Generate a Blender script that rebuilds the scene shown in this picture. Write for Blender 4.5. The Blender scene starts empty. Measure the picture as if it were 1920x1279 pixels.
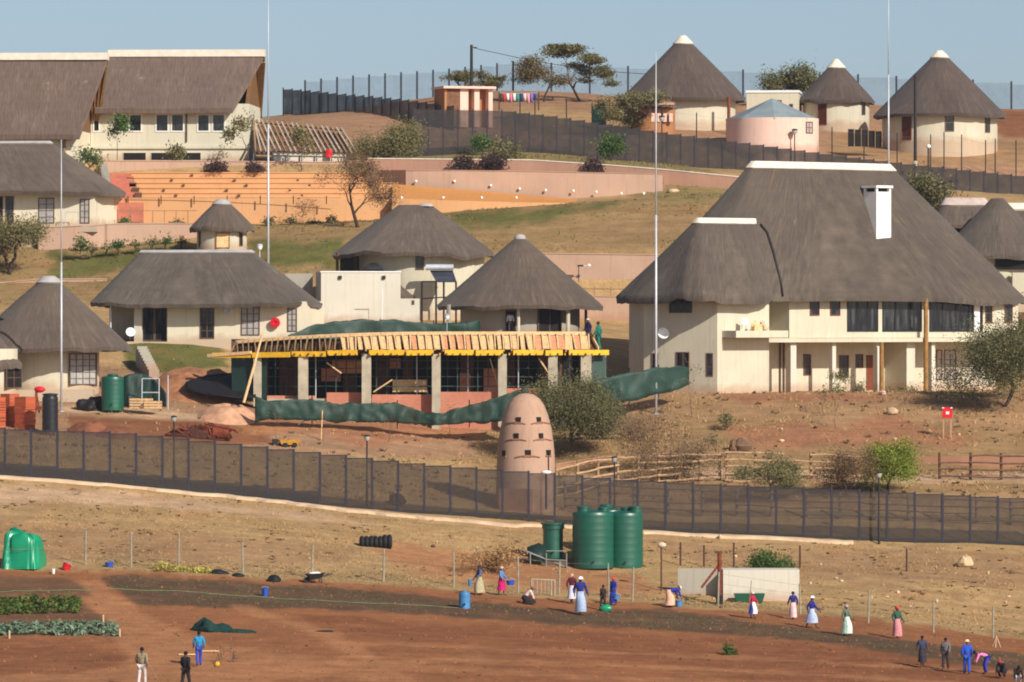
import bpy, math, random
import numpy as np
from mathutils import Vector, Matrix, noise
R = math.radians
C = bpy.context.scene.collection
F, YH, CX = 11000.0, 600.0, 960.0          # telephoto scale: pixels per radian of the 1920 px wide photograph
rng = random.Random(7)

def P(px, py, Y):                            # picture position at a chosen depth -> world point
    return Vector(((px-CX)/F*Y, Y, (YH-py)/F*Y))
def S(Y): return Y/F                         # metres per photo pixel at depth Y
def lin(c): 
    c = c/255.0
    return c/12.92 if c <= .04045 else ((c+.055)/1.055)**2.4
def K(r, g, b, k=1.0): return (lin(r)*k, lin(g)*k, lin(b)*k, 1.0)

# ------------------------------------------------------------------ mesh builder
class MB:
    def __init__(s): s.v=[]; s.f=[]; s.m=Matrix.Identity(4); s.uv=None
    def add(s, vs, fs):
        o=len(s.v); m=s.m
        s.v += [tuple(m@Vector(q)) for q in vs]
        s.f += [tuple(i+o for i in f) for f in fs]
        return s
    def box(s, x0,x1,y0,y1,z0,z1):
        return s.add([(x0,y0,z0),(x1,y0,z0),(x1,y1,z0),(x0,y1,z0),(x0,y0,z1),(x1,y0,z1),(x1,y1,z1),(x0,y1,z1)],
              [(0,3,2,1),(4,5,6,7),(0,1,5,4),(1,2,6,5),(2,3,7,6),(3,0,4,7)])
    def tube(s, pts, rads, n=8, caps=True):
        pts=[Vector(p) for p in pts]
        if not hasattr(rads,'__len__'): rads=[rads]*len(pts)
        vs=[];fs=[]; prev=None
        for i,p in enumerate(pts):
            d=(pts[min(i+1,len(pts)-1)]-pts[max(i-1,0)])
            if d.length<1e-9: d=Vector((0,0,1))
            d.normalize()
            if prev is None:
                a=Vector((1,0,0)) if abs(d.x)<.9 else Vector((0,1,0))
            else: a=prev
            u=(a-d*a.dot(d)).normalized(); w=d.cross(u); prev=u
            for k in range(n):
                t=2*math.pi*k/n
                vs.append(p+(u*math.cos(t)+w*math.sin(t))*rads[i])
        for i in range(len(pts)-1):
            for k in range(n):
                a=i*n+k; b=i*n+(k+1)%n
                fs.append((a,b,b+n,a+n))
        if caps:
            fs.append(tuple(range(n-1,-1,-1))); fs.append(tuple(range((len(pts)-1)*n,len(pts)*n)))
        return s.add(vs,fs)
    def bar(s, a, b, w, h=None):               # rectangular bar between two points
        a=Vector(a); b=Vector(b); h=h or w
        d=(b-a).normalized()
        up=Vector((0,0,1)) if abs(d.z)<.95 else Vector((0,1,0))
        x=d.cross(up).normalized()*w/2; y=x.normalized().cross(d)*h/2
        vs=[a-x-y,a+x-y,a+x+y,a-x+y,b-x-y,b+x-y,b+x+y,b-x+y]
        return s.add(vs,[(0,3,2,1),(4,5,6,7),(0,1,5,4),(1,2,6,5),(2,3,7,6),(3,0,4,7)])
    def lathe(s, prof, n=24, c=(0,0,0), wob=0.0, ph=0.0, nf=7):
        vs=[];fs=[]
        for r,z in prof:
            for k in range(n):
                t=2*math.pi*k/n
                q=r*(1+wob*math.sin(nf*t+ph))
                vs.append((c[0]+q*math.cos(t),c[1]+q*math.sin(t),c[2]+z))
        for i in range(len(prof)-1):
            for k in range(n):
                a=i*n+k;b=i*n+(k+1)%n
                fs.append((a,b,b+n,a+n))
        fs.append(tuple(range(n-1,-1,-1))); fs.append(tuple(range((len(prof)-1)*n,len(prof)*n)))
        return s.add(vs,fs)
    def ball(s, c, rx, ry, rz, n=10, m=7, jit=0.0, seed=0):
        r=random.Random(seed); vs=[];fs=[]
        for i in range(m+1):
            a=math.pi*i/m
            for k in range(n):
                t=2*math.pi*k/n
                j=1+r.uniform(-jit,jit)
                vs.append((c[0]+rx*j*math.sin(a)*math.cos(t),c[1]+ry*j*math.sin(a)*math.sin(t),c[2]-rz*j*math.cos(a)))
        for i in range(m):
            for k in range(n):
                a=i*n+k;b=i*n+(k+1)%n
                fs.append((a,b,b+n,a+n))
        return s.add(vs,fs)
    def grid(s, rows):                          # rows of points -> sheet
        n=len(rows[0]); vs=[p for r in rows for p in r]
        fs=[(i*n+k,i*n+k+1,(i+1)*n+k+1,(i+1)*n+k) for i in range(len(rows)-1) for k in range(n-1)]
        return s.add(vs,fs)
    def build(s, name, mat, parent=None, smooth=False, auto=False):
        me=bpy.data.meshes.new(name); me.from_pydata(s.v,[],s.f); me.validate(); me.update()
        if mat: me.materials.append(mat)
        if smooth: me.polygons.foreach_set('use_smooth',[True]*len(me.polygons))
        o=bpy.data.objects.new(name,me); C.objects.link(o)
        if parent: o.parent=parent
        if auto: me.set_sharp_from_angle(angle=R(40))
        return o

def tag(o, label=None, cat=None, group=None, kind=None):
    if label: o['label']=label
    if cat: o['category']=cat
    if group: o['group']=group
    if kind: o['kind']=kind
    return o
def thing(name, label, cat, loc, yaw=0.0, group=None):
    o=bpy.data.objects.new(name,None); C.objects.link(o)
    o.location=loc; o.rotation_euler=(0,0,yaw); o.empty_display_size=.2
    return tag(o,label,cat,group)
def copy_tree(o, parent=None):
    c=o.copy(); C.objects.link(c); c.parent=parent
    for ch in list(o.children): copy_tree(ch,c)
    return c

# ------------------------------------------------------------------ materials
MATS={}
def nt(name):
    m=bpy.data.materials.new(name); m.use_nodes=True
    t=m.node_tree; b=t.nodes['Principled BSDF']
    return m,t,b
def mixc(t, fac, a, b, mode='MIX'):
    n=t.nodes.new('ShaderNodeMix'); n.data_type='RGBA'; n.blend_type=mode
    for s,v in ((0,fac),(6,a),(7,b)):
        if hasattr(v,'is_output'): t.links.new(v,n.inputs[s])
        else: n.inputs[s].default_value=v
    return n.outputs[2]
def noi(t, scale, detail=4, vec=None, rough=.55):
    n=t.nodes.new('ShaderNodeTexNoise'); n.inputs['Scale'].default_value=scale; n.inputs['Detail'].default_value=detail; n.inputs['Roughness'].default_value=rough
    if vec is not None: t.links.new(vec,n.inputs['Vector'])
    return n.outputs['Fac']
def ramp(t, fac, lo, hi, a=0.0, b=1.0):
    n=t.nodes.new('ShaderNodeMapRange'); n.inputs[1].default_value=lo; n.inputs[2].default_value=hi; n.inputs[3].default_value=a; n.inputs[4].default_value=b
    t.links.new(fac,n.inputs[0]); return n.outputs[0]
def coord(t, kind='Object', scale=None):
    tc=t.nodes.new('ShaderNodeTexCoord'); o=tc.outputs[kind]
    if scale:
        mp=t.nodes.new('ShaderNodeMapping'); mp.inputs['Scale'].default_value=scale
        t.links.new(o,mp.inputs[0]); o=mp.outputs[0]
    return o
def bump(t,b,h,dist=.03,strength=.6):
    n=t.nodes.new('ShaderNodeBump'); n.inputs['Strength'].default_value=strength; n.inputs['Distance'].default_value=dist
    t.links.new(h,n.inputs['Height']); t.links.new(n.outputs[0],b.inputs['Normal'])
def dim(c,k): return (c[0]*k,c[1]*k,c[2]*k,1)

def solid(name, c, rough=.7, var=.15, scale=3.0, metal=0.0, bmp=0.0, spec=.3):
    if name in MATS: return MATS[name]
    m,t,b=nt(name)
    v=coord(t); f=noi(t,scale,5,v)
    col=mixc(t,ramp(t,f,.3,.7),dim(c,1-var),dim(c,1+var))
    t.links.new(col,b.inputs['Base Color']); b.inputs['Roughness'].default_value=rough; b.inputs['Metallic'].default_value=metal
    b.inputs['Specular IOR Level'].default_value=spec
    if bmp: bump(t,b,noi(t,scale*8,3,v),bmp)
    MATS[name]=m; return m
def plaster(name, c, stain=.22):
    m,t,b=nt(name); v=coord(t)
    f1=noi(t,.35,6,v); f2=noi(t,2.5,5,coord(t,'Object',(1.6,1.6,.25)))
    col=mixc(t,ramp(t,f1,.35,.75),c,dim(c,1-stain*.7))
    col=mixc(t,ramp(t,f2,.55,.8,0,.5),col,(c[0]*(1-stain*1.6),c[1]*(1-stain*1.9),c[2]*(1-stain*2.3),1))
    # splashed soil low on the wall
    sx=t.nodes.new('ShaderNodeSeparateXYZ'); t.links.new(v,sx.inputs[0])
    sm=t.nodes.new('ShaderNodeMath'); sm.operation='MULTIPLY_ADD'; sm.inputs[1].default_value=1.0
    t.links.new(sx.outputs[2],sm.inputs[0]); nn=noi(t,1.2,4,v)
    nm=t.nodes.new('ShaderNodeMath'); nm.operation='MULTIPLY'; nm.inputs[1].default_value=-.9; t.links.new(nn,nm.inputs[0]); t.links.new(nm.outputs[0],sm.inputs[2])
    col=mixc(t,ramp(t,sm.outputs[0],-.35,.12,.45,0),col,K(165,115,80))
    t.links.new(col,b.inputs['Base Color']); b.inputs['Roughness'].default_value=.9; b.inputs['Specular IOR Level'].default_value=.15
    st=noi(t,1.0,4,coord(t,'Object',(5,5,.14)),.6); col=mixc(t,ramp(t,st,.56,.74,0,.38),col,(c[0]*.62,c[1]*.58,c[2]*.52,1)); t.links.new(col,b.inputs['Base Color'])
    bump(t,b,noi(t,14,4,v),.012,.5)
    MATS[name]=m; return m
def thatch(name, c1, c2, orange=0.0):
    m,t,b=nt(name)
    uv=coord(t,'UV',(9,.9,1)); st=noi(t,1.0,5,uv,.65)
    uv2=coord(t,'UV',(2.4,.35,1)); st2=noi(t,1.0,4,uv2)
    big=noi(t,.22,5,coord(t)); fine=noi(t,16,2,coord(t))
    big2=noi(t,.7,4,coord(t),.6); col=mixc(t,ramp(t,big,.3,.7),dim(c1,1.08),dim(c2,.95)); col=mixc(t,ramp(t,big2,.5,.75,0,.55),col,dim(c2,.7))
    col=mixc(t,ramp(t,st,.35,.7,0,.85),col,dim(c2,.52))
    col=mixc(t,ramp(t,st2,.55,.8,0,.6),col,dim(c1,1.35))
    col=mixc(t,ramp(t,fine,.45,.8,0,.5),col,dim(c1,.6))
    pat=noi(t,.9,2,coord(t,'Object',(1,1,.55)))
    col=mixc(t,ramp(t,pat,.70,.76,0,.55),col,dim(c1,1.75))
    if orange:
        ob=coord(t); sx=t.nodes.new('ShaderNodeSeparateXYZ'); t.links.new(ob,sx.inputs[0]); hi=ramp(t,sx.outputs[2],11.5,15.5); mm=t.nodes.new('ShaderNodeMath'); mm.operation='MULTIPLY'; t.links.new(hi,mm.inputs[0]); t.links.new(ramp(t,noi(t,1.0,3,coord(t,'UV',(.5,.10,1))),.60,.74,0,orange),mm.inputs[1]); col=mixc(t,mm.outputs[0],col,K(176,124,62))
    t.links.new(col,b.inputs['Base Color']); b.inputs['Roughness'].default_value=.95; b.inputs['Specular IOR Level'].default_value=.1
    band=noi(t,1.0,3,coord(t,'UV',(.12,2.2,1))); col=mixc(t,ramp(t,band,.4,.7,0,.35),col,dim(c2,.72)); t.links.new(col,b.inputs['Base Color']); b.inputs['Sheen Weight'].default_value=.12; b.inputs['Sheen Roughness'].default_value=.6
    bump(t,b,st,.09,.9)
    MATS[name]=m; return m
def meshmat(name, c, fac, scale=None):
    m,t,b=nt(name)
    tr=t.nodes.new('ShaderNodeBsdfTransparent'); mx=t.nodes.new('ShaderNodeMixShader')
    f=noi(t,.9,5,coord(t),.7); t.links.new(ramp(t,f,.3,.7,fac-.10,min(1,fac+.08)),mx.inputs[0])
    t.links.new(tr.outputs[0],mx.inputs[1]); t.links.new(b.outputs[0],mx.inputs[2])
    b.inputs['Base Color'].default_value=c; b.inputs['Roughness'].default_value=.6
    t.links.new(mx.outputs[0],t.nodes['Material Output'].inputs[0])
    MATS[name]=m; return m
def leafmat(name, c, var=.45, hue=None):
    m,t,b=nt(name)
    g=t.nodes.new('ShaderNodeNewGeometry')
    c2=hue or dim(c,1+var)
    col=mixc(t,g.outputs['Random Per Island'],dim(c,1-var),c2)
    t.links.new(col,b.inputs['Base Color']); b.inputs['Roughness'].default_value=.7; b.inputs['Specular IOR Level'].default_value=.2
    MATS[name]=m; return m
def brickmat(name, c, mortar, s=1.0):
    m,t,b=nt(name)
    br=t.nodes.new('ShaderNodeTexBrick'); br.inputs['Color1'].default_value=c; br.inputs['Color2'].default_value=dim(c,.72); br.inputs['Mortar'].default_value=mortar
    br.inputs['Scale'].default_value=s; br.inputs['Mortar Size'].default_value=.012; br.inputs['Brick Width'].default_value=.23; br.inputs['Row Height'].default_value=.085
    tc=coord(t); mp=t.nodes.new('ShaderNodeMapping'); mp.inputs['Rotation'].default_value=(R(90),0,0)
    t.links.new(tc,mp.inputs[0]); t.links.new(mp.outputs[0],br.inputs['Vector'])
    col=mixc(t,ramp(t,noi(t,.8,4,tc),.4,.75,0,.5),br.outputs[0],dim(c,.6))
    t.links.new(col,b.inputs['Base Color']); b.inputs['Roughness'].default_value=.9
    MATS[name]=m; return m

cream   = plaster('cream_plaster', K(208,200,177))
cream2  = plaster('pale_cream_plaster', K(228,218,192), .14)
beige   = plaster('beige_plaster', K(208,203,182), .16)
whitep  = plaster('white_plaster', K(212,206,190), .16)
orange  = plaster('orange_plaster', K(208,158,112), .14)
orange2 = plaster('deep_orange_plaster', K(204,142,82), .14)
pink    = plaster('pink_plaster', K(190,157,135), .20)
pinkd   = plaster('dusty_pink_plaster', K(174,134,113), .20)
palepink= plaster('pale_pink_plaster', K(236,200,182), .14)
mud     = plaster('mud_plaster', K(176,124,84), .3)
greywall= plaster('shaded_plaster', K(170,164,150), .2)
capmat  = solid('ridge_mortar', K(226,214,196), .9, .12, 2.0, bmp=.02)
capgrey = solid('weathered_ridge_mortar', K(172,168,166), .9, .15, 2.0, bmp=.02)
th_main = thatch('thatch_grey_brown', K(110,98,87), K(90,80,71), .0)
th_or   = thatch('thatch_stained', K(109,97,86), K(90,80,71), .7)
th_warm = thatch('thatch_warm', K(126,105,92), K(110,92,82))
th_hut  = thatch('thatch_brown', K(116,100,86), K(94,81,71))
th_top  = thatch('thatch_hilltop', K(104,89,80), K(84,72,66))
concrete= solid('raw_concrete', K(176,164,142), .9, .2, 1.5, bmp=.01)
woodl   = solid('pale_timber', K(222,184,134), .8, .25, 5)
woodm   = solid('weathered_timber', K(150,122,90), .85, .3, 4)
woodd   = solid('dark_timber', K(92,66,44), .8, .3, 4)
woodgold= solid('golden_timber', K(150,112,62), .8, .3, 4)
redwood = solid('red_brown_joinery', K(122,62,42), .6, .2, 4)
frame_d = solid('brown_joinery', K(104,78,62), .6, .2, 4)
frame_w = solid('white_joinery', K(222,220,210), .6, .05, 4)
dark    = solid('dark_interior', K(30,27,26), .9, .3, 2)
_m,_t,_b=nt('dark_glass'); _st=noi(_t,1.0,3,coord(_t,'Object',(4,4,.5)),.6); _bg=noi(_t,.8,2,coord(_t))
_c=mixc(_t,ramp(_t,_st,.45,.72),(.010,.012,.016,1),(.075,.075,.08,1)); _c=mixc(_t,ramp(_t,_bg,.5,.62),_c,(.012,.014,.018,1)); _t.links.new(_c,_b.inputs['Base Color']); _b.inputs['Roughness'].default_value=.1; MATS['dark_glass']=_m; glass=_m
glassw  = solid('curtained_glass', K(170,168,164), .25, .2, 2.0, spec=.5)
steelb  = solid('blue_grey_steel', K(50,50,62), .5, .15, 3)
steelk  = solid('black_steel', K(38,36,38), .5, .2, 3)
galv    = solid('galvanised_steel', K(196,200,206), .45, .1, 3, .2)
teal    = solid('green_scaffold_paint', K(60,80,76), .6, .2, 3)
yellow  = solid('yellow_formwork', K(226,176,40), .6, .15, 3)
tankgrn = solid('green_tank_plastic', K(4,84,66), .42, .16, .8, spec=.8)
tankblk = solid('black_tank_plastic', K(34,34,40), .35, .2, 1, spec=.5)
tarpgrn = solid('green_tarp', K(12,140,98), .30, .12, 1.5, spec=.6)
netgrn  = meshmat('green_shade_net', K(26,62,52), .86)
netdark = meshmat('dark_green_net', K(20,50,44), .94)
mesh_f  = meshmat('fine_fence_mesh', K(56,46,38), .77)
mesh_d  = meshmat('dense_fence_mesh', K(46,42,42), .80)
mesh_t  = meshmat('shaded_fence_mesh', K(42,37,35), .92)
mesh_l  = meshmat('light_fence_mesh', K(84,98,116), .34)
brick   = brickmat('red_brick', K(206,112,78), K(190,160,140))
brickst = brickmat('stacked_brick', K(214,104,62), K(120,60,40))
rust    = solid('rusty_steel', K(120,58,38), .9, .4, 6)
redp    = solid('red_paint', K(206,28,44), .45, .1, 2)
whitem  = solid('white_paint', K(236,234,230), .5, .05, 2)
bluep   = solid('blue_plastic', K(40,80,176), .4, .15, 2, spec=.5)
lbluep  = solid('light_blue_plastic', K(70,130,180), .4, .2, 2, spec=.5)
rock_m  = solid('pale_rock', K(206,178,142), .95, .25, 2.5, bmp=.04)
stone_d = solid('brown_rock', K(120,92,70), .95, .3, 2.5, bmp=.04)
tinroof = solid('grey_sheet_roof', K(134,146,150), .5, .14, 1.2)
bark    = solid('dark_bark', K(74,60,50), .95, .3, 6)
twig    = solid('grey_brown_twigs', K(116,90,74), .95, .25, 6)
rubber  = solid('black_rubber', K(28,28,30), .7, .3, 3)
# ------------------------------------------------------------------ the hillside
COLS=[-300,0,300,600,960,1300,1600,1920,2250]
ROWS=[ # depth : picture height of the ground at each column
 (255,[1400,1400,1400,1400,1410,1420,1430,1440,1450]),
 (285,[1280,1280,1280,1285,1290,1300,1310,1320,1335]),
 (300,[1205,1205,1205,1210,1225,1240,1250,1265,1280]),
 (315,[1135,1135,1140,1150,1165,1180,1192,1215,1235]),
 (328,[1055,1060,1068,1085,1110,1135,1150,1195,1220]),
 (340,[975,978,985,1010,1054,1072,1085,1105,1120]),
 (352,[875,893,920,946,975,998,1012,1024,1034]),
 (362,[825,835,850,890,930,930,918,915,912]),
 (368,[795,802,818,850,895,890,888,885,880]),
 (378,[748,765,772,792,825,818,808,806,806]),
 (388,[718,728,728,755,768,748,745,744,742]),
 (391,[710,718,712,748,758,737,737,736,735]),
 (396,[695,703,692,732,745,736,736,735,734]),
 (402,[670,668,643,665,670,730,735,734,734]),
 (408,[655,648,630,640,642,715,732,733,733]),
 (418,[600,590,596,602,608,665,725,730,730]),
 (428,[545,545,535,560,588,610,680,680,680]),
 (433,[525,520,520,505,480,472,560,580,590]),
 (440,[470,475,468,440,430,420,430,450,450]),
 (448,[445,432,426,419,390,376,400,420,420]),
 (456,[430,418,417,417,386,362,380,400,410]),
 (464,[300,302,304,304,301,320,345,372,380]),
 (470,[297,298,300,300,294,312,336,366,376]),
 (478,[290,290,290,278,284,318,340,374,390]),
 (490,[280,280,278,240,246,263,292,303,312]),
 (505,[262,262,256,216,206,224,242,258,264]),
 (520,[242,242,236,213,180,196,206,214,218]),
 (535,[240,240,235,212,172,188,196,206,210]),
]
Yr=np.array([r[0] for r in ROWS],float)
Zr=np.array([[(YH-p)*r[0]/F for p in r[1]] for r in ROWS])
Yr=np.concatenate([[20,120,200],Yr,[560,620,800,1500,4000]])
near=[np.full(9,-36.0),np.full(9,-29.0),np.full(9,-22.5)]
far=[Zr[-1]-.6,Zr[-1]-4,np.full(9,-2.0),np.full(9,-60.0),np.full(9,-190.0)]
Zr=np.vstack(near+[Zr]+far)
def pchip(x,y,q):
    h=np.diff(x); d=np.diff(y,axis=0)/h[:,None]
    m=np.zeros_like(y)
    w1=(2*h[1:]+h[:-1])[:,None]; w2=(h[1:]+2*h[:-1])[:,None]
    with np.errstate(divide='ignore',invalid='ignore'):
        hm=(w1+w2)/(w1/d[:-1]+w2/d[1:])
    m[1:-1]=np.where(d[:-1]*d[1:]>0,hm,0); m[0]=d[0]; m[-1]=d[-1]
    i=np.clip(np.searchsorted(x,q)-1,0,len(x)-2); t=((q-x[i])/h[i])[:,None]; hh=h[i][:,None]
    return (y[i]*(1+2*t)*(1-t)**2+m[i]*hh*t*(1-t)**2+y[i+1]*t*t*(3-2*t)+m[i+1]*hh*t*t*(t-1))
Yd=np.arange(20,700.01,.5)
Zd0=pchip(Yr,Zr,Yd)
PXd=np.arange(-300,2250.1,10.0)
def cols(Z,q):
    return pchip(np.array(COLS,float),Z.T.copy(),np.clip(q,-300,2250)).T
Zd=cols(Zd0,PXd)
# soften creases a little along the slope
for _ in range(3):
    Zd[1:-1]=.25*Zd[:-2]+.5*Zd[1:-1]+.25*Zd[2:]
def gz_np(px,Y):
    a=np.clip((px+300)/10,0,len(PXd)-1.001); b=np.clip((Y-20)/.5,0,len(Yd)-1.001)
    i=a.astype(int); j=b.astype(int); s=a-i; t=b-j
    return (Zd[j,i]*(1-s)*(1-t)+Zd[j,i+1]*s*(1-t)+Zd[j+1,i]*(1-s)*t+Zd[j+1,i+1]*s*t)
def bumpz(x,Y):
    if Y>560: return 0.0
    return .10*noise.noise((x*.16,Y*.16,3.1))+.05*noise.noise((x*.6,Y*.6,7.7))+.022*noise.noise((x*1.9,Y*1.9,1.3))
def gz(x,Y):
    px=CX+F*x/Y
    return float(gz_np(np.array([px]),np.array([Y]))[0])+bumpz(x,Y)
def gat(px,py,Y0=262,Y1=560):                 # the ground point seen at a picture position
    ys=np.arange(Y0,Y1,.25); z=gz_np(np.full_like(ys,px),ys)
    q=YH-z*F/ys; k=np.argmax(q<=py) if (q<=py).any() else len(ys)-1
    Y=float(ys[k]); x=(px-CX)/F*Y
    return Vector((x,Y,gz(x,Y)))
def gat_Y(px,Y):
    x=(px-CX)/F*Y; return Vector((x,Y,gz(x,Y)))

# --- ground cover: what grows or lies where (soil, dry grass, lawn, tilled beds)
COL=dict(red=K(151,100,66), redl=K(172,120,82), redd=K(136,87,58), till=K(98,76,57), till2=K(116,85,63), dry=K(174,142,99), drym=K(162,128,92),
   dryd=K(154,124,86), site=K(160,124,96), lawn=K(102,100,55), lawnd=K(152,124,84), olive=K(140,122,80), upred=K(162,112,82), pale=K(198,164,130), ochre=K(168,132,96), hill=K(166,128,98))
PATCH=[ # name, Y range, polygon in the picture (px,py), feather px, wobble px
 ('red',(0,331),[(-9000,4000),(-9000,1060),(0,1066),(300,1074),(600,1090),(900,1112),(1240,1136),(1600,1156),(1920,1198),(9000,1230),(9000,4000)],8,10),
 ('redd',(0,320),[(560,1150),(1000,1180),(1500,1205),(2600,1270),(2600,1500),(1700,1300),(1000,1220),(600,1185)],14,20),
 ('redl',(0,322),[(-400,1245),(200,1230),(420,1215),(600,1235),(900,1222),(960,1245),(700,1270),(400,1275),(-400,1290)],12,20),
 ('redl',(0,330),[(60,1090),(185,1085),(215,1115),(330,1180),(520,1290),(560,1500),(180,1500),(260,1290),(210,1190),(150,1120)],10,14),
 ('redd',(0,320),[(-400,1200),(120,1205),(260,1230),(200,1260),(-400,1265)],14,20),
 ('till2',(0,332),[(-400,1078),(130,1080),(175,1118),(-400,1122)],6,6),
 ('till2',(0,332),[(-400,1123),(150,1124),(180,1150),(230,1190),(-400,1195)],6,8),
 ('till',(0,332),[(185,1083),(250,1079),(600,1100),(860,1122),(1080,1148),(1250,1142),(1400,1165),(1600,1190),(1920,1228),(2600,1290),(2600,1330),(1920,1262),(1500,1200),(1250,1184),(1000,1166),(600,1142),(262,1136)],5,8),
 ('redl',(325,346),[(700,1030),(780,1018),(880,1030),(1010,1040),(1180,1075),(1250,1110),(1000,1110),(860,1085),(740,1060)],16,18),
 ('drym',(330,352),[(-400,960),(150,985),(400,1000),(700,1040),(500,1060),(-400,1035)],22,26),
 ('pale',(330,352),[(-400,905),(100,912),(600,962),(700,985),(300,950),(-400,925)],12,14),
 ('drym',(330,352),[(1230,1015),(1600,1030),(2300,1045),(2300,1110),(1700,1090),(1400,1075)],20,26),
 ('site',(353,400),[(-400,700),(480,690),(1000,700),(930,860),(600,850),(400,835),(-400,815)],12,16),
 ('redd',(353,400),[(120,775),(240,785),(470,790),(520,830),(420,835),(130,802)],6,8),
 ('redl',(353,400),[(1100,735),(1300,728),(1330,745),(1200,775),(1110,790)],8,10),
 ('upred',(353,400),[(470,785),(900,790),(900,820),(700,835),(540,815)],14,14),
 ('ochre',(353,402),[(1000,730),(2300,725),(2300,950),(1040,960),(1000,860)],14,16),
 ('dryd',(353,400),[(900,800),(1300,780),(1700,800),(2200,830),(2200,930),(1040,930),(900,880)],20,24),
 ('upred',(353,400),[(1340,800),(1700,785),(1830,830),(1700,845),(1400,835)],16,24),
 ('upred',(380,402),[(1320,735),(1700,738),(1650,752),(1400,756)],8,10),
 ('lawn',(385,420),[(236,640),(420,640),(430,690),(300,700),(236,690)],8,10),
 ('lawnd',(400,450),[(-400,470),(420,455),(420,560),(-400,580)],8,14),
 ('lawn',(420,446),[(95,476),(350,458),(350,480),(95,530)],10,20),
 ('lawnd',(410,450),[(470,420),(700,415),(900,385),(1400,360),(1400,480),(1000,475),(900,600),(470,520)],6,12),
 ('lawn',(410,450),[(470,455),(640,450),(640,500),(480,500)],14,16),
 ('lawn',(410,450),[(830,400),(1000,392),(1150,385),(1000,420),(850,425)],16,20),
 ('dryd',(425,450),[(1040,420),(1320,400),(1320,450),(1080,445)],20,26),
 ('olive',(452,486),[(700,262),(1120,262),(1400,340),(1400,370),(1200,365),(700,300)],8,12),
 ('olive',(445,470),[(1225,345),(1390,340),(1390,372),(1225,378)],6,8),
 ('hill',(479,600),[(500,150),(2600,150),(2600,380),(1300,320),(940,285),(500,290)],10,14),
 ('redd',(485,600),[(1850,205),(2600,205),(2600,262),(1880,262)],10,12),
 ('dry',(485,600),[(960,200),(1150,208),(1180,235),(960,225)],14,16),
 ('drym',(482,560),[(1560,260),(2600,255),(2600,330),(1560,300)],16,20),
]
# furrows and worn tracks
for k in range(7):                       # furrow lines parallel to the tilled bed
    y=1205+k*13; x0=620+k*60; x1=2200-k*30
    PATCH.append(('redd' if k%2 else 'redl',(0,331),[(x0,y-2),((x0+x1)/2,y+26),(x1,y+70),(x1,y+75),((x0+x1)/2,y+31),(x0,y+2)],7,7))
PATCH+=[('redl',(0,331),[(440,1140),(470,1140),(640,1190),(820,1300),(780,1300),(600,1195)],10,10),
 ('pale',(353,394),[(110,758),(240,766),(430,780),(450,794),(300,786),(120,772)],7,8),
 ('redl',(353,394),[(450,800),(560,795),(900,812),(900,820),(600,806),(470,815)],6,10),
 ('pale',(353,394),[(1060,895),(1350,880),(1700,890),(2100,888),(2100,900),(1700,904),(1350,896),(1060,910)],8,12),
 ('drym',(330,352),[(1240,1020),(1500,1060),(1760,1110),(1800,1120),(1500,1078),(1240,1036)],10,16)]
def inpoly_dist(px,py,poly):
    n=len(poly); ins=np.zeros(px.shape,bool); d=np.full(px.shape,1e9)
    for i in range(n):
        x0,y0=poly[i]; x1,y1=poly[(i+1)%n]
        c=((y0>py)!=(y1>py)); 
        with np.errstate(divide='ignore',invalid='ignore'): xi=(x1-x0)*(py-y0)/(y1-y0+1e-12)+x0
        ins^=c&(px<xi)
        ex,ey=x1-x0,y1-y0; t=np.clip(((px-x0)*ex+(py-y0)*ey)/(ex*ex+ey*ey+1e-9),0,1)
        d=np.minimum(d,np.hypot(px-x0-t*ex,(py-y0-t*ey)*1.6))
    return np.where(ins,d,-d)
def cover(px,Y,z,wob):
    py=YH-z*F/Y
    col=np.tile(np.array(COL['dry'][:3]),(len(px),1)); gr=np.ones(len(px)); last=np.zeros(len(px),int)
    for i,(nm,(a,b),poly,fe,wo) in enumerate(PATCH):
        d=inpoly_dist(px,py,poly)+wob*wo
        w=np.clip(d/fe*.5+.5,0,1); w=w*w*(3-2*w)*((Y>=a)&(Y<=b))
        if nm in('red','redl','redd','upred','site') : w=w*(.88 if i else 1)
        col=col*(1-w[:,None])+np.array(COL[nm][:3])*w[:,None]
        last=np.where(w>.5,i+1,last)
        g={'red':.04,'redl':.02,'redd':.08,'till':.5,'till2':.15,'dry':1,'drym':1,'dryd':1,'site':.15,'lawn':.3,'lawnd':.5,'olive':.8,'upred':.35,'pale':.4,'ochre':.8,'hill':.5}[nm]
        gr=gr*(1-w)+g*w
    return col,gr,py
def wobble(xs,ys):
    return np.array([noise.noise((x*.45,y*.3,5.5))+.6*noise.noise((x*1.7,y*1.2,2.2)) for x,y in zip(xs,ys)])

pxs=np.concatenate([[-7000,-3000,-1200,-700],np.arange(-450,2371,7.0),[2600,3100,5000,9000]])
Ys=np.concatenate([[20,80,150,210,240,255],np.arange(262,330,.45),np.arange(330,400,.5),np.arange(400,470,.8),np.arange(470,545,.8),[550,560,580,620,690,800,900]])
PX,YY=np.meshgrid(pxs,Ys); sh=PX.shape
pxf=PX.ravel(); yf=YY.ravel(); xf=(pxf-CX)/F*yf
zf=gz_np(pxf,np.minimum(yf,699))
farm=yf>699; zf=np.where(farm,np.interp(yf,[690,800,1500,4000],[10,-2,-60,-190]),zf)
bz=np.array([bumpz(x,y) for x,y in zip(xf,yf)]); zf=zf+bz
wob=wobble(xf,yf)
colr,grass_w,pyf=cover(pxf,yf,zf,wob)
me=bpy.data.meshes.new('ground'); n,mn=sh
me.vertices.add(n*mn); me.vertices.foreach_set('co',np.stack([xf,yf,zf],1).astype(np.float32).ravel())
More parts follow.
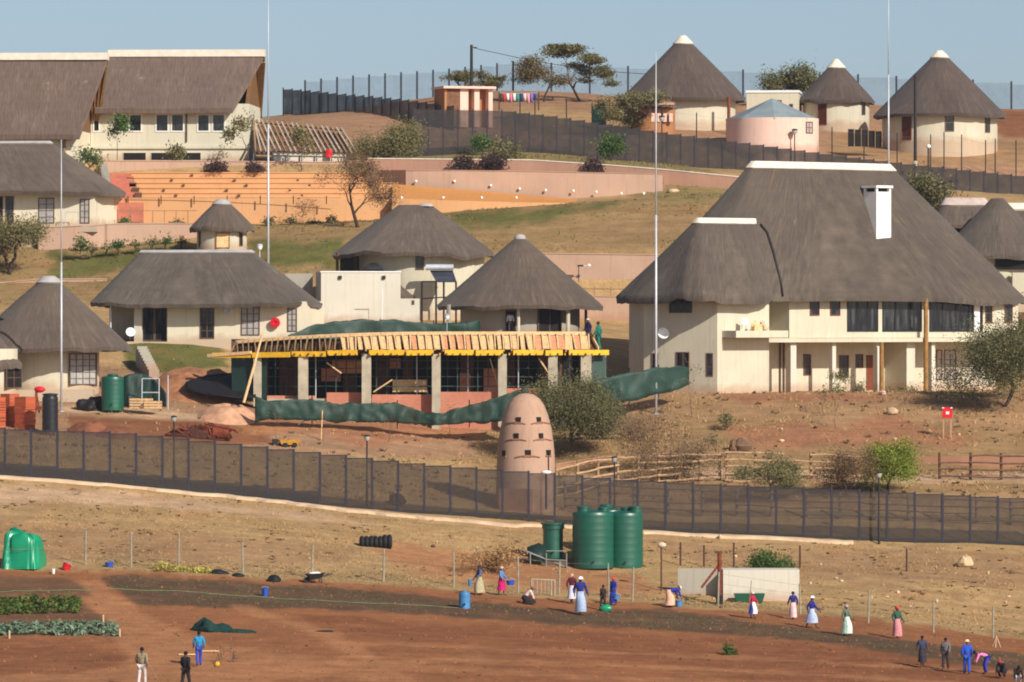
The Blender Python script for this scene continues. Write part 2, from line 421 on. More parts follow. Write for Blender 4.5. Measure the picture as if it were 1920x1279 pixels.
I=np.arange(n*mn).reshape(n,mn); q=np.stack([I[:-1,:-1],I[:-1,1:],I[1:,1:],I[1:,:-1]],-1).reshape(-1,4)
me.loops.add(q.size); me.loops.foreach_set('vertex_index',q.ravel().astype(np.int32))
me.polygons.add(len(q)); me.polygons.foreach_set('loop_start',(np.arange(len(q))*4).astype(np.int32)); me.polygons.foreach_set('use_smooth',[True]*len(q))
me.update(calc_edges=True)
at=me.color_attributes.new('cover','FLOAT_COLOR','POINT'); at.data.foreach_set('color',np.concatenate([colr,np.ones((len(colr),1))],1).astype(np.float32).ravel())
m,t,b=nt('soil_and_dry_grass')
ca=t.nodes.new('ShaderNodeAttribute'); ca.attribute_name='cover'
v=coord(t); f1=noi(t,.10,6,v,.6); f2=noi(t,.8,6,v,.65); f3=noi(t,4.5,4,v,.7)
c0=ca.outputs['Color']
def mul(c,fac,lo,hi,k1,k2):
    r=ramp(t,fac,lo,hi,k1,k2); cc=t.nodes.new('ShaderNodeCombineColor')
    for i in range(3): t.links.new(r,cc.inputs[i])
    return mixc(t,1.0,c,cc.outputs[0],'MULTIPLY')
fs=noi(t,1.0,5,coord(t,'Object',(.16,1.1,.3)),.6)
c0=mul(c0,f1,.3,.7,.88,1.10); c0=mul(c0,f2,.3,.7,.84,1.15); c0=mul(c0,fs,.3,.7,.84,1.15); c0=mul(c0,f3,.3,.75,.80,1.18)
c0=mixc(t,ramp(t,noi(t,.35,5,v),.54,.72,0,.28),c0,K(168,110,74))
t.links.new(c0,b.inputs['Base Color']); b.inputs['Roughness'].default_value=.95; b.inputs['Specular IOR Level'].default_value=.08
bump(t,b,f3,.10,.8)
me.materials.append(m)
ground=bpy.data.objects.new('ground',me); C.objects.link(ground); tag(ground,'sloping ground of red soil, dry grass and lawn','ground',kind='structure')
# ------------------------------------------------------------------ building helpers
class Face:                                   # a vertical plane through O with a heading; picture columns -> metres along it
    def __init__(s,O,yaw): s.O=Vector(O); s.yaw=yaw; s.d=(math.cos(yaw),math.sin(yaw)); s.n=(-math.sin(yaw),math.cos(yaw))
    def u(s,px,d=0.0):
        ox=s.O.x+s.n[0]*d; oy=s.O.y+s.n[1]*d; k=(px-CX)/F
        return (k*oy-ox)/(s.d[0]-k*s.d[1])
    def z(s,px,py,d=0.0):
        u=s.u(px,d); Y=s.O.y+s.n[1]*d+s.d[1]*u
        return (YH-py)/F*Y-s.O.z
def window(parent,u0,u1,z0,z1,m=None,nx=1,ny=1,fm=None,pm=None,name='window',fw=.07,proud=.05,bars=.035):
    a=MB(); 
    if m: a.m=m
    y0=-proud; y1=.02
    a.box(u0,u0+fw,y0,y1,z0,z1); a.box(u1-fw,u1,y0,y1,z0,z1)
    a.box(u0+fw,u1-fw,y0,y1,z0,z0+fw); a.box(u0+fw,u1-fw,y0,y1,z1-fw,z1)
    for i in range(1,nx):
        x=u0+(u1-u0)*i/nx; a.box(x-bars,x+bars,y0+.012,y1,z0+fw,z1-fw)
    for i in range(1,ny):
        z=z0+(z1-z0)*i/ny
        for k in range(nx):
            xa=u0+(u1-u0)*k/nx+(bars if k else fw); xb=u0+(u1-u0)*(k+1)/nx-(bars if k<nx-1 else fw)
            a.box(xa,xb,y0+.018,y1,z-bars*.7,z+bars*.7)
    o=a.build(name,fm or frame_d,parent)
    p=MB(); 
    if m: p.m=m
    p.box(u0+fw*.5,u1-fw*.5,-.012,.015,z0+fw*.5,z1-fw*.5); p.build('pane',pm or glass,o)
    return o
def sup(t,a,b,p):
    c,s=math.cos(t),math.sin(t)
    return (a*math.copysign(abs(c)**(2/p),c), b*math.copysign(abs(s)**(2/p),s))
def roof_loft(name,mat,parent,ea,eb,ra,rb,ze,zr,c=(0,0),rc=None,n=84,m=18,pw=2.0,prw=2.0,bulge=0.0,wav=.05,seed=1,thick=.28,t0=0.0,t1=1.0,off=0.0,soffit=.35,lip=True):
    rc=rc or c; r=random.Random(seed); ph=[r.uniform(0,6.28) for _ in range(4)]
    vs=[];fs=[];uvs=[]
    def ring(t,sc=1.0,dz=0.0,o=0.0):
        out=[]
        f=(1-t)+bulge*t*(1-t)
        A=ra+(ea-ra)*f+o; B=rb+(eb-rb)*f+o; p=pw+(prw-pw)*t
        cx=c[0]+(rc[0]-c[0])*t; cy=c[1]+(rc[1]-c[1])*t
        for k in range(n):
            th=2*math.pi*k/n
            x,y=sup(th,A*sc,B*sc,p)
            w=wav*(1-t)*(math.sin(3*th+ph[0])+.6*math.sin(7*th+ph[1])+.5*math.sin(13*th+ph[2]))
            q=1+.004*math.sin(11*th+ph[3]+6*t)
            nv=noise.noise((3*math.cos(th)+seed,3*math.sin(th),3*t))+.5*noise.noise((9*math.cos(th),9*math.sin(th)+seed,7*t)); q+=.010*nv*(1-t)*(1 if wav>.03 else .3)
            if wav>.03: w+=(1-t)**3*(.07*noise.noise((22*math.cos(th)*A*.12,22*math.sin(th)*A*.12,seed))+.04*noise.noise((60*math.cos(th)*A*.1,60*math.sin(th)*A*.1,seed+3)))
            out.append((cx+x*q,cy+y*q,ze+(zr-ze)*t+w+dz))
        return out
    rings=[]
    if t0<=0 and lip:
        rings.append(ring(soffit,.94,-thick*1.2)); rings.append(ring(.02,.955,-thick)); rings.append(ring(0,.99,-thick*.9))
    elif lip: rings.append(ring(t0,1,-.05,off-.08))
    ts=[t0+(t1-t0)*i/m for i in range(m+1)]
    for t in ts: rings.append(ring(t,1,off*.8,off))
    sl=math.hypot(max(eb-rb,.1),zr-ze); per=(ea+eb)*2.6
    for i,rg in enumerate(rings):
        vs+=rg
    for i in range(len(rings)-1):
        for k in range(n):
            a=i*n+k; b_=i*n+(k+1)%n
            fs.append((a,b_,b_+n,a+n))
            vv=[i/len(rings)*sl,(i+1)/len(rings)*sl]
            uvs+=[(k/n*per,vv[0]),((k+1)/n*per,vv[0]),((k+1)/n*per,vv[1]),(k/n*per,vv[1])]
    L=len(rings)-1
    fs.append(tuple(L*n+k for k in range(n))); uvs+=[(0,0)]*n
    me=bpy.data.meshes.new(name); me.from_pydata(vs,[],fs)
    ul=me.uv_layers.new(name='UVMap'); ul.data.foreach_set('uv',[q for u in uvs for q in u])
    me.polygons.foreach_set('use_smooth',[True]*len(fs)); me.materials.append(mat); me.update()
    me.set_sharp_from_angle(angle=R(50))
    o=bpy.data.objects.new(name,me); C.objects.link(o); o.parent=parent
    return o
def hut(name,label,cx,Y,apex,eave,eave_hw,wall_hw,base,cap,wallm,roofm,capm,cat='hut',group=None,bulge=0.0,top=.03,found=1.6,seed=1,ea_ratio=1.0,wav=.05):
    s=S(Y); O=P(cx,base,Y); o=thing(name,label,cat,O,0,group)
    ze=(base-eave)*s; zr=(base-apex)*s; re=eave_hw*s; rw=wall_hw*s
    MB().lathe([(rw,-found),(rw,0),(rw,ze+.35)],48).build('wall',wallm,o,smooth=True,auto=True)
    rf=roof_loft('roof',roofm,o,re,re*ea_ratio,top*re,top*re,ze,zr,bulge=bulge,seed=seed,n=72,wav=wav)
    if cap:
        tc=1-(cap-apex)*s/(zr-ze)
        roof_loft('ridge_cap',capm,rf,re,re*ea_ratio,top*re,top*re,ze,zr,bulge=bulge,seed=seed,n=40,m=4,t0=tc,t1=1.0,off=.07,wav=.02)
    return o,rw,s
def onhut(o,rw,cx,s,px0,px1,base,py0,py1,**k):      # a window or door let into a round wall
    xm=((px0+px1)/2-cx)*s; phi=math.asin(max(-.95,min(.95,xm/rw))); w=(px1-px0)*s/max(.35,math.cos(phi))
    m=Matrix.Rotation(phi,4,'Z')@Matrix.Translation((0,-rw+.01,0))
    return window(o,-w/2,w/2,(base-py1)*s,(base-py0)*s,m=m,**k)

# ------------------------------------------------------------------ netting and sheets
def sheet(name,mat,rows,parent=None,thick=.012):
    o=MB().grid(rows).build(name,mat,parent,smooth=True)
    md=o.modifiers.new('thickness','SOLIDIFY'); md.thickness=thick
    return o
def poly_at(pts,n):                                  # resample a list of tuples evenly along the first coordinate
    xs=np.array([p[0] for p in pts],float); q=np.linspace(xs[0],xs[-1],n)
    return [tuple([float(x)]+[float(np.interp(x,xs,[p[i] for p in pts])) for i in range(1,len(pts[0]))]) for x in q]
def wall_run(name,mat,parent,pts,thick=.3,capm=None,n=40,sink=.8,cap_h=.08):   # pts: (px, py_top, py_bottom, Y)
    q=poly_at(pts,n); vs=[];fs=[]
    T=[P(p[0],p[1],p[3]) for p in q]; B=[P(p[0],p[2],p[3])-Vector((0,0,sink)) for p in q]
    for i in range(n):
        for off in (0,thick):
            vs.append(T[i]+Vector((0,off,0))); vs.append(B[i]+Vector((0,off,0)))
    for i in range(n-1):
        a=i*4;b_=a+4
        fs+=[(a,a+1,b_+1,b_),(a+2,b_+2,b_+3,a+3),(a,b_,b_+2,a+2)]
    fs+=[(0,2,3,1),((n-1)*4,(n-1)*4+1,(n-1)*4+3,(n-1)*4+2)]
    o=MB().add(vs,fs).build(name,mat,parent)
    if capm:
        a=MB()
        vs=[];fs=[]
        for t_ in T:
            vs+=[t_+Vector((0,-.05,.004)),t_+Vector((0,-.05,cap_h)),t_+Vector((0,thick+.05,cap_h)),t_+Vector((0,thick+.05,.004))]
        for i in range(n-1):
            for k in range(4): fs.append((i*4+k,(i+1)*4+k,(i+1)*4+(k+1)%4,i*4+(k+1)%4))
        fs+=[(3,2,1,0),tuple((n-1)*4+k for k in range(4))]
        a.add(vs,fs).build('coping',capm,o)
    return o
def to_local(root, pts): return pts

# ------------------------------------------------------------------ trees and shrubs
def grow(mb,tips,p,d,L,r,lev,rg,spread,up,kids,nseg=3,minr=.008,shrink=.72,sides=6):
    pts=[p.copy()]; rad=[r]; q=p.copy(); dd=d.copy()
    for i in range(nseg):
        dd=(dd+Vector((rg.gauss(0,.16),rg.gauss(0,.16),rg.gauss(0,.10)+up*.12))).normalized()
        q=q+dd*(L/nseg); pts.append(q.copy()); rad.append(max(minr,r*(1-.38*(i+1)/nseg)))
    mb.tube(pts,rad,sides if lev>1 else 3,caps=(lev==0))
    if lev==0:
        tips.append((q,dd)); return
    for k in range(rg.randint(*kids)):
        ax=Vector((rg.gauss(0,1),rg.gauss(0,1),rg.gauss(0,.5))); ax=(ax-dd*ax.dot(dd)).normalized()
        nd=(dd+ax*spread*rg.uniform(.6,1.25)+Vector((0,0,up*.25))).normalized()
        st=pts[-1] if k==0 or lev<2 else pts[-1-rg.randint(0,1)]
        grow(mb,tips,st,nd,L*shrink*rg.uniform(.75,1.15),max(minr,rad[-1]*rg.uniform(.6,.85)),lev-1,rg,spread,up,kids,nseg,minr,shrink,sides)
def leaves(name,mat,parent,pts,size,flat=0.0,seed=0,aspect=1.7):
    n=len(pts); r=np.random.RandomState(seed)
    c=np.array(pts,float)
    a=r.normal(size=(n,3)); a[:,2]*=(1-flat); a/=np.linalg.norm(a,axis=1)[:,None]+1e-9
    b2=r.normal(size=(n,3)); b2[:,2]*=(1-flat); b2-=a*(a*b2).sum(1)[:,None]; b2/=np.linalg.norm(b2,axis=1)[:,None]+1e-9
    sz=size*r.uniform(.55,1.35,n)[:,None]
    a*=sz*aspect*.5; b2*=sz*.5
    V=np.stack([c-a,c+b2*.8-a*.1,c+a,c-b2*.8-a*.1],1).reshape(-1,3)
    me=bpy.data.meshes.new(name); me.vertices.add(n*4); me.vertices.foreach_set('co',V.astype(np.float32).ravel())
    me.loops.add(n*4); me.loops.foreach_set('vertex_index',np.arange(n*4,dtype=np.int32))
    me.polygons.add(n); me.polygons.foreach_set('loop_start',(np.arange(n)*4).astype(np.int32)); me.update(calc_edges=True)
    me.materials.append(mat); o=bpy.data.objects.new(name,me); C.objects.link(o); o.parent=parent
    return o
def tree(name,label,base,w,h,leafm,n,size,seed,lev=4,spread=.75,up=.2,kids=(2,3),trunk=.25,tr=.09,cl=.35,flat=0.0,cat='tree',group=None,barkm=None,multi=1,depth=None,crown='crown',squash=1.0,twigs=None,lean=0.0):
    rg=random.Random(seed); o=thing(name,label,cat,base,0,group)
    mb=MB(); tips=[]
    for k in range(multi):
        d=Vector((rg.gauss(0,.12)+lean,rg.gauss(0,.12),1)) if multi==1 else Vector((rg.gauss(0,.6),rg.gauss(0,.6),.9))
        grow(mb,tips,Vector((0,0,-.2)),d.normalized(),h*(trunk if multi==1 else trunk*rg.uniform(.7,1.2)),tr*rg.uniform(.8,1.1),lev,rg,spread,up,kids)
    T=np.array([tuple(t[0]) for t in tips])
    lo=np.percentile(T,2,0); hi=np.percentile(T,98,0)
    sx=w/max(.1,hi[0]-lo[0])*.9; sy=(depth or w)/max(.1,hi[1]-lo[1])*.9; sz=h/max(.1,hi[2])*.95
    cx=(hi[0]+lo[0])/2; cy=(hi[1]+lo[1])/2
    def fit(p):
        z=p[2]*sz
        k=min(1,max(0,p[2]/max(.1,lo[2] if lo[2]>.3 else hi[2]*.4)))
        return ((p[0]-cx*k)*(1+(sx-1)*k),(p[1]-cy*k)*(1+(sy-1)*k),z)
    mb.v=[fit(p) for p in mb.v]
    mb.build('trunk',barkm or bark,o,smooth=True)
    T=[fit(t) for t in T]
    if n:
        pts=[]; per=max(1,n//len(T))
        for tx in T:
            dens=rg.choice((.35,.7,1,1.3,1.7)); q=cl*rg.uniform(.7,1.3)
            for _ in range(int(per*dens)+1):
                pts.append((tx[0]+rg.gauss(0,q),tx[1]+rg.gauss(0,q),max(.02,tx[2]+rg.gauss(0,q*squash))))
        leaves(crown,leafm,o,pts,size,flat,seed)
    return o

# ------------------------------------------------------------------ people
SKIN=solid('brown_skin',K(84,56,42),.6,.08,4)
def skinmesh(name,mat,parent,verts,edges,radii,sub=1,smooth=True):
    me=bpy.data.meshes.new(name); me.from_pydata(verts,edges,[]); me.materials.append(mat)
    o=bpy.data.objects.new(name,me); C.objects.link(o); o.parent=parent
    md=o.modifiers.new('skin','SKIN'); md.use_smooth_shade=True
    sk=me.skin_vertices[0].data
    for i,r in enumerate(radii):
        sk[i].radius=r if hasattr(r,'__len__') else (r,r)
    sk[0].use_root=True
    s=o.modifiers.new('sub','SUBSURF'); s.levels=sub; s.render_levels=sub
    return o
FAB={}
def fab(rgb):
    k='cloth_%d_%d_%d'%rgb
    return solid(k,K(*rgb),.9,.22,9,bmp=.01)
def person(label,px,py,hpx,face,top,bottom,kind='skirt',pose='stand',head=None,headkind='scarf',tool=None,group='people working in the field',base=None,seed=0,bend=1.2,apron=None,sleeve=True):
    rg=random.Random(seed+int(px)); b0=base if base is not None else gat(px,py)
    H=hpx*S(b0.y); k=H/1.70
    if pose in('bend','crouch'): k=1.62/1.70
    o=thing('person',label,'person',b0,R(face),group)
    J={'pel':(0,0,.95),'bel':(0,0,1.08),'che':(0,0,1.28),'nek':(0,.01,1.47),'hed':(0,-.02,1.58),'top':(0,-.01,1.67),'nos':(0,-.115,1.575)}
    A={}
    for s,sd in ((-1,'l'),(1,'r')):
        J['sh'+sd]=(.18*s,0,1.41); J['el'+sd]=(.25*s,.03,1.14); J['wr'+sd]=(.24*s,-.09,.93); J['pa'+sd]=(.24*s,-.12,.86)
        J['hp'+sd]=(.09*s,0,.90); J['kn'+sd]=(.10*s,-.03,.50); J['an'+sd]=(.10*s,.03,.085); J['to'+sd]=(.12*s,-.15,.035)
    st=rg.uniform(.08,.16)*(1 if rg.random()<.5 else -1)
    if pose=='walk': st*=1.9
    if pose in('stand','walk'):
        for s,sd in ((1,'l'),(-1,'r')):
            J['kn'+sd]=(J['kn'+sd][0],-.03+s*st*.7,.50); J['an'+sd]=(J['an'+sd][0],.03+s*st*1.3,.085); J['to'+sd]=(J['to'+sd][0],-.15+s*st*1.3,.035)
            J['el'+sd]=(J['el'+sd][0],.03-s*st*.6,1.15); J['wr'+sd]=(J['wr'+sd][0],-.10-s*st,.95); J['pa'+sd]=(J['pa'+sd][0],-.13-s*st*1.1,.88)
        if tool in('bucket','stick','basin'):
            J['elr']=(.27,-.06,1.15); J['wrr']=(.27,-.29,1.02); J['par']=(.27,-.36,1.00)
    up=['bel','che','nek','hed','top','nos','shl','shr','ell','elr','wrl','wrr','pal','par']
    drop=0
    if pose=='crouch':
        drop=.52
        for j in J:
            x,y,z=J[j]
            if j in('pel','hpl','hpr') or j in up: J[j]=(x,y+.12,z-drop)
        for s,sd in ((-1,'l'),(1,'r')): J['kn'+sd]=(.16*s,-.32,.46); J['an'+sd]=(.13*s,.0,.085); J['to'+sd]=(.14*s,-.18,.035)
    if pose in('bend','crouch'):
        a=bend if pose=='bend' else .75
        pv=Vector(J['pel']); M=Matrix.Rotation(a,3,'X')
        for j in up:
            J[j]=tuple(pv+M@(Vector(J[j])-pv))
        for s,sd in ((-1,'l'),(1,'r')):                # arms hang towards the soil
            sh=Vector(J['sh'+sd]); L=.30
            J['el'+sd]=tuple(sh+Vector((.03*s,-.10,-.26))); J['wr'+sd]=tuple(sh+Vector((.02*s,-.20,-.48))); J['pa'+sd]=tuple(sh+Vector((.01*s,-.22,-.56)))
            for j in('el','wr','pa'):
                if J[j+sd][2]<.08: J[j+sd]=(J[j+sd][0],J[j+sd][1]-.06,.09)
        if pose=='bend':
            for s,sd in ((-1,'l'),(1,'r')): J['kn'+sd]=(.11*s,-.06,.52)
            for j in ('pel','hpl','hpr','bel'): J[j]=(J[j][0],J[j][1]+.10,J[j][2])
    rad={'pel':(.135,.105),'bel':(.125,.095),'che':(.15,.105),'nek':.055,'hed':(.078,.092),'top':.06,'nos':.018,'sh':.062,'el':.042,'wr':.030,'pa':(.034,.02),'hp':.088,'kn':.058,'an':.038,'to':.034}
    names=list(J); 
    idx={j:i for i,j in enumerate(names)}
    V=[Vector(J[j])*k for j in names]; rd=[]
    for j in names:
        r_=rad[j] if j in rad else rad[j[:2]]
        rd.append(tuple(q*k for q in r_) if hasattr(r_,'__len__') else r_*k)
    E=[('pel','bel'),('bel','che'),('che','nek'),('nek','hed'),('hed','top'),('hed','nos')]
    for sd in 'lr': E+=[('che','sh'+sd),('sh'+sd,'el'+sd),('el'+sd,'wr'+sd),('wr'+sd,'pa'+sd),('pel','hp'+sd),('hp'+sd,'kn'+sd),('kn'+sd,'an'+sd),('an'+sd,'to'+sd)]
    E=[(idx[a],idx[b_]) for a,b_ in E]
    for s,sd in ((-1,'l'),(1,'r')):                     # five fingers on each palm
        wv=V[idx['wr'+sd]]; pv=V[idx['pa'+sd]]; d=(pv-wv).normalized()
        side=Vector((1,0,0)); side=(side-d*d.dot(side)).normalized(); fwd=d.cross(side).normalized()
        for f,(o1,ln) in enumerate(((-.030,.058),(-.011,.072),(.011,.068),(.030,.05),(.045,.045))):
            dd=(d+fwd*.25) if f<4 else (d*.6+fwd*.7)
            a=pv+fwd*(o1*.9 if f<4 else .03)*k+d*(.012 if f<4 else -.03)*k; b_=a+dd.normalized()*ln*k*.5; c_=b_+(dd+side*-.35*s).normalized()*ln*k*.5
            i0=len(V); V+=[a,b_,c_]; rd+=[.010*k,.009*k,.007*k]; E+=[(idx['pa'+sd],i0),(i0,i0+1),(i0+1,i0+2)]
    order=[tuple(v) for v in V]
    body=skinmesh('body',SKIN,o,order,E,rd)
    if not head or headkind!='none':
        hd=Vector(J['hed'])*k; up_=(Vector(J['top'])-Vector(J['nek'])); up_.normalize()
        fw=(Vector(J['nos'])-Vector(J['hed'])).normalized()
        rt=fw.cross(up_).normalized()
        M=Matrix((( rt.x,-fw.x,up_.x,hd.x),(rt.y,-fw.y,up_.y,hd.y),(rt.z,-fw.z,up_.z,hd.z),(0,0,0,1)))
        fmb=MB(); fmb.m=M
        for s in(-1,1): fmb.ball((.033*s*k,-.088*k,.012*k),.013*k,.008*k,.008*k,6,4)
        fmb.ball((0,-.092*k,-.05*k),.024*k,.007*k,.007*k,6,4)
        fmb.build('face',solid('dark_eye',K(26,20,18),.4,.05),o)
        hm=MB(); hm.m=M
        hc=fab(head) if head else solid('black_hair',K(24,20,19),.9,.2,12)
        if headkind=='scarf':
            hm.ball((0,.012*k,.05*k),.103*k,.118*k,.098*k,12,8,.05,seed); hm.ball((0,.11*k,.0),.05*k,.05*k,.06*k,8,6,.1,seed)
            hm.build('headscarf',hc,o,smooth=True)
        elif headkind=='hat':
            hm.lathe([(.165*k,.045*k),(.17*k,.055*k),(.108*k,.065*k),(.10*k,.13*k),(.07*k,.155*k),(.01*k,.16*k)],14); hm.build('hat',hc,o,smooth=True)
        else:
            hm.ball((0,.014*k,.045*k),.093*k,.107*k,.088*k,12,8,.04,seed); hm.build('hair',hc,o,smooth=True)
    # clothing grown on the same joints
    def cloth(nm,mat,js,es,extra,rr=None):
        vv=[tuple(Vector(J[j])*k) for j in js]; ii={j:i for i,j in enumerate(js)}; r2=[]
        for j in js:
            r_=(rr or {}).get(j,(rr or {}).get(j[:2])) or (rad[j] if j in rad else rad[j[:2]])
            r2.append(tuple((q+extra)*k for q in r_) if hasattr(r_,'__len__') else (r_+extra)*k)
        return skinmesh(nm,mat,o,vv,[(ii[a],ii[b_]) for a,b_ in es],r2)
    cloth('top',fab(top),['pel','bel','che','shl','shr','ell','elr','wrl','wrr'],[('pel','bel'),('bel','che'),('che','shl'),('che','shr'),('shl','ell'),('shr','elr'),('ell','wrl'),('elr','wrr')],.022,{'che':(.165,.115),'pel':(.15,.12)})
    if kind=='trousers':
        cloth('trousers',fab(bottom),['pel','hpl','hpr','knl','knr','anl','anr'],[('pel','hpl'),('pel','hpr'),('hpl','knl'),('hpr','knr'),('knl','anl'),('knr','anr')],.022,{'an':.05})
    else:
        hem=.30 if kind=='skirt' else .14
        p0=Vector(J['pel'])*k; kz=(Vector(J['knl'])+Vector(J['knr']))/2*k; az=(Vector(J['anl'])+Vector(J['anr']))/2*k
        prof=[]; n=20; vs=[];fs=[]
        lv=[(p0+Vector((0,0,.10*k)),.150,.125),(p0-Vector((0,0,.08*k)),.185,.165),((p0+kz)/2,.20,.19+abs(st)*.3),(kz,.215,.20+abs(st)*.5),(Vector((az.x,az.y*.6+kz.y*.4,max(hem*k,.05))),.235,.215+abs(st)*.6)]
        if pose=='crouch': lv=[(p0+Vector((0,0,.08*k)),.16,.15),(p0-Vector((0,.05,.12*k)),.25,.27),(Vector((0,-.12,.22*k)),.30,.36),(Vector((0,-.12,.03)),.33,.40)]
        for i,(c_,a_,b2) in enumerate(lv):
            for q in range(n):
                t_=2*math.pi*q/n; w_=1+.06*i/4*math.sin(6*t_+seed)+.03*math.sin(3*t_+i)
                vs.append((c_.x+a_*k*w_*math.cos(t_),c_.y+b2*k*w_*math.sin(t_),c_.z))
        for i in range(len(lv)-1):
            for q in range(n): fs.append((i*n+q,i*n+(q+1)%n,(i+1)*n+(q+1)%n,(i+1)*n+q))
        MB().add(vs,fs).build('skirt',fab(bottom),o,smooth=True)
        if apron:
            vs=[];fs=[]
            for i,(c_,a_,b2) in enumerate(lv):
                for q in range(9):
                    t_=math.pi*(1.15+.7*q/8); vs.append((c_.x+(a_*k+.02)*math.cos(t_)*1.06,c_.y+(b2*k+.02)*math.sin(t_)*1.06,c_.z+.01))
            for i in range(len(lv)-1):
                for q in range(8): fs.append((i*9+q,i*9+q+1,(i+1)*9+q+1,(i+1)*9+q))
            MB().add(vs,fs).build('apron',fab(apron),o,smooth=True)
    return o,J,k
# ================================================================== buildings
# ---- the big house on the right
Y0=391.0; O=P(1345,735,Y0); yaw=R(40)
house=thing('thatched_mansion','two storey cream house under one huge grey thatched roof with a white chimney','house',O,yaw)
Fc=Face(O,yaw); u=Fc.u; zz=Fc.z
r0=1.7; ze=zz(1345,553); x1=u(1909,r0); zs=zz(1560,634,r0); ztop=ze+.1
Fl=Face(O,R(150)); ML=Matrix.Rotation(R(110),4,'Z')
def ul(px): return Fl.u(px)
tL=ul(1207); pL=(tL*math.cos(R(110)),tL*math.sin(R(110))); sM=S(396); pM=(pL[0]-26*sM*.766+2.6*.643,pL[1]+26*sM*.643+2.6*.766); ylen=pM[1]+.4
xw=u(1442); xa=u(1480,r0); dg=r0+2.3
fp=[(0,0),(xw,0),(xw,ylen),(pM[0],pM[1]),pL]; MB().add([(x,y,-1.6) for x,y in fp]+[(x,y,ztop) for x,y in fp],[(4,3,2,1,0),(5,6,7,8,9)]+[(i,(i+1)%5,5+(i+1)%5,5+i) for i in range(5)]).build('wing_wall',cream,house)
MB().box(xw+.003,x1,dg,ylen-.05,-1.6,zs-.3).build('ground_floor_wall',cream,house)
w=MB(); w.box(xa,x1,r0,ylen-.03,zs+.02,ztop); w.build('upper_wall',cream,house); MB().box(xw+.003,xa-.003,dg,ylen-.06,zs+.02,ztop).build('balcony_back_wall',cream,house)
MB().box(u(1380,-1.4),u(1478,-1.4),-1.4,-.003,zz(1430,633,-1.4),zz(1430,620,-1.4)).build('balcony_slab',cream,house)
MB().box(xw+.006,x1+.15,r0-.6,dg-.02,zs-.28,zs).build('floor_slab',cream,house)
for px,hw,mt in ((1483,.26,whitep),(1561,.17,whitep),(1643,.16,whitep),(1747,.17,whitep)):
    c=u(px,r0); MB().box(c-hw,c+hw,r0-hw,r0+hw,-1.5,zs-.285).build('column',mt,house)
for px,z1 in ((1653,zs-.285),(1736,ztop-.2)):
    c=u(px,r0-.75); MB().tube([(c,r0-.75,-1.5),(c,r0-.75,z1)],[.17,.15],10).build('timber_post',woodgold,house,smooth=True,auto=True)
for px in (1463,1470):
    c=u(px,dg-.1); MB().tube([(c,dg-.1,-1),(c,dg-.1,zs-.32)],.06,8).build('drain_pipe',frame_d,house)
c=u(1700,r0+.1); MB().box(c,c+.8,r0+.1,dg-.02,-1.5,zs-.29).build('veranda_wall',beige,house)
def lw(px0,px1,py0,py1,**k):
    a,b_=sorted((ul(px0),ul(px1))); zc=lambda py:Fl.z((px0+px1)/2,py)
    mm=ML@Matrix.Scale(-1,4,(0,1,0))
    return window(house,a,b_,zc(py1),zc(py0),m=mm,**k)
lw(1255,1298,556,587,fm=frame_d,nx=3); lw(1324,1337,662,706,fm=frame_d,ny=2,proud=.03); lw(1268,1293,660,690,fm=frame_d,nx=2); lw(1222,1234,662,692,fm=frame_d)
def fw_(px0,px1,py0,py1,d,**k):
    a,b_=u(px0,d),u(px1,d); return window(house,a,b_,zz(px0,py1,d),zz(px0,py0,d),m=Matrix.Translation((0,d-.001,0)),**k)
fw_(1434,1476,556,616,dg,fm=frame_d,nx=3,name='balcony_door')
for a,b_ in ((1518,1536),(1556,1575)): fw_(a,b_,556,592,r0,fm=redwood,pm=glass)
for a,b_ in ((1847,1860),(1883,1898)): fw_(a,b_,560,606,r0,fm=redwood,pm=glass)
for a,b_,n_ in((1588,1646,3),(1654,1728,3),(1742,1842,4)): fw_(a,b_,560,622,r0,fm=steelk,nx=n_,name='glazed_front',fw=.1,bars=.06)
MB().box(u(1826,r0-.1),u(1836,r0-.1),r0-.16,r0-.07,zz(1830,622,r0),zz(1830,562,r0)).build('curtain',whitem,house)
for a,b_,c_,d_ in ((1506,1520,664,704),(1573,1591,666,709),(1604,1618,664,690),(1661,1673,668,706)): fw_(a,b_,c_,d_,dg,fm=redwood,ny=2)
fw_(1624,1638,666,731,dg,fm=redwood,pm=redwood,name='door')
fw_(1755,1766,656,712,dg,fm=redwood,nx=1,ny=3,pm=glassw); fw_(1770,1792,656,712,dg,fm=redwood,nx=2,ny=3,pm=glassw)
# roof
yc=(r0-.9+ylen+1.0)/2; eb=(ylen+1.0-r0+.9)/2; xc0=(x1-.2)/2+.3; ea=x1/2+1.25; ra=6.6; zr=zz(1540,306,yc)
MK=dict(c=(xc0,yc),pw=6,prw=4,bulge=.045,seed=4)
rxc=(u(1412,yc)+u(1667,yc))/2; ra=(u(1667,yc)-u(1412,yc))/2; MK['rc']=(rxc,yc)
rf=roof_loft('thatched_roof',th_or,house,ea,eb,ra,.35,ze-.15,zr,n=240,m=28,wav=.11,thick=.4,**MK)
roof_loft('ridge_cap',capmat,rf,ea,eb,ra,.35,ze-.15,zr,n=120,m=4,t0=.952,t1=1,off=.05,wav=.02,**MK)
zr2=zz(1360,410,2.0); yr=2.2
wx0=u(1308,yr); wx1=u(1414,yr); W2=dict(c=((pL[0]+xw)/2-.2,(ylen-1.0)/2),rc=((wx0+wx1)/2,yr),pw=5,prw=4,bulge=.05,seed=9)
rf2=roof_loft('wing_roof',th_main,house,(xw-pL[0])/2+.7,(ylen+1.0)/2,(wx1-wx0)/2,.3,ze-.1,zr2,n=140,m=22,wav=.11,thick=.4,**W2)
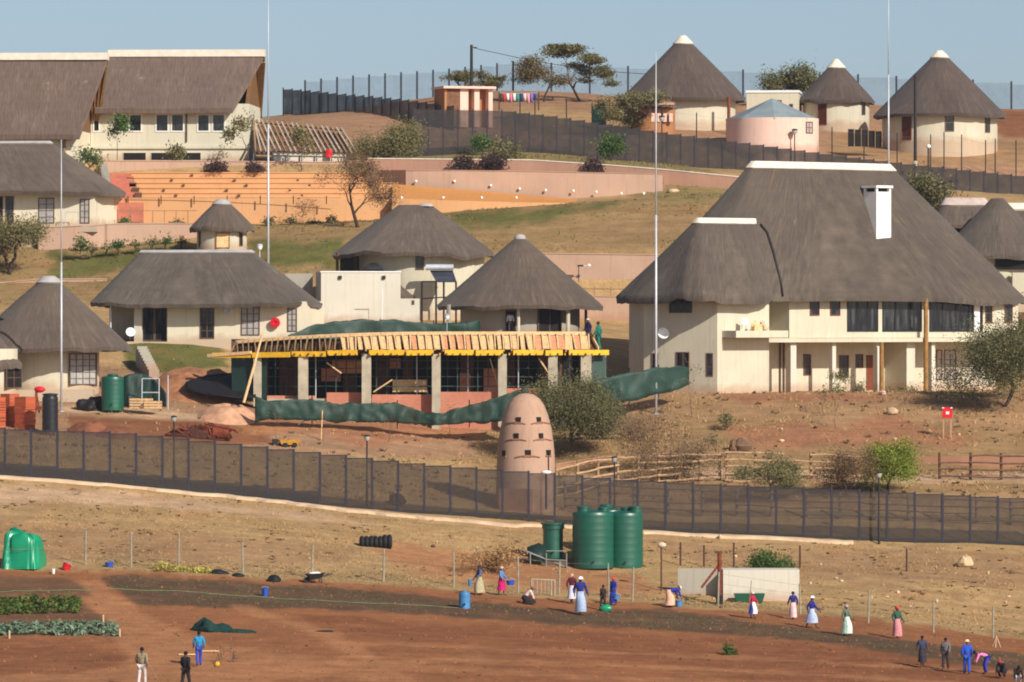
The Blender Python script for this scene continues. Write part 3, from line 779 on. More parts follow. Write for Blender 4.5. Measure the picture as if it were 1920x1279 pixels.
roof_loft('ridge_cap',capmat,rf2,(xw-pL[0])/2+.7,(ylen+1.0)/2,(wx1-wx0)/2,.3,ze-.1,zr2,n=80,m=3,t0=.935,t1=1,off=.05,wav=.02,**W2)
a=MB(); a.tube([(wx1+.1,yr-.5,zr2-.35),(wx1+.35,yr-.9,zr2-.9),(wx1+(xw+.5-wx1)*.35,yr*.55-.9,zr2+(ze-zr2)*.4),(wx1+(xw+.5-wx1)*.75,-.55,zr2+(ze-zr2)*.8),(xw+.55,-.75,ze-.1)],.09,6); a.build('roof_seam',steelk,rf2,smooth=True)  # dark tube drawn along the crease between the two roofs
# chimney
def roof_y(z): 
    t_=(z-(ze-.15))/(zr-ze+.15); f_=(1-t_)+.045*t_*(1-t_); return yc-(.35+(eb-.35)*f_)
zb=zz(1643,447,1.5); q=.72; d=roof_y(zb)+q; xc=u(1643,d); zb=zz(1643,447,d-q); zt=zz(1643,360,d)
CM=Matrix.Translation((xc,d,0))@Matrix.Rotation(R(2),4,'Z')@Matrix.Translation((-xc,-d,0))
def mbc():
    a=MB(); a.m=CM; return a
q2=.62; cho=mbc().box(xc-q,xc+q,d-q,d-q+2*q2,zb-1.2,zt).build('chimney',whitem,house)
ch=mbc()
q3=.16
for xa_,xb_ in((xc-q,xc-q+q3),(xc+q-q3,xc+q)):
    for ya_,yb_ in((d-q,d-q+q3),(d-q+2*q2-q3,d-q+2*q2)): ch.box(xa_,xb_,ya_,yb_,zt+.002,zt+.26)
ch.box(xc-q-.1,xc+q+.1,d-q-.1,d-q+2*q2+.1,zt+.262,zt+.43); ch.build('chimney_cap',whitem,cho)
mbc().box(xc-q+.2,xc+q-.2,d-q+.2,d-q+2*q2-.2,zt+.002,zt+.25).build('chimney_flue',dark,cho)
# things on the balcony
def satellite_dish(label,p,face=0,r=.36,mat=whitem,post=None):
    o=thing('satellite_dish',label,'satellite dish',p,R(face),'satellite dishes on the houses')
    mm=Matrix.Rotation(R(68),4,'X')
    a=MB(); a.m=mm; a.lathe([(.02,-.0),(r*.4,.02),(r*.75,.07),(r,.14),(r*.98,.16),(r*.7,.09),(r*.3,.04),(.01,.02)],28); a.build('dish',mat,o,smooth=True)
    e_=mm@Vector((0,.05,.5)); a=MB(); a.tube([mm@Vector((0,r*.7,.06)),e_],.014,6); a.box(-.03,.03,e_.y-.04,e_.y+.04,e_.z-.03,e_.z+.03); a.build('feed_arm',galv,o)
    a=MB(); a.tube([(0,.02,0),(0,.22,-.08),(0,.22,-.45 if not post else -post)],.022,8); a.build('bracket',galv,o)
    return o
pd=Fl.O+Vector((Fl.d[0]*ul(1243),Fl.d[1]*ul(1243),0))
satellite_dish('round white satellite dish on the shaded left wall of the big thatched house',Vector((pd.x-.02,pd.y-.75,O.z+Fl.z(1243,626))),12,.40)
zb=zz(1430,620,-1.4)
M_h=Matrix.Translation(O)@Matrix.Rotation(yaw,4,'Z')
def onbal(px,d): return M_h@Vector((u(px,d),d,zb))
p0=onbal(1398,-.9); o=thing('plastic_chair','white plastic chair standing at the left end of the balcony','chair',p0,R(10))
a=MB(); a.box(-.22,.22,-.22,.22,.40,.44); a.build('seat',whitem,o)
a=MB(); a.box(-.22,.22,.2,.24,.44,.85); a.build('backrest',whitem,o)
for sx in(-1,1):
    for sy in(-1,1): MB().box(sx*.2-.02,sx*.2+.02,sy*.2-.02,sy*.2+.02,0,.4).build('leg',whitem,o)
p0=onbal(1419,-.8); o=thing('cardboard_box','open tan box beside the chair on the balcony of the big house','box',p0,R(25))
a=MB(); a.box(-.3,.3,-.25,.25,0,.42); a.build('body',woodl,o); a=MB(); a.bar((-.3,-.25,.42),(-.42,-.25,.55),.02,.5); a.bar((.3,-.25,.42),(.43,-.25,.52),.02,.5); a.build('flap',woodl,o)
p0=onbal(1432,-.8); o=thing('laundry_bundle','pale bundle with a blue cloth heaped on the balcony of the big house','bundle',p0)
MB().ball((0,0,.26),.34,.3,.3,14,9,.12,3).build('bundle',solid('pale_cloth',K(214,196,170),.9,.2,6),o,smooth=True); MB().ball((-.05,-.05,.52),.2,.18,.12,12,7,.1,4).build('cloth',solid('pale_blue_cloth',K(130,170,200),.9,.2,6),o,smooth=True)

# ---- thatched houses right behind the big house
Yr_=430; O=P(1870,560,Yr_); rh=thing('thatched_house','thatched house with a cone roof and white ridge, half hidden behind the big house','house',O,0)
s=S(Yr_)
MB().lathe([(75*s,-1.5),(75*s,(560-483)*s)],40).build('wall',cream,rh,smooth=True,auto=True)
roof_loft('front_roof',th_main,rh,118*s,100*s,.45,.45,(560-482)*s,(560-372)*s,n=80,bulge=-.03,seed=31)
r2=roof_loft('back_roof',th_main,rh,230*s,120*s,75*s,.4,(560-480)*s,(560-378)*s,c=(75*s,9),rc=(75*s,9),pw=4,prw=4,n=90,seed=33)
roof_loft('ridge_cap',capmat,r2,230*s,120*s,75*s,.4,(560-480)*s,(560-378)*s,c=(75*s,9),rc=(75*s,9),pw=4,prw=4,n=60,m=3,seed=33,t0=.88,off=.1,wav=.02)
r3=roof_loft('left_roof',th_hut,rh,70*s,80*s,36*s,.4,(560-420)*s,(560-370)*s,c=(-52*s,4.5),rc=(-52*s,4.5),pw=4,prw=4,n=60,seed=34)
roof_loft('ridge_cap',solid('pinkish_mortar',K(196,178,166),.9,.15,2),r3,70*s,80*s,36*s,.4,(560-420)*s,(560-370)*s,c=(-52*s,4.5),rc=(-52*s,4.5),pw=4,prw=4,n=60,m=3,seed=34,t0=.72,off=.08,wav=.02)
MB().box(-10*s,60*s,-80*s,-74*s,(560-506)*s,(560-484)*s).build('dark_opening',dark,rh)
MB().box(20*s,70*s,-100*s,-81*s,-1,(560-512)*s).build('front_wall',cream,rh)

# ---- long thatched house on the left
Yh=402; O=P(340,640,Yh); yaw=R(-8)
lh=thing('long_thatched_house','long cream house with rounded grey thatched roof and a recessed veranda, above the building site','house',O,yaw)
Fc=Face(O,yaw); u=Fc.u; zz=Fc.z; ze=zz(380,566); D=7.5
MB().box(u(314)-.02,u(572),0.001,D,-2.2,ze+.02).build('wall',cream2,lh); MB().box(u(252)-.002,u(314)-.023,.62,D-.01,-2.2,ze+.01).build('recess_wall',cream2,lh); MB().box(u(252)-.01,u(341),-.12,.0,-2.2,-.03).build('threshold',cream2,lh)
w=MB(); w.box(u(205,2.4),u(252)-.006,2.4,D,-2.2,ze+.02); w.build('veranda_back_wall',greywall,lh)
w=MB(); w.box(u(252),u(266),-.1,.3,-2.2,ze-.05); w.build('pillar',whitep,lh)
w=MB(); w.box(u(200),u(252)-.006,-.25,2.39,-2.2,-.02); w.build('veranda_floor',cream2,lh)
MB().box(u(266)+.01,u(314)-.01,.5,.6,ze-.35,ze-.03).build('lintel',whitep,lh)
window(lh,u(266,.55),u(314,.55),0.0,ze-.35,m=Matrix.Translation((0,.55,0)),nx=2,fm=frame_d,pm=glass,name='sliding_door',fw=.1,bars=.08)
MB().tube([(u(208),-.1,-1),(u(208),-.1,ze)],.06,8).build('post',galv,lh)
def wn(px0,px1,py0,py1,**k): return window(lh,u(px0),u(px1),zz(px0,py1),zz(px0,py0),m=Matrix.Translation((0,-.001,0)),**k)
wn(375,402,576,635,nx=2,ny=4,pm=glass); wn(452,487,575,629,nx=3,ny=4,pm=glassw); wn(539,557,578,622,nx=2,ny=4,pm=glassw)
cx=(u(162)+u(612,D))/2; ea=(u(612,D)-u(162))/2; rcx=(u(266,D/2)+u(470,D/2))/2; zr=zz(370,470,D/2)
rf=roof_loft('thatched_roof',th_main,lh,ea,D/2+1.5,(u(470,D/2)-u(266,D/2))/2,.3,ze-.1,zr,c=(cx,D/2),rc=(rcx,D/2),n=140,m=22,pw=4.5,prw=4,bulge=.06,seed=12,wav=.06)
roof_loft('ridge_cap',capgrey,rf,ea,D/2+1.5,(u(470,D/2)-u(266,D/2))/2,.3,ze-.1,zr,c=(cx,D/2),rc=(rcx,D/2),n=90,m=3,pw=4.5,prw=4,bulge=.06,seed=12,t0=.95,off=.07,wav=.02)
ML_=Matrix.Translation(O)@Matrix.Rotation(yaw,4,'Z')
satellite_dish('white satellite dish beside the veranda pillar of the long thatched house',ML_@Vector((u(245,-.4),-.5,zz(245,624,-.4))),10,.33)
satellite_dish('white satellite dish under the eaves of the long thatched house between two windows',ML_@Vector((u(428,-.5),-.6,zz(428,582,-.5))),-30,.35)
o=thing('fire_hose_reel','round red fire hose reel on the sunlit end of the long thatched house','hose reel',ML_@Vector((u(517,-.02),-.05,zz(517,605))),yaw)
a=MB(); a.m=Matrix.Rotation(R(90),4,'X'); a.lathe([(.02,.02),(.14,.02),(.15,.12),(.33,.13),(.34,.1),(.34,.28),(.33,.3),(.14,.3),(.12,.24),(.02,.24)],24); a.build('reel',redp,o)
a=MB(); a.m=Matrix.Rotation(R(90),4,'X'); a.tube([(.24*math.cos(t),.24*math.sin(t),.2) for t in np.linspace(0,6.28,24)],.055,6); a.build('hose',solid('dark_red_hose',K(150,24,30),.6),o)
MB().box(-.05,.05,-.02,.05,-.1,.1).build('bracket',galv,o)

# ---- little hut behind it, the huts on the left edge
o,rw,s=hut('small_hut','small round cream hut with a domed thatched roof and orange door, behind the long house',416,437,375,428,61,47,466,384,cream,th_hut,capgrey,bulge=.16,top=.12,seed=3)
onhut(o,rw,416,s,407,433,466,437,466,fm=woodgold,pm=woodl,name='door'); onhut(o,rw,416,s,450,456,466,433,462,fm=frame_d); onhut(o,rw,416,s,374,378,466,433,464,fm=frame_d)
o,rw,s=hut('round_hut','round cream hut with a wide thatch cone, beside the green tank at the left edge',92,386,519,652,157,94,728,531,cream,th_hut,capgrey,bulge=.05,top=.06,seed=5)
onhut(o,rw,92,s,137,183,728,662,721,nx=4,ny=5,fm=frame_d,pm=glassw); onhut(o,rw,92,s,221,225,728,662,724,fm=frame_d)
MB().box(-3.2,3.2,-rw-1.2,-rw+.6,-1.6,-.06).build('plinth',beige,o)
a=MB(); pts=[]
for i in range(15):
    t=i/14; pts.append(((-92+62*t**.8)*s-.6+.6*t, -(38+118*t**1.1)*s*.62-.35-.6*t, (728-602-50*t**1.9)*s+.25))
a.tube(pts,.09,6); a.build('valley_gutter',steelk,o,smooth=True)
O=P(-25,732,380); o=thing('small_hut','small thatched annex with dark doorway, cut by the left edge of the picture','hut',O,0); s=S(380)
MB().lathe([(58*s,-1.5),(58*s,78*s)],40).build('wall',cream,o,smooth=True,auto=True)
roof_loft('roof',th_hut,o,66*s,66*s,.3,.3,48*s,118*s,seed=8,bulge=.06)
onhut(o,58*s,-25,s,16,40,732,688,728,nx=2,ny=2,fm=frame_d,pm=dark,name='door')

# ---- the house on the terrace at the upper left
Yt=443; O=P(0,422,Yt); s=S(Yt); yaw=R(-10)
th=thing('terrace_house','cream terrace house with a hipped thatched roof below the big hall, upper left','house',O,yaw); Fc=Face(O,yaw);u=Fc.u;zz=Fc.z
D=8; ze=zz(100,360); MB().box(u(-160),u(177),0,D,-.1,ze+.05).build('wall',cream2,th)
MB().box(u(-170),u(186),-.9,D,-.55,-.11).build('floor_slab',beige,th)
rf=roof_loft('thatched_roof',th_hut,th,(u(197)-u(-280))/2,D/2+1.3,(u(92,4)-u(-170))/2,.3,ze,zz(40,266,D/2),c=((u(197)+u(-280))/2,D/2),rc=((u(92,4)+u(-170))/2,D/2),pw=6,prw=4,n=110,m=18,seed=15)
roof_loft('ridge_cap',capgrey,rf,(u(197)-u(-280))/2,D/2+1.3,(u(92,4)-u(-170))/2,.3,ze,zz(40,266,D/2),c=((u(197)+u(-280))/2,D/2),rc=((u(92,4)+u(-170))/2,D/2),pw=6,prw=4,n=80,m=3,seed=15,t0=.955,off=.08,wav=.02)
def tw(a,b_,c_,d_,**k): return window(th,u(a),u(b_),zz(a,d_),zz(a,c_),m=Matrix.Translation((0,-.001,0)),**k)
tw(72,102,371,419,nx=2,ny=4,pm=glassw); tw(150,168,373,419,nx=2,ny=4,pm=glassw); tw(10,26,368,420,fm=frame_d,pm=glass,name='door'); tw(-20,6,368,420,fm=frame_d,pm=dark,name='door')
w=MB(); w.box(u(44),u(68),-.8,6,zz(50,545),-.56); w.box(u(-160),u(44)-.003,-.6,6,zz(20,500),-.56); w.build('lower_wall',cream2,th)
w=MB(); w.box(u(-60),u(44)-.01,2.0,2.2,zz(20,545),zz(20,500)); w.build('garage_door',solid('grey_garage_door',K(86,88,92),.6,.2,2),th)
w=MB()
for i in range(2): w.tube([(u(128+24*i),-.85,-.1),(u(128+24*i),-.85,.95)],.03,6)
w.tube([(u(128),-.85,.95),(u(152),-.85,.95)],.03,6); w.build('balustrade',galv,th)

# ---- the two big thatched halls at the top left
def hall(name,label,O,yaw,L0,L1,D,ze,zr,roofR,ridgeR,roofL,ridgeL,wallm,roofm,backR):
    o=thing(name,label,'hall',O,yaw)
    MB().box(L0,L1,0,D,-1.5,ze+.05).build('wall',wallm,o)
    w=MB(); w.add([(L1-.3,0.0,ze+.06),(L1-.3,D,ze+.06),(L1-.3,D/2,zr-.6),(L1,0.0,ze+.06),(L1,D,ze+.06),(L1,D/2,zr-.6)],[(0,2,1),(3,4,5),(0,1,4,3),(1,2,5,4),(2,0,3,5)]); w.build('gable_wall',solid('gable_boards',K(120,86,50),.85,.3,4),o)
    vs=[];fs=[];uv=[]; n=26;m_=8; oh=1.0; tk=.38
    def pt(i,j,dz=0,side=1):
        t=j/m_; a=i/n; xl=roofL+(ridgeL-roofL)*t; xr=roofR+(ridgeR-roofR)*t
        if side<0: xr=backR+(ridgeR-backR)*t
        y=-oh+(D/2+oh)*t
        if side<0: y=D-y
        return (xl+(xr-xl)*a,y,ze-.35+(zr-ze+.35)*t+dz+.03*math.sin(a*9+t*3))
    rm=MB(); 
    for side in(1,-1):
        top=[[pt(i,j,0,side) for i in range(n+1)] for j in range(m_+1)]; bot=[[pt(i,j,-tk,side) for i in range(n+1)] for j in range(m_+1)]
        b0=len(rm.v); W=n+1; H=m_+1
        vs=[p for r_ in top for p in r_]+[p for r_ in bot for p in r_]; fs=[]
        for j in range(m_):
            for i in range(n):
                a=j*W+i; fs.append((a,a+1,a+W+1,a+W)); a+=W*H; fs.append((a,a+W,a+W+1,a+1))
        for i in range(n): fs.append((i,i+W*H,i+1+W*H,i+1))
        for j in range(m_):
            for e in(0,n):
                a=j*W+e; fs.append((a,a+W,a+W+W*H,a+W*H))
        rm.add(vs,fs)
    ro=rm.build('thatched_roof',roofm,o)
    ul=ro.data.uv_layers.new(name='UVMap')
    for l in ro.data.loops:
        v=ro.data.vertices[l.vertex_index].co; ul.data[l.index].uv=(v.x,v.z*1.3)
    sf=MB()
    for side in(1,-1): sf.grid([[Vector(pt(i,j,-tk-.03,side)) for i in range(n+1)] for j in range(m_+1)])
    sf.build('roof_soffit',solid('gable_boards',K(140,100,56),.85,.3,4),ro)
    w=MB(); w.box(ridgeL,ridgeR,D/2-.62,D/2+.62,zr-.42,zr+.14); w.build('ridge_cap',capmat,ro)
    for k in range(4):                               # rafters under the flying gable
        f_=.25+.22*k; a=(L1+(backR-L1)*f_,D+.4-.1,ze-.55); b_=(L1+(ridgeR-L1)*f_,D/2+.35,zr-.85)
        MB().bar(a,b_,.14).build('gable_rafter',woodgold,o)
    return o
Yq=468; yaw=R(-3); O=P(170,300,Yq); Fc=Face(O,yaw);u=Fc.u;zz=Fc.z
ze=zz(300,213)+.72;D=9.5; zr=zz(350,97,D/2)
hr=hall('thatched_hall','long hall with a brown thatched roof, white ridge and a row of dark windows',O,yaw,0,u(467),D,ze,zr,u(436,-1),u(497,D/2),u(178,-1),u(204,D/2),beige,th_warm,u(491,D+1))
def hw(a,b_,c_,d_,**k): return window(hr,u(a),u(b_),zz(a,d_),zz(a,c_),m=Matrix.Translation((0,-.001,0)),**k)
for a,b_ in ((174,188),(212,238),(241,267),(291,317),(320,346),(369,394),(397,423)): hw(a,b_,213,248,fm=frame_w,fw=.12)
for a,b_ in ((231,274),(283,327),(336,377)): hw(a,b_,286,301,fm=beige,pm=dark,name='basement_opening',fw=.03)
MB().box(u(165),u(467)+.1,-.18,-.003,zz(300,279),zz(300,274)).build('string_course',beige,hr)
MB().tube([(u(350),-.1,zz(350,266)),(u(350),-.1,zz(350,214))],.06,6).build('drain_pipe',woodd,hr)
Yq=460; O=P(-60,310,Yq); Fc=Face(O,yaw);u=Fc.u;zz=Fc.z; ze=zz(80,262)+.72; zr=zz(80,103,D/2)
hl=hall('thatched_hall','hall with a large dark thatched roof and thick white ridge in the top left corner',O,yaw,u(-260),u(144),D,ze,zr,u(149,-1),u(203,D/2),u(-260,-1),u(-260,D/2),cream2,th_warm,u(181,D+1))
MB().tube([(u(121),-.1,-.5),(u(121),-.1,ze)],.12,6).build('drain_pipe',woodm,hl)

# ---- flat white building with a thatched rondavel behind it
Yb=411; O=P(602,604,Yb); yaw=R(6); Fc=Face(O,yaw);u=Fc.u;zz=Fc.z
wb=thing('flat_roofed_building','plain white flat roofed building with a stepped right end, left of the solar heater','building',O,yaw)
w=MB(); w.box(0,u(751),0,5,-2,zz(680,511)); w.box(u(751)+.003,u(787),.003,4.9,-2,zz(770,560)); w.box(u(596),-.003,.004,4.8,-2,zz(600,565)); w.build('wall',whitep,wb)
w=MB(); w.box(u(535,4),-.3,4.0,4.3,-2,zz(560,513,4)); w.build('rear_wall',greywall,wb)  # shade on this side wall is put into the grey plaster
w=MB(); w.box(-.05,u(751)+.05,-.05,5.05,zz(680,511)+.002,zz(680,508.5)); w.build('parapet_coping',whitem,wb)
for px in(638,720): 
    w=MB(); w.box(u(px)-.12,u(px)+.1,-.16,-.004,zz(px,523),zz(px,517)); w.build('wall_lamp',steelk,wb)
window(wb,u(772),u(777),zz(775,571),zz(775,563),m=Matrix.Translation((0,.002,0)),fm=frame_d)
w=MB(); w.box(u(665),u(692),-.02,-.003,zz(680,581),zz(680,579)); w.box(u(691),u(692),-.02,-.003,zz(680,600),zz(680,581.5)); w.build('access_hatch',solid('shadow_gap',K(150,140,120),.9),wb)
w=MB(); w.box(u(715.5),u(717),-.03,-.003,0,zz(716,540)); w.build('wall_pipe',whitem,wb)
o,rw,s=hut('round_hut','thatched hut mostly hidden behind the plain white flat roofed building',703,421,495,560,86,66,605,505,cream,th_hut,capgrey,bulge=.22,top=.08,seed=17)
w=MB(); a=P(540,500,424)
# ---- big round hut with veranda, centre
Yg=424; cxg=790; O=P(cxg,592,Yg); s=S(Yg)
gh=thing('round_hut','big round cream hut with lopsided thatched roof and a solar heater in front','hut',O,0)
rw=118*s; ze=(592-474)*s
MB().lathe([(rw,-2),(rw,0),(rw,ze+.05)],64).build('wall',cream,gh,smooth=True,auto=True)
w=MB(); w.box(-158*s,-60*s,-2.0,3.0,-2,(592-512)*s); w.build('veranda_plinth',greywall,gh)
w=MB(); w.box(-152*s,-70*s,-.8,-.5,(592-512)*s,(592-480)*s); w.build('dark_doors',solid('dark_brown_doors',K(58,46,40),.6,.3,3),gh)
for px in(634,668): MB().tube([((px-cxg)*s,-2.1,-1),((px-cxg)*s,-2.1,ze)],.1,8).build('veranda_post',woodd,gh)
rf=roof_loft('thatched_roof',th_hut,gh,151*s,146*s,30*s,.35,ze-.1,(592-384)*s,c=(-15*s,0),rc=(-12*s,.4),n=110,m=20,pw=2.2,prw=2.2,bulge=.07,seed=21,wav=.12)
roof_loft('ridge_cap',capgrey,rf,16*s,14*s,9*s,8*s,(592-388)*s,(592-382.5)*s,c=(9*s,.2),rc=(9*s,.2),n=40,m=3,t0=.2,off=.02,wav=.01)
onhut(gh,rw,cxg,s,781,797,592,478,507,fm=frame_d,pm=glass)
# ---- hut with veranda, person standing in it
Yv=405; cxv=975; O=P(cxv,628,Yv); s=S(Yv)
vh=thing('round_hut','round thatched hut with a shaded veranda on posts, right behind the building site','hut',O,0)
ze=(628-574)*s; MB().lathe([(112*s,-2),(112*s,ze+1.2)],56).build('wall',greywall,vh,smooth=True,auto=True)
roof_loft('thatched_roof',th_hut,vh,156*s,156*s,9*s,9*s,ze,(628-446)*s,n=96,m=20,bulge=.02,seed=23)
MB().lathe([(13*s,(628-452)*s),(11*s,(628-446)*s),(9*s,(628-441)*s),(2*s,(628-439)*s)],24).build('ridge_cap',capgrey,vh,smooth=True)
for px,y,mt,r_ in((972,-4.9,whitep,.11),(1064,-3.9,cream,.14),(1098,-1.5,woodd,.1),(842,-3.2,greywall,.15)):
    MB().tube([((px-cxv)*s,y,-2),((px-cxv)*s,y,ze+.1)],r_,8).build('veranda_post',mt,vh)
onhut(vh,112*s,cxv,s,1008,1052,628,577,628,fm=frame_d,pm=dark,name='door',nx=2); onhut(vh,112*s,cxv,s,948,968,628,582,628,fm=frame_d,pm=dark,name='door')

# ---- huts along the ridge
up='thatched huts along the top of the hill'
o,rw,s=hut('round_hut','tallest hilltop hut, its thatched cone tipped white, left of the flat white block',1281,501,68,186,118,98,238,83,cream,th_top,capmat,group=up,bulge=.03,seed=41)
MB().tube([((1362-1281)*s,-rw-.9,-1),((1362-1281)*s,-rw-.9,52*s)],.14,8).build('veranda_post',redwood,o)
o,rw,s=hut('round_hut','smallest hilltop thatched hut with a white tip, dark door on its left side',1568,505,112,190,72,62,238,128,cream,th_top,capmat,group=up,bulge=.04,seed=42)
onhut(o,rw,1568,s,1531,1547,238,196,236,fm=redwood,pm=solid('brown_door',K(80,38,26),.5),name='door'); onhut(o,rw,1568,s,1613,1620,238,193,217,fm=frame_d)
o,rw,s=hut('round_hut','wide white hilltop hut at the right with two narrow windows and a brown door',1762,496,96,217,125,108,271,109,cream,th_top,capmat,group=up,bulge=.03,seed=43)
onhut(o,rw,1762,s,1686,1703,271,218,265,fm=redwood,pm=solid('brown_door',K(80,38,26),.5),name='door'); onhut(o,rw,1762,s,1764,1781,271,217,250,fm=frame_d,ny=2); onhut(o,rw,1762,s,1841,1851,271,217,251,fm=frame_d,ny=2)
# pink hut with grey roof
Yp=488; cxp=1448; O=P(cxp,283,Yp); s=S(Yp); o=thing('pink_hut','pale pink round hut with a grey sheet metal roof, on the hilltop','hut',O,0,None)
MB().lathe([(87*s,-1.5),(87*s,60*s)],48).build('wall',palepink,o,smooth=True,auto=True)
a=MB(); a.lathe([(87*s,56*s),(88*s,58.5*s),(4*s,97*s),(1*s,98*s)],8); rfp=a.build('metal_roof',tinroof,o)
onhut(o,87*s,cxp,s,1508,1521,283,230,252,fm=redwood,nx=2,ny=2,pm=glassw)
# flat white block
O=P(1400,240,503); s=S(503); o=thing('flat_roofed_building','small white flat roofed block between the hilltop huts, behind the pink one','building',O,R(-6))
MB().box(0,97*s,0,5,-1.5,66*s).build('wall',cream,o); MB().box(-.08,97*s+.08,-.08,5.08,66*s+.002,66*s+.2).build('roof_edge',whitem,o)
window(o,80*s,87*s,36*s,45*s,fm=frame_d); window(o,54*s,66*s,38*s,52*s,fm=frame_d,pm=glassw)
# mud hut
o,rw,s=hut('mud_hut','low brown mud hut with a patched roof, beside the tallest hilltop hut',1224,492,160,200,44,42,238,None,mud,th_hut,capmat,group=None,bulge=.1,seed=44)
a=MB(); a.m=Matrix.Rotation(R(-9),4,'X'); a.box(-26*s,38*s,-rw-1.1,-rw+.5,30*s,31*s); a.build('tin_sheet',galv,o)
for i in range(5): 
    a=MB(); a.ball(((-20+13*i)*s,-rw-.5+.1*(i%2),37.6*s-.02),.16,.14,.1,8,5,.15,i); a.build('roof_stone',rock_m,o)
a=MB()
for i in range(4):
    a.box(-4*s+i*.5,-4*s+i*.5+.3,-rw-.03,-rw+.4,8*s,24*s)
a.build('painted_panel',palepink,o)
# outhouse
O=P(840,216,490); s=S(490); o=thing('outhouse','small double outhouse with two dark doorways and a flat roof, behind the upper fence','outhouse',O,R(18))
w=MB(); w.box(-.3,88*s,.9,2.9,-1,50*s); w.build('back_wall',mud,o)
Fh=Face(O,R(18))
w=MB(); w.box(-.3,-.1,-.0,.89,-1,50*s); 
w.build('side_wall',mud,o)
for x0,x1_ in((24,40),(52,62),(80,88)):
    w=MB(); w.box(x0*s,x1_*s,-.0,.88,-1,50*s); w.build('front_pier',palepink,o)
w=MB(); w.box(-.1+.003,24*s,.02,.6,-1,50*s); w.build('front_wall',solid('brown_block',K(120,84,62),.9,.3,3),o)
w=MB(); w.box(-.5,92*s,-.4,3.1,50*s+.002,50*s+.2); w.build('roof_slab',palepink,o)

# ---- roofless rafters beside the hall
Yf=465; O=P(560,312,Yf); s=S(Yf)
rfo=thing('open_roof_frame','roof frame of bare slanting rafters right of the thatched hall','roof frame',O,0)
def rp(px,py,d=0): return Vector(((px-560)*s,d,(312-py)*s))
for i in range(21):
    x=462+i*9.4
    a=rp(x-14 if i>2 else 470,218-1.2*0+i*.9,5.2); b_=rp(x+18,283+i*.1,-.5)
    MB().bar(a,b_,.13,.12).build('rafter',solid('bleached_rafter',K(176,158,138),.9,.25,3) if i%3 else woodm,rfo)
for j in range(4):
    t=j/3; a=rp(468+6*t,222+58*t,5.2-5.5*t); b_=rp(640+18*t,238+45*t,5.2-5.5*t); 
    MB().bar(a+Vector((0,0,-.14)),b_+Vector((0,0,-.14)),.1,.1).build('purlin',woodd,rfo)
MB().grid([[rp(470,222,5.4)+Vector((0,0,-.3)),rp(640,240,5.4)+Vector((0,0,-.3))],[rp(478,284,-.3)+Vector((0,0,-.3)),rp(662,288,-.3)+Vector((0,0,-.3))]]).build('roof_lining',solid('brown_lining',K(112,82,64),.9,.3,2),rfo)
w=MB(); w.box((510-560)*s,(650-560)*s,-.2,.0,-1,26*s); w.build('low_wall',whitep,rfo)
for px in(476,512,540,566,594,622,650): MB().box((px-561)*s,(px-559)*s,-.5,-.4,-1,24*s).build('post',solid('slate_post',K(92,96,106),.6),rfo)
o=thing('red_flag','small red cloth hanging on a post under the bare rafters','flag',rp(617,286,-.6)+O,0); a=MB(); a.grid([[(-.25,0,.2),(.0,-.05,.22),(.26,.02,.18)],[(-.22,.03,-.1),(.0,-.03,-.08),(.28,.0,-.12)],[(-.25,0,-.42),(.0,-.06,-.38),(.22,.03,-.44)]]); a.build('cloth',redp,o); MB().tube([(0.02,.05,-1.2),(0.02,.05,.25)],.03,6).build('pole',steelk,o)
# ---- amphitheatre
O=P(480,418,450); am=thing('amphitheatre','orange stepped amphitheatre with curved pink walls on the hillside','amphitheatre',(0,0,0),0)
tops=[372,361.5,352,342.5,333,323.5]
for i,tp in enumerate(tops):
    Yi=449.5+i*2.1; xl=[218,262,256,250,245,240][i]
    a=MB(); A=P(xl,tp,Yi); 
    pts=[]; n=24
    vs=[];fs=[]
    for k in range(n+1):
        px=xl+(760-xl)*k/n; cur=1.6*(k/n)**2
        T=P(px,tp+ (2.0 if i==0 else 0)*(k/n),Yi+cur); vs+=[T-Vector((0,0,(2.6 if i==0 else 1.6))),T,T+Vector((0,2.4 if i<5 else 1.4,0)),T+Vector((0,2.4 if i<5 else 1.4,-1.6))]
    for k in range(n):
        b0=k*4;b1=b0+4
        fs+=[(b0,b1,b1+1,b0+1),(b0+1,b1+1,b1+2,b0+2),(b0+2,b1+2,b1+3,b0+3)]
    fs+=[(0,1,2,3),(n*4+3,n*4+2,n*4+1,n*4)]
    a.add(vs,fs).build('front_wall' if i==0 else 'seating_step',orange,am)
# step edges and small step lights
ed=MB()
for i,tp in enumerate(tops[1:],1):
    Yi=449.5+i*2.1-.02; xl=[218,262,256,250,245,240][i]
    for k in range(4):
        px=xl+25+k*118+i*13+(i%2)*30
        if px<640: 
            q=P(px,tp+5,Yi); q=MB().box(q.x-.09,q.x+.09,q.y-.08,q.y+.3,q.z-.07,q.z+.07).build('step_light',woodd,am)
    vs=[];fs=[]
    for k in range(25):
        px=xl+(760-xl)*k/24; T=P(px,tp,Yi+.02+1.6*(k/24)**2); vs+=[T+Vector((0,-.08,-.05)),T+Vector((0,-.08,.02)),T+Vector((0,.1,.03)),T+Vector((0,.0,-.10))]
    for k in range(24):
        for j in range(4): fs.append((k*4+j,k*4+4+j,k*4+4+(j+1)%4,k*4+(j+1)%4))
    MB().add(vs,fs).build('step_nosing',orange,am)
for i in range(1,5):
    q=P(262-i*5+4,tops[i]+6,449.5+i*2.1-.1); MB().box(q.x-.35,q.x+.2,q.y-.1,q.y+1,q.z-.15,q.z+.25).build('stair_end',woodd,am)
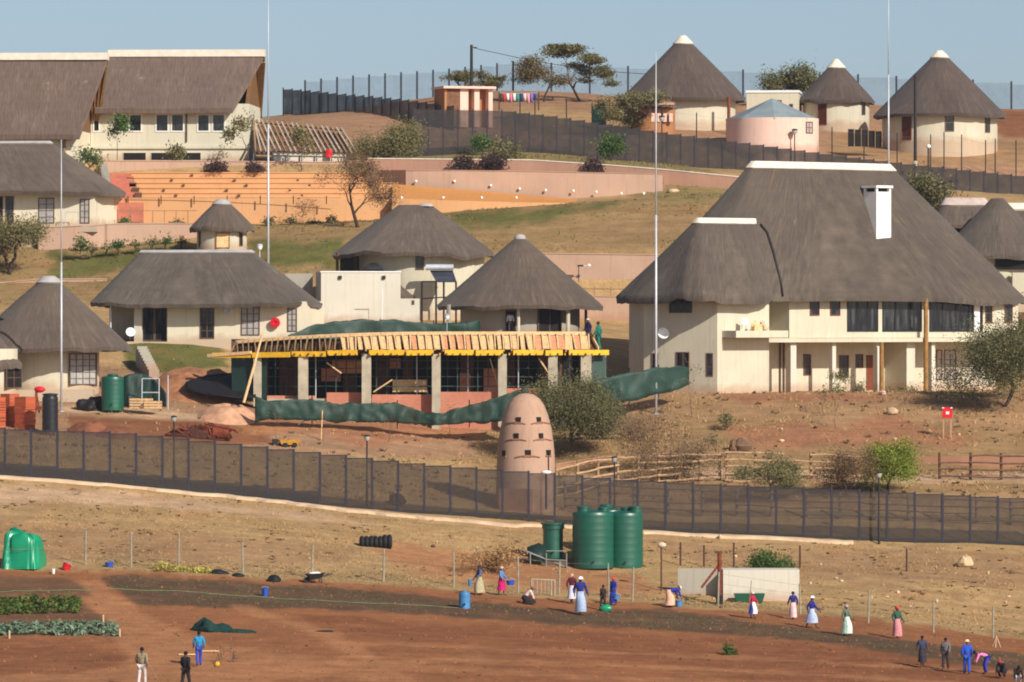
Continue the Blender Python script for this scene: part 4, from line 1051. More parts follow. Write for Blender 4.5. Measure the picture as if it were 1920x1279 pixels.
# stair flight at the left
for i in range(12):
    t=i/11; Yi=448.6+11*t; a=P(206+0*t,380-55*t,Yi); b_=P(268-22*t,380-55*t,Yi)
    MB().box(a.x,b_.x,Yi,Yi+1.6,a.z-1.5,a.z).build('stair_tread',solid('reddish_stair',K(186,112,92),.9,.15,2),am)
MB().add([P(186,306,462),P(200,306,462),P(214,372,448),P(200,376,448)]+[p-Vector((0,0,2)) for p in (P(186,306,462),P(200,306,462),P(214,372,448),P(200,376,448))],[(0,1,2,3),(4,7,6,5),(2,1,5,6),(3,2,6,7),(0,3,7,4)]).build('stair_side_wall',greywall,am)
MB().add([P(203,372,448),P(216,372,448),P(216,392,447.8),P(205,392,447.8)]+[p+Vector((0,.5,0)) for p in (P(203,372,448),P(216,372,448),P(216,392,447.8),P(205,392,447.8))],[(0,3,2,1),(4,5,6,7),(0,1,5,4),(1,2,6,5),(2,3,7,6),(3,0,4,7)]).build('orange_pier',orange,am)
# right arm: low orange front, deeper band, tall pink curved wall
wall_run('low_front_wall',orange,am,[(735,372,400,449.6),(850,376,396,450),(1000,380,392,451),(1146,381,386,453)],.5)
n=30; vs=[];fs=[]
q=poly_at([(735,345,374,455.5),(800,350,376,455.6),(900,358,378,455.8),(1000,367,380.5,456),(1146,379,382,456)],n); f_=poly_at([(735,372,0,449.9),(850,376,0,450.3),(1000,380,0,451.3),(1146,381.5,0,453.3)],n)
for k in range(n): vs+=[P(f_[k][0],f_[k][1]+.6,f_[k][3]+.2),P(q[k][0],q[k][1],q[k][3])]
for k in range(n-1): fs.append((k*2,k*2+2,k*2+3,k*2+1))
MB().add(vs,fs).build('sloping_band',orange2,am)
wall_run('curved_pink_wall',pink,am,[(690,321,340,461.6),(762,320,352,456.4),(850,320,362,456.2),(1000,322,374,456.3),(1150,325,386,456.6),(1243,327,378,457)],.45,capm=pink,cap_h=.05)
wall_run('end_wall',pinkd,am,[(1243.5,327,378,457.1),(1250,328,372,460)],.4)
for px,py in((780,340),(852,340),(920,348),(974,354),(1023,357),(1075,358),(1118,360),(1165,363),(1207,363)):
    q=P(px,py,456.2); 
    MB().ball((q.x,q.y-.12,q.z),.11,.09,.11,10,6).build('wall_light',whitem,am,smooth=True)
for px,py in((753,372),(831,372),(903,372),(968,372)):
    q=P(px,py,450.5); MB().ball((q.x,q.y-.05,q.z+.05),.11,.09,.11,10,6).build('wall_light',whitem,am,smooth=True)
wall_run('upper_pink_wall',pink,am,[(192,302,326,462),(400,303,326,463),(600,305,326,463.5),(740,300,326,464)],.4,capm=pink)
for px in range(240,620,62):
    q=P(px,378,449.3); MB().box(q.x-.04,q.x+.04,q.y-.04,q.y+.04,q.z-.2,q.z+.45).build('rail_post',woodd,am)
a,b_=P(236,371,449.3),P(640,371,449.3); MB().tube([a,b_],.025,6).build('rail',woodm,am)
# ---- retaining walls
def rwall(label,pts,mat,capm=None,thick=.4,name='retaining_wall'):
    o=thing(name,label,'wall',(0,0,0),0); wall_run('wall',mat,o,pts,thick,capm); return o
rwall('long dusty pink wall curving down behind the amphitheatre below the upper fence',[(690,298,330,460.2),(800,299,330,460),(1000,301,335,460),(1150,311,345,459.5),(1250,319,350,459),(1300,324,354,458.5),(1400,334,366,458)],pinkd,capmat)
o=rwall('pink retaining wall below the terrace house, with a thin wire rail on top',[(72,428,500,441),(160,424,478,441),(235,420,464,442),(380,420,452,443)],pink,pink)
for px in range(220,372,22):
    q=P(px,420,443); MB().box(q.x-.03,q.x+.03,q.y+.1,q.y+.16,q.z,q.z+1.0).build('rail_post',woodm,o)
MB().tube([P(218,395,443)+Vector((0,.13,0)),P(370,395,443)+Vector((0,.13,0))],.025,5).build('rail',woodm,o)
rwall('low pink retaining wall left of the long thatched house',[(-80,538,560,431),(82,524,548,431),(200,524,546,431)],pink,pink)
o=rwall('tall pink retaining wall between the veranda hut and the big house',[(1000,476,640,431),(1100,477,640,431),(1250,479,660,431)],pink,pink)
wall_run('lower_wall',pink,o,[(1080,556,660,427.5),(1260,558,680,427.5)],.6,pink)
for px in range(1040,1250,34):
    q=P(px,476,431.2); MB().box(q.x-.03,q.x+.03,q.y,q.y+.06,q.z,q.z+.72).build('rail_post',woodm,o)
MB().tube([P(1030,461,431.2),P(1250,462,431.2)],.025,5).build('rail',woodm,o)
for px in range(1085,1250,30):
    q=P(px,556,427.7); MB().box(q.x-.04,q.x+.04,q.y,q.y+.08,q.z,q.z+.7).build('rail_post',woodm,o)
MB().tube([P(1080,541,427.7),P(1250,543,427.7)],.04,5).build('rail',woodm,o)
o=thing('wall_lamp','small floodlight on a thin pole against the tall pink wall','lamp',P(1085,528,430),0); MB().tube([(0,0,0),(0,0,1.1)],.03,6).build('pole',steelk,o)
a=MB(); a.box(-.1,.35,-.1,.1,1.1,1.22); a.build('lamp_head',steelk,o); a=MB(); a.ball((.75,0,1.18),.14,.1,.12,8,5); a.tube([(.3,0,1.16),(.7,0,1.18)],.02,5); a.build('second_head',whitem,o)

# ---- building under construction
Yc=380; O=P(780,770,Yc); s=S(Yc); D=9.0
ub=thing('unfinished_building','unfinished concrete building with timber formwork roof and yellow beams, in the centre','building',O,0)
def cp(px,py,d=0): return Vector(((px-780)/F*(Yc+d),d,(YH-py)/F*(Yc+d)-O.z))
XL,XR=430,1135
def curve(px): return 2.6*((px-800)/350.0)**2         # the front bows towards the camera
def tc_(px): return 17*((820-px)/390)**2 if px<820 else 0
# slab and sloping formwork
vs=[];fs=[];n=40
for k in range(n+1):
    px=440+(1108-440)*k/n; d=curve(px)+1.6
    T=cp(px,622+tc_(px),d); vs+=[T,T+Vector((0,0,-.22)),T+Vector((0,5.5,-.22)),T+Vector((0,5.5,0))]
for k in range(n):
    for j in range(4): fs.append((k*4+j,k*4+4+j,k*4+4+(j+1)%4,k*4+(j+1)%4))
fs+=[(0,1,2,3),(n*4+3,n*4+2,n*4+1,n*4)]
MB().add(vs,fs).build('roof_slab',woodl,ub)
rg=random.Random(5)
k=0; px=432
while px<1128:
    d=curve(px); lf=px<640
    a=cp(px+rg.uniform(-3,3),656+rg.uniform(-1.5,1.5),d-.35); b_=cp(min(max(px+rg.uniform(-1,1)+(0 if lf else -4),442),1106),627+tc_(px),d+1.5)
    wd=.07 if lf else .09
    MB().bar(a,b_,wd,.22).build('formwork_joist',woodm if lf else woodl,ub)
    if not lf and px<1100:                         # sheeting between the joists
        a2=cp(px+6.5,656+rg.uniform(-2,1),d-.28); b2=cp(px+3,630+tc_(px),d+1.45); 
        w_=rg.uniform(.24,.34) if px<990 else .42
        MB().bar(a2,b2,w_,.05).build('formwork_board',woodl if rg.random()<.7 else solid('pink_board',K(214,150,110),.8,.2,3),ub)
    elif lf and rg.random()<.6:
        a2=cp(px+7,660,d-.2); b2=cp(px+8,634+tc_(px),d+1.2); MB().bar(a2,b2,.10,.05).build('formwork_board',woodd if rg.random()<.5 else woodm,ub)
    px+=11 if lf else 14.5; k+=1
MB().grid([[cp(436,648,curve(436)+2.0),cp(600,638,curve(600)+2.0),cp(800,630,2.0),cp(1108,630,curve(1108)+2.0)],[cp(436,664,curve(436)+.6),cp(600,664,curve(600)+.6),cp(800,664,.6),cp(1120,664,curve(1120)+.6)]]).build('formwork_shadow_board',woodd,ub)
# yellow H beams along the front edge
segs=[(395,470),(470,545),(545,612),(612,672),(690,760),(760,815),(832,890),(890,945),(960,1020),(1020,1056),(1064,1142)]
for i,(a,b_) in enumerate(segs):
    ya=662 if a>600 else 667-(a-395)/205*3
    y0=.0 if a>600 else 1
    for dd,h in((-.30,.34),(.35,.3)):
        MB().bar(cp(a+2,ya-1+ (3 if i%2 else 0)*.3,curve(a)+dd),cp(b_-2,ya-1,curve(b_)+dd),.14,h).build('yellow_beam',yellow if not(i==0 and dd>0) else woodl,ub)
k=0
for px in range(552,1130,13):
    MB().bar(cp(px,664,curve(px)-.5),cp(px,665,curve(px)+1.8),.07,.14).build('cross_beam',yellow if k%2 else woodd,ub); k+=1
MB().bar(cp(388,667,curve(388)-.3),cp(470,661,curve(470)-.4),.16,.2).build('edge_plank',woodl,ub)
# concrete columns
for px,hw,py0,py1 in((482,.26,664,742),(568,.32,664,740),(687,.30,664,762),(818,.28,664,790),(942,.28,664,780),(1036,.30,664,745),(1098,.34,664,740)):
    d=curve(px)+.1; c=cp(px,700,d); z0=cp(px,py1+20,d).z; z1=cp(px,py0,d).z
    MB().box(c.x-hw,c.x+hw,d-hw,d+hw,z0,z1).build('column',concrete,ub)
# inside: back wall with openings, brick parapet
w=MB()
for a,b_ in((430,500),(520,575),(640,662),(700,728),(752,770),(860,885),(925,962),(1010,1050),(1085,1110)):
    A=cp(a,640,7.5);B=cp(b_,640,7.5); w.box(A.x,B.x,7.5,7.8,-2.5,A.z)
w.build('back_wall',solid('brown_block_wall',K(112,74,58),.9,.3,2),ub)
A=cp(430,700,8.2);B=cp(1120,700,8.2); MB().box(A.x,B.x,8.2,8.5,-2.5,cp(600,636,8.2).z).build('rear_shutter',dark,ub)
for i,(a,b_,c_,d_) in enumerate(((500,590,742,770),(612,680,736,775),(697,810,740,785),(826,935,735,785),(950,1030,728,765))):
    d=curve((a+b_)/2)+.7; A=cp(a,c_,d);B=cp(b_,c_,d); MB().box(A.x,B.x,d,d+.25,-2.5,A.z).build('brick_parapet',brick,ub)
A=cp(500,742,1.4);B=cp(1060,742,1.4); MB().box(A.x,B.x,1.4,8.1,-2.6,cp(700,748,1.4).z).build('floor_slab',concrete,ub)
# stacked things inside
for a,b_,c_,d_,y_,mt in((735,800,712,735,2.6,woodl),(600,636,690,715,5,brick),(905,930,690,735,4,brick),(860,880,700,735,4.5,brick),(620,675,675,700,5.5,solid('pink_board',K(214,150,110))),(728,748,672,692,6,brick)):
    A=cp(a,d_,y_);B=cp(b_,c_,y_); MB().box(A.x,B.x,y_,y_+.5,A.z,B.z).build('stacked_boards' if mt is woodl else 'brick_pile',mt,ub)
# scaffold tubes
k=0
for px in range(496,1130,19):
    d=curve(px)+ (1.3 if k%2 else 2.6); a=cp(px,748,d); b_=cp(px,664,d); MB().tube([a,b_],.035,6).build('scaffold_pole',teal if k%5 else galv,ub); k+=1
for py in(676,690,706,724):
    for a,b_ in((500,610),(610,690),(690,815),(818,940),(940,1040),(1040,1130)):
        d=curve((a+b_)/2)+1.5; MB().tube([cp(a,py,curve(a)+1.5),cp((a+b_)/2,py+1,d),cp(b_,py,curve(b_)+1.5)],.028,5).build('scaffold_rail',teal,ub)
for a,b_ in(((918,672),(940,745)),((700,735),(735,712)),((612,680),(640,700)),((1010,672),(1032,705))): MB().bar(cp(a[0],a[1],1.2),cp(b_[0],b_[1],1.0),.08).build('brace',woodl,ub)
# dark netted bay on the left
A=cp(428,660,curve(430)); MB().grid([[cp(432,668,curve(430)+.2),cp(500,668,curve(500)+.2)],[cp(434,750,curve(430)-.1),cp(500,748,curve(500)+.1)]]).build('dark_net',netdark,ub)
MB().grid([[cp(1100,668,curve(1100)+.4),cp(1135,668,curve(1135)+.4)],[cp(1104,735,curve(1100)+.2),cp(1136,725,curve(1135)+.2)]]).build('dark_net',netgrn,ub)
o=thing('timber_prop','long pale timber pole leaning against the left end of the formwork roof','pole',P(457,755,376.6),0)
MB().tube([(0,0,0),(.6,.5,2.2),(1.15,1.0,4.4)],[.09,.085,.07],8).build('pole',woodl,o)
# heap of soil / pit edge on the left
# ---- green shade nets
def net(label,pts,mat,Yj=.03,n=110,rows=9,seed=0,name='shade_net',posts=()):
    o=thing(name,label,'netting',(0,0,0),0); q=poly_at(pts,n); rg=random.Random(seed); ph=rg.uniform(0,6)
    R_=[]
    for j in range(rows):
        t=j/(rows-1); row=[]
        for i,p in enumerate(q):
            fold=.07*math.sin(i*.37+ph+1.4*t)+.06*math.sin(i*.9+2.5*t+ph)+.14*noise.noise((i*.45,t*2.5,seed*3.1))+.14*noise.noise((i*.2,t*1.2,seed+.3))+.07*noise.noise((i*1.3,t*3,seed+2.3))
            py=p[1]+(p[2]-p[1])*t+ ((3.4*noise.noise((i*.17,j,seed))+2.0*noise.noise((i*.6,j,seed+7))+1.5*abs(math.sin(i*.11+ph))) if j in(0,rows-1) else 0)
            row.append(P(p[0],py,p[3]-Yj*3*t*(1-t)+fold*(.5+.9*t)))
        R_.append(row)
    sheet('net',mat,R_,o)
    for px,py0,py1,Y in posts: 
        a,b_=P(px,py1,Y+.1),P(px,py0,Y+.1); MB().tube([a-Vector((0,0,.4)),b_],.035,6).build('net_post',steelk,o)
    return o
net('long sagging dark green shade net stretched along the foot of the building site',[(478,742,792,374.5),(500,750,785,374.5),(585,748,788,375),(640,755,790,375.5),(745,755,792,376),(800,772,796,376),(830,774,796,376),(930,744,790,376),(990,725,778,376)],netgrn,seed=1,posts=[(585,742,790,375),(745,750,792,376),(880,750,790,376)])
net('green shade net running up to the wall of the big house',[(1085,722,775,381),(1120,712,768,382),(1180,698,752,383),(1235,688,738,384),(1270,684,730,385),(1292,688,720,386)],netgrn,seed=3,n=40,posts=[(1180,690,750,383.2),(1235,684,735,384.2)])
net('grey green shade net hanging behind the formwork roof, below the white building',[(540,628,640,397),(590,606,640,398),(680,598,640,399),(760,600,640,399.5),(820,606,640,400),(870,604,640,400),(900,598,640,400.5)],netgrn,seed=5,n=60,posts=[(713,598,640,399.4),(813,600,640,400)])
net('dark green net draped beside the steps behind the green water tank',[(232,705,760,380),(255,698,757,380),(285,705,755,380.5),(312,735,762,380)],netdark,seed=7,n=24)
o=thing('metal_frame','light metal frame leaning before the dark net beside the green tank','frame',P(290,762,378.3),0); a=MB(); s=S(378)
for q,w_ in(((-24*s,0,0),(-24*s,.2,52*s)),((-24*s,.2,52*s),(8*s,.2,52*s)),((8*s,.2,52*s),(8*s,0,0)),((-24*s,.1,26*s),(8*s,.1,26*s))): a.tube([q,w_],.035,6)
a.build('frame',galv,o); MB().tube([(25*s,0,-.2),(25*s,0,58*s)],.04,6).build('pole',galv,o)

# ---- the beehive shaped clay tower
Yt=357.5; O=P(986,985,Yt); s=S(Yt)
tw_=thing('clay_tower','tall pinkish clay tower shaped like a beehive with small dark holes','tower',O,0)
prof=[(57,-30),(57,0),(56.5,40),(55.5,90),(54,130),(52,155),(48,182),(42,206),(34,226),(25,238),(14,245.5),(4,247.5),(.5,247.6)]
pf=[]
for i in range(len(prof)-1):
    for t in(0,.25,.5,.75): pf.append(((prof[i][0]*(1-t)+prof[i+1][0]*t)*s,(prof[i][1]*(1-t)+prof[i+1][1]*t)*s))
pf.append((prof[-1][0]*s,prof[-1][1]*s))
MB().lathe(pf,64).build('shaft',plaster('clay_tower_plaster',K(187,152,130),.28),tw_,smooth=True)
def tr_(h): return float(np.interp(h,[p[1] for p in prof],[p[0] for p in prof]))
for px,py,w_,hh in((972,787,9,11),(1010,787,8,11),(968,817,9,11),(1014,817,8,11),(990,848,11,11),(945,849,6,10),(1028,848,8,10)):
    h=985-py; r_=tr_(h)*s; phi=math.asin((px-986)*s/r_); a=MB(); a.m=Matrix.Rotation(phi,4,'Z')@Matrix.Translation((0,-r_,0)); ww=w_*s/max(.5,math.cos(phi))
    a.box(-ww/2,ww/2,-.035,.3,(h-hh/2)*s,(h+hh/2)*s); hole=a.build('opening',dark,tw_)
    a=MB(); a.m=Matrix.Rotation(phi,4,'Z')@Matrix.Translation((0,-r_,0)); a.box(-ww/2-.08,ww/2+.08,-.09,.2,(h-hh/2)*s-.06,(h-hh/2)*s-.003); a.build('sill',mud,tw_)
for py,arcs in((793,((947,985),(996,1032))),(824,((948,987),(1000,1034))),(855,((966,1012),))):
    for a0,a1 in arcs:
        h=985-py; r_=(tr_(h)+.8)*s; pts=[]
        for k in range(11):
            px=a0+(a1-a0)*k/10; phi=math.asin(max(-.97,min(.97,(px-986)*s/r_))); pts.append((r_*math.sin(phi),-r_*math.cos(phi),(h+3.2*math.sin(math.pi*k/10)-1.5)*s))
        MB().tube(pts,.045,5).build('ledge',plaster('ledge_clay',K(150,108,88)),tw_)
a=MB(); r_=tr_(100)*s; phi=math.asin((1028-986)*s/r_); a.tube([(r_*math.sin(phi)+.02,-r_*math.cos(phi)-.04,100*s),(r_*math.sin(phi)+.02,-r_*math.cos(phi)-.04,138*s)],.03,5); a.build('cable',steelk,tw_)
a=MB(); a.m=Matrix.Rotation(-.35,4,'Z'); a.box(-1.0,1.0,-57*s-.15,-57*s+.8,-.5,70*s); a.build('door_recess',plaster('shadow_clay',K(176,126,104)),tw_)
# ================================================================== fences
def settle(o):
    bpy.context.view_layer.update()
    lo=Vector((1e9,1e9,1e9)); hi=-lo
    for ch in o.children_recursive:
        if ch.type!='MESH': continue
        for c in ch.bound_box:
            w=ch.matrix_world@Vector(c)
            for i in range(3): lo[i]=min(lo[i],w[i]); hi[i]=max(hi[i],w[i])
    b0=Vector(((lo.x+hi.x)/2,(lo.y+hi.y)/2,lo.z)); o.location=b0
    for ch in o.children: ch.location-=b0
def mesh_fence(label,pts,step,mat,postm,pw=.1,lower=None,group=None,stag=True,post_over=0.0,frame=True,name='mesh_fence',postw=None,jit=0.0,seed=0,both=0.0,last=True):
    """pts: (px, py_top, py_bottom, Y); one post every `step` picture pixels, one panel per bay"""
    o=thing(name,label,'fence',(0,0,0),0,group); n=max(2,int(round(abs(pts[-1][0]-pts[0][0])/step)))
    q=poly_at(pts,n+1) if pts[-1][0]>pts[0][0] else poly_at(pts[::-1],n+1); rg=random.Random(seed)
    for i,p in enumerate(q):
        T=P(p[0],p[1],p[3]); B=P(p[0],p[2],p[3])
        if i==n and not last: break
        ov=post_over+rg.uniform(-jit,jit)
        MB().box(T.x-pw/2,T.x+pw/2,T.y-.05,T.y+.05,B.z-.6,T.z+.12+ov).build('post',postm,o)
        if i==n: break
        p2=q[i+1]; T2=P(p2[0],p2[1],p2[3]); B2=P(p2[0],p2[2],p2[3])
        zt=(T.z+T2.z)/2 if stag else None
        a=MB(); y0=T.y-.012; y1=T2.y-.012
        x0=T.x+pw/2+.002; x1=T2.x-pw/2-.002
        za,zb=(zt,zt) if stag else (T.z,T2.z)
        ba,bb=(min(B.z,B2.z)-.05,)*2 if stag else (B.z-.05,B2.z-.05)
        a.add([(x0,y0,ba),(x1,y1,bb),(x1,y1,zb),(x0,y0,za)],[(0,1,2,3)]); pn=a.build('mesh_panel',mat,o)
        if frame:
            MB().bar((x0,y0,za),(x1,y1,zb),.05).build('top_rail',postm,pn); MB().bar((x0,y0,ba+.08),(x1,y1,bb+.08),.05).build('bottom_rail',postm,pn)
        if lower:
            a=MB(); h=lower[1]; a.add([(x0,y0-.03,ba),(x1,y1-.03,bb),(x1,y1-.03,bb+h),(x0,y0-.03,ba+h)],[(0,1,2,3)]); a.build('lower_mesh',lower[0],pn)
    settle(o); return o
perim=[(-40,801,886,352),(0,805,890,352),(220,812,908,352),(400,830,925,352),(600,851,945,352),(780,871,962,352),(1040,890,973,352),(1130,898,984,352),(1300,908,996,352),(1600,920,1010,352),(1920,936,1020,352),(1975,938,1024,352)]
i_=5
mesh_fence('left run of the long dark mesh fence, with a dense band along its foot',[p for p in perim if p[0]<=600],51,mesh_f,steelb,.13,last=False,lower=(mesh_d,.85),group='security fence across the slope')
mesh_fence('middle run of the long dark mesh fence, in front of the clay tower',[p for p in perim if 600<=p[0]<=1040],51,mesh_f,steelb,.13,last=False,lower=(mesh_d,.25),group='security fence across the slope')
mesh_fence('right run of the long dark mesh fence, behind the big green tanks',[p for p in perim if p[0]>=1040],51,mesh_f,steelb,.13,lower=(mesh_d,.2),group='security fence across the slope')
ugr='fences along the top of the hill'
mesh_fence('dark mesh fence running down from the outhouse to behind the big house',[(941,208,279,478),(1040,219,290,478),(1130,233,303,478),(1226,247,314,478),(1310,258,322,478),(1428,273,330,478),(1600,296,345,478),(1710,309,356,478),(1920,331,375,478),(2000,340,384,478)],26,mesh_t,steelb,.11,group=ugr,post_over=0,frame=False)
mesh_fence('short grey mesh fence with tall panels behind the wide olive bush',[(776,205,294,471),(941,208,280,477.5)],27,mesh_d,steelb,.10,group=ugr,frame=False)
mesh_fence('dark mesh fence climbing away left from the outhouse behind the bare rafters',[(531,167,213,528),(570,170,214,526),(640,177,220,515),(700,182,226,505),(776,190,240,495),(850,200,252,489)],17,mesh_t,steelk,.12,group=ugr,frame=False)
mesh_fence('pale see-through mesh fence against the sky along the left part of the crest',[(572,155,214,533),(650,147,212,533),(780,138,205,533),(845,133,198,533),(940,122,190,533),(962,119,184,533)],31,mesh_l,steelb,.17,group=ugr,frame=False,post_over=.1)
mesh_fence('thin mesh fence on the crest with wide bays behind the hilltop huts',[(962,119,184,533),(1100,125,184,533),(1175,128,188,533),(1395,135,196,533),(1640,145,204,533),(1900,157,212,533),(2040,165,218,533)],74,mesh_l,steelb,.17,group=ugr,frame=False,post_over=.1)
dullwire=solid('dull_wire',K(120,110,96),.8)
# plain wire fences
def wire_fence(label,posts,mat,wires,ph,pr=.06,sides=6,group=None,name='wire_fence',wm=None,lean=.0,seed=0):
    o=thing(name,label,'fence',(0,0,0),0,group); rg=random.Random(seed); tops=[]
    for p in posts:
        b0=gat(p[0],p[1],*(p[2:] if len(p)>2 else ())); t=b0+Vector((rg.uniform(-lean,lean),0,ph*rg.uniform(.94,1.06)))
        MB().tube([b0-Vector((0,0,.4)),t],[pr,pr*.9],sides).build('post',mat,o); tops.append((b0,t))
    for w in wires:
        pts=[]
        for (b0,t) in tops: pts.append(b0+(t-b0)*w)
        MB().tube(pts,.006,3).build('wire',wm or dullwire,o)
    settle(o); return o
grey_post=solid('grey_post',K(150,146,128),.9,.25,4)
wire_fence('wire fence of thin grey posts along the upper edge of the vegetable field',[(-20,1056),(160,1062),(246,1066),(335,1068),(456,1078),(585,1087),(719,1091),(851,1100),(972,1112),(1048,1116),(1142,1122),(1186,1130)],grey_post,(.35,.65,.95),1.95,.055,seed=1,lean=.06)
wire_fence('wire fence of thin grey posts right of the white water trough wall',[(1346,1135),(1501,1150),(1628,1168),(1750,1185),(1862,1196),(1990,1210)],grey_post,(.35,.65,.95),1.75,.055,seed=2,lean=.06)
wire_fence('wire fence of rusty posts on the bank above the white trough wall',[(1186,1060,330,348),(1276,1062,330,348),(1320,1064,330,348),(1376,1062,330,348),(1500,1064,330,348),(1700,1072,330,348),(1930,1082,330,348)],solid('rusty_post',K(86,60,50),.9,.3,4),(.4,.9),1.35,.06,seed=3)
wire_fence('thin wire fence with tall posts just above the upper dark fence',[(1428,300,480,495),(1465,304,480,495),(1500,308,480,495),(1560,312,480,495),(1620,312,480,495),(1682,318,480,495),(1745,320,480,495),(1770,322,480,495),(1803,326,480,495),(1848,330,480,495),(1866,332,480,495),(1905,338,480,495)],steelk,(.5,.9),3.1,.05,seed=4)
wire_fence('sparse wire fence with dark posts between the outhouse and the mud hut',[(975,236,479,495),(1003,240,479,495),(1062,244,479,495),(1110,250,479,495),(1241,262,479,495),(1306,268,479,495),(1395,278,479,495)],steelk,(.5,.9),2.6,.05,seed=5)
# kraal: low pinkish wall and a fence of stacked rails
o=thing('retaining_wall','low pinkish wall behind the stacked rails, right of the clay tower','wall',(0,0,0),0)
wall_run('wall',pinkd,o,[(1043,872,905,370),(1130,858,900,372),(1250,851,895,373),(1400,850,895,373)],.3,pink); settle(o)
o=thing('retaining_wall','low pinkish wall behind the rail fence at the right edge, below the red sign','wall',(0,0,0),0)
wall_run('wall',pinkd,o,[(1690,857,912,371),(1800,855,912,370),(2000,852,916,369)],.3); settle(o)
def rail_fence(label,pts,mats,nr,px_step,seed,rr=.07):
    o=thing('rail_fence',label,'fence',(0,0,0),0,'rail fences of the cattle pen'); rg=random.Random(seed); q=poly_at(pts,max(2,int((pts[-1][0]-pts[0][0])/px_step))+1)
    for i,p in enumerate(q):
        T=P(p[0],p[1]-2,p[3]);B=P(p[0],p[2],p[3]); dx=rg.uniform(-.05,.05)
        MB().tube([B-Vector((0,0,.4)),T+Vector((dx,0,.05))],[.10,.085],7).build('post',woodd if mats is None else mats[1],o)
    for j in range(nr):
        t=(j+.2)/nr
        for i in range(len(q)-1):
            a,b_=q[i],q[i+1]; A=P(a[0]-2,a[1]+(a[2]-a[1])*t+rg.uniform(-1,1),a[3]-.12-.1*(i%2)); B=P(b_[0]+2,b_[1]+(b_[2]-b_[1])*t+rg.uniform(-1,1),b_[3]-.12-.1*(i%2))
            if rg.random()<.06: continue
            MB().tube([A,(A+B)/2+Vector((0,0,rg.uniform(-.06,.06))),B],[rr*rg.uniform(.8,1.2),rr,rr*rg.uniform(.7,1.1)],6).build('rail',mats[0] if mats else woodm,o)
    settle(o); return o
rail_fence('fence of pale stacked rails right of the clay tower, below the grey bush',[(1044,880,975,362),(1080,868,975,363),(1130,858,945,364.5),(1180,854,935,365.5),(1250,852,922,366),(1350,850,916,366.5)],(solid('bleached_rail',K(180,146,112),.9,.25,3),woodm),6,36,1)
rail_fence('middle fence of bleached stacked rails behind the two leafless bushes',[(1362,846,912,366),(1450,848,912,366),(1560,852,914,366),(1680,856,916,366)],(solid('bleached_rail',K(180,146,112)),woodm),5,46,2)
rail_fence('fence of dark rails at the right edge, right of the bright green bush',[(1762,852,916,365.5),(1826,852,918,365.5),(1876,853,918,365.5),(1935,853,920,365.5)],(solid('dark_rail',K(112,80,66),.9,.3,3),woodd),5,55,3,.06)
rail_fence('long inner pen fence of thin dark rails right behind the dark mesh fence',[(1060,905,972,357.5),(1200,912,975,357),(1400,922,982,356.5),(1650,930,992,356),(1960,940,1005,355.5)],(solid('shaded_rail',K(112,86,70),.9,.3,3),solid('grey_pen_post',K(120,112,108),.9,.2,3)),5,62,4,.05)
# kerb along the foot of the perimeter fence
k_=[(-60,893),(0,896),(200,912),(400,931),(600,953),(780,972),(960,988),(1040,985),(1200,1000),(1340,1007),(1450,1013),(1600,1019)]
vs=[];fs=[]; q=poly_at(k_,90)
for p in q:
    g_=gat(p[0],p[1],335,356); vs+=[g_+Vector((0,-.32,-.3)),g_+Vector((0,-.30,.10)),g_+Vector((0,.30,.16)),g_+Vector((0,.34,-.3))]
for i in range(len(q)-1):
    for j in range(3): fs.append((i*4+j,i*4+4+j,i*4+5+j,i*4+1+j))
tag(MB().add(vs,fs).build('kerb',solid('pale_concrete',K(212,184,152),.95,.2,1.2,bmp=.02)),'pale concrete kerb below the long dark mesh fence','kerb',kind='structure')

# ================================================================== masts, lamps, poles
def mast(label,px,py0,py1,Y,w=4.4,mat=None):
    b0=P(px,py1,Y); b0.z=min(b0.z,gz(b0.x,b0.y))-.05 ; h=P(px,py0,Y).z-b0.z; o=thing('lightning_mast',label,'mast',b0,0,'tall thin masts')
    s=S(Y); MB().tube([(0,0,0),(0,0,h*.55)],[w/2*s,w*.42*s],10).build('lower_pole',mat or galv,o,smooth=True)
    MB().tube([(0,0,h*.55),(0,0,h)],[w*.34*s,w*.16*s],8).build('upper_pole',mat or galv,o,smooth=True)
    MB().tube([(0,0,-.02),(0,0,.06)],w*1.3*s,10).build('base_plate',mat or galv,o)
mast('tall white mast in front of the round hut at the left edge',115,262,758,377)
mast('tall white mast rising beside the white building into the sky, left of the leafless tree',503,-40,497,425)
mast('tall white mast in front of the shaded left wall of the big house',1230,98,692,384,5)
mast('tall faint mast behind the ridge of the big house',1666,-40,345,462,3.6)
def lamp(label,px,py0,py1,Y,mat=steelk,headm=None,group='lamp posts along the fence',w=3.2,head=True):
    b0=P(px,py1,Y); b0.z=min(b0.z,gz(b0.x,b0.y))-.03; s=S(Y); h=P(px,py0,Y).z-b0.z; o=thing('lamp_post',label,'lamp post',b0,0,group)
    MB().tube([(0,0,0),(0,0,h*.35),(0,0,h*.36),(0,0,h-10*s)],[w*.75*s,w*.7*s,w*.5*s,w*.45*s],10).build('pole',mat,o,smooth=True,auto=True)
    if head:
        MB().lathe([(3.5*s,h-11*s),(5*s,h-7*s),(5.4*s,h-3.4*s)],12).build('lantern',headm or glassw,o)
        MB().lathe([(6.3*s,h-3.3*s),(5*s,h-1.3*s),(.5*s,h)],12).build('lamp_cap',mat,o)
lamp('dark lamp post at the fence below the heap of rusty steel',326,779,908,354.5)
lamp('dark lamp post at the fence, next one left of the clay tower',688,815,952,353.2)
lamp('dark lamp post at the fence behind the big green tanks',1152,855,985,353.2)
lamp('dark lamp post at the fence in front of the bright green bush',1648,884,1014,351.4)
lamp('white headed lamp post standing before the net behind the formwork roof',838,588,625,398,solid('pale_lamp_post',K(150,160,164),.5),whitem,'lamp posts among the houses',2)
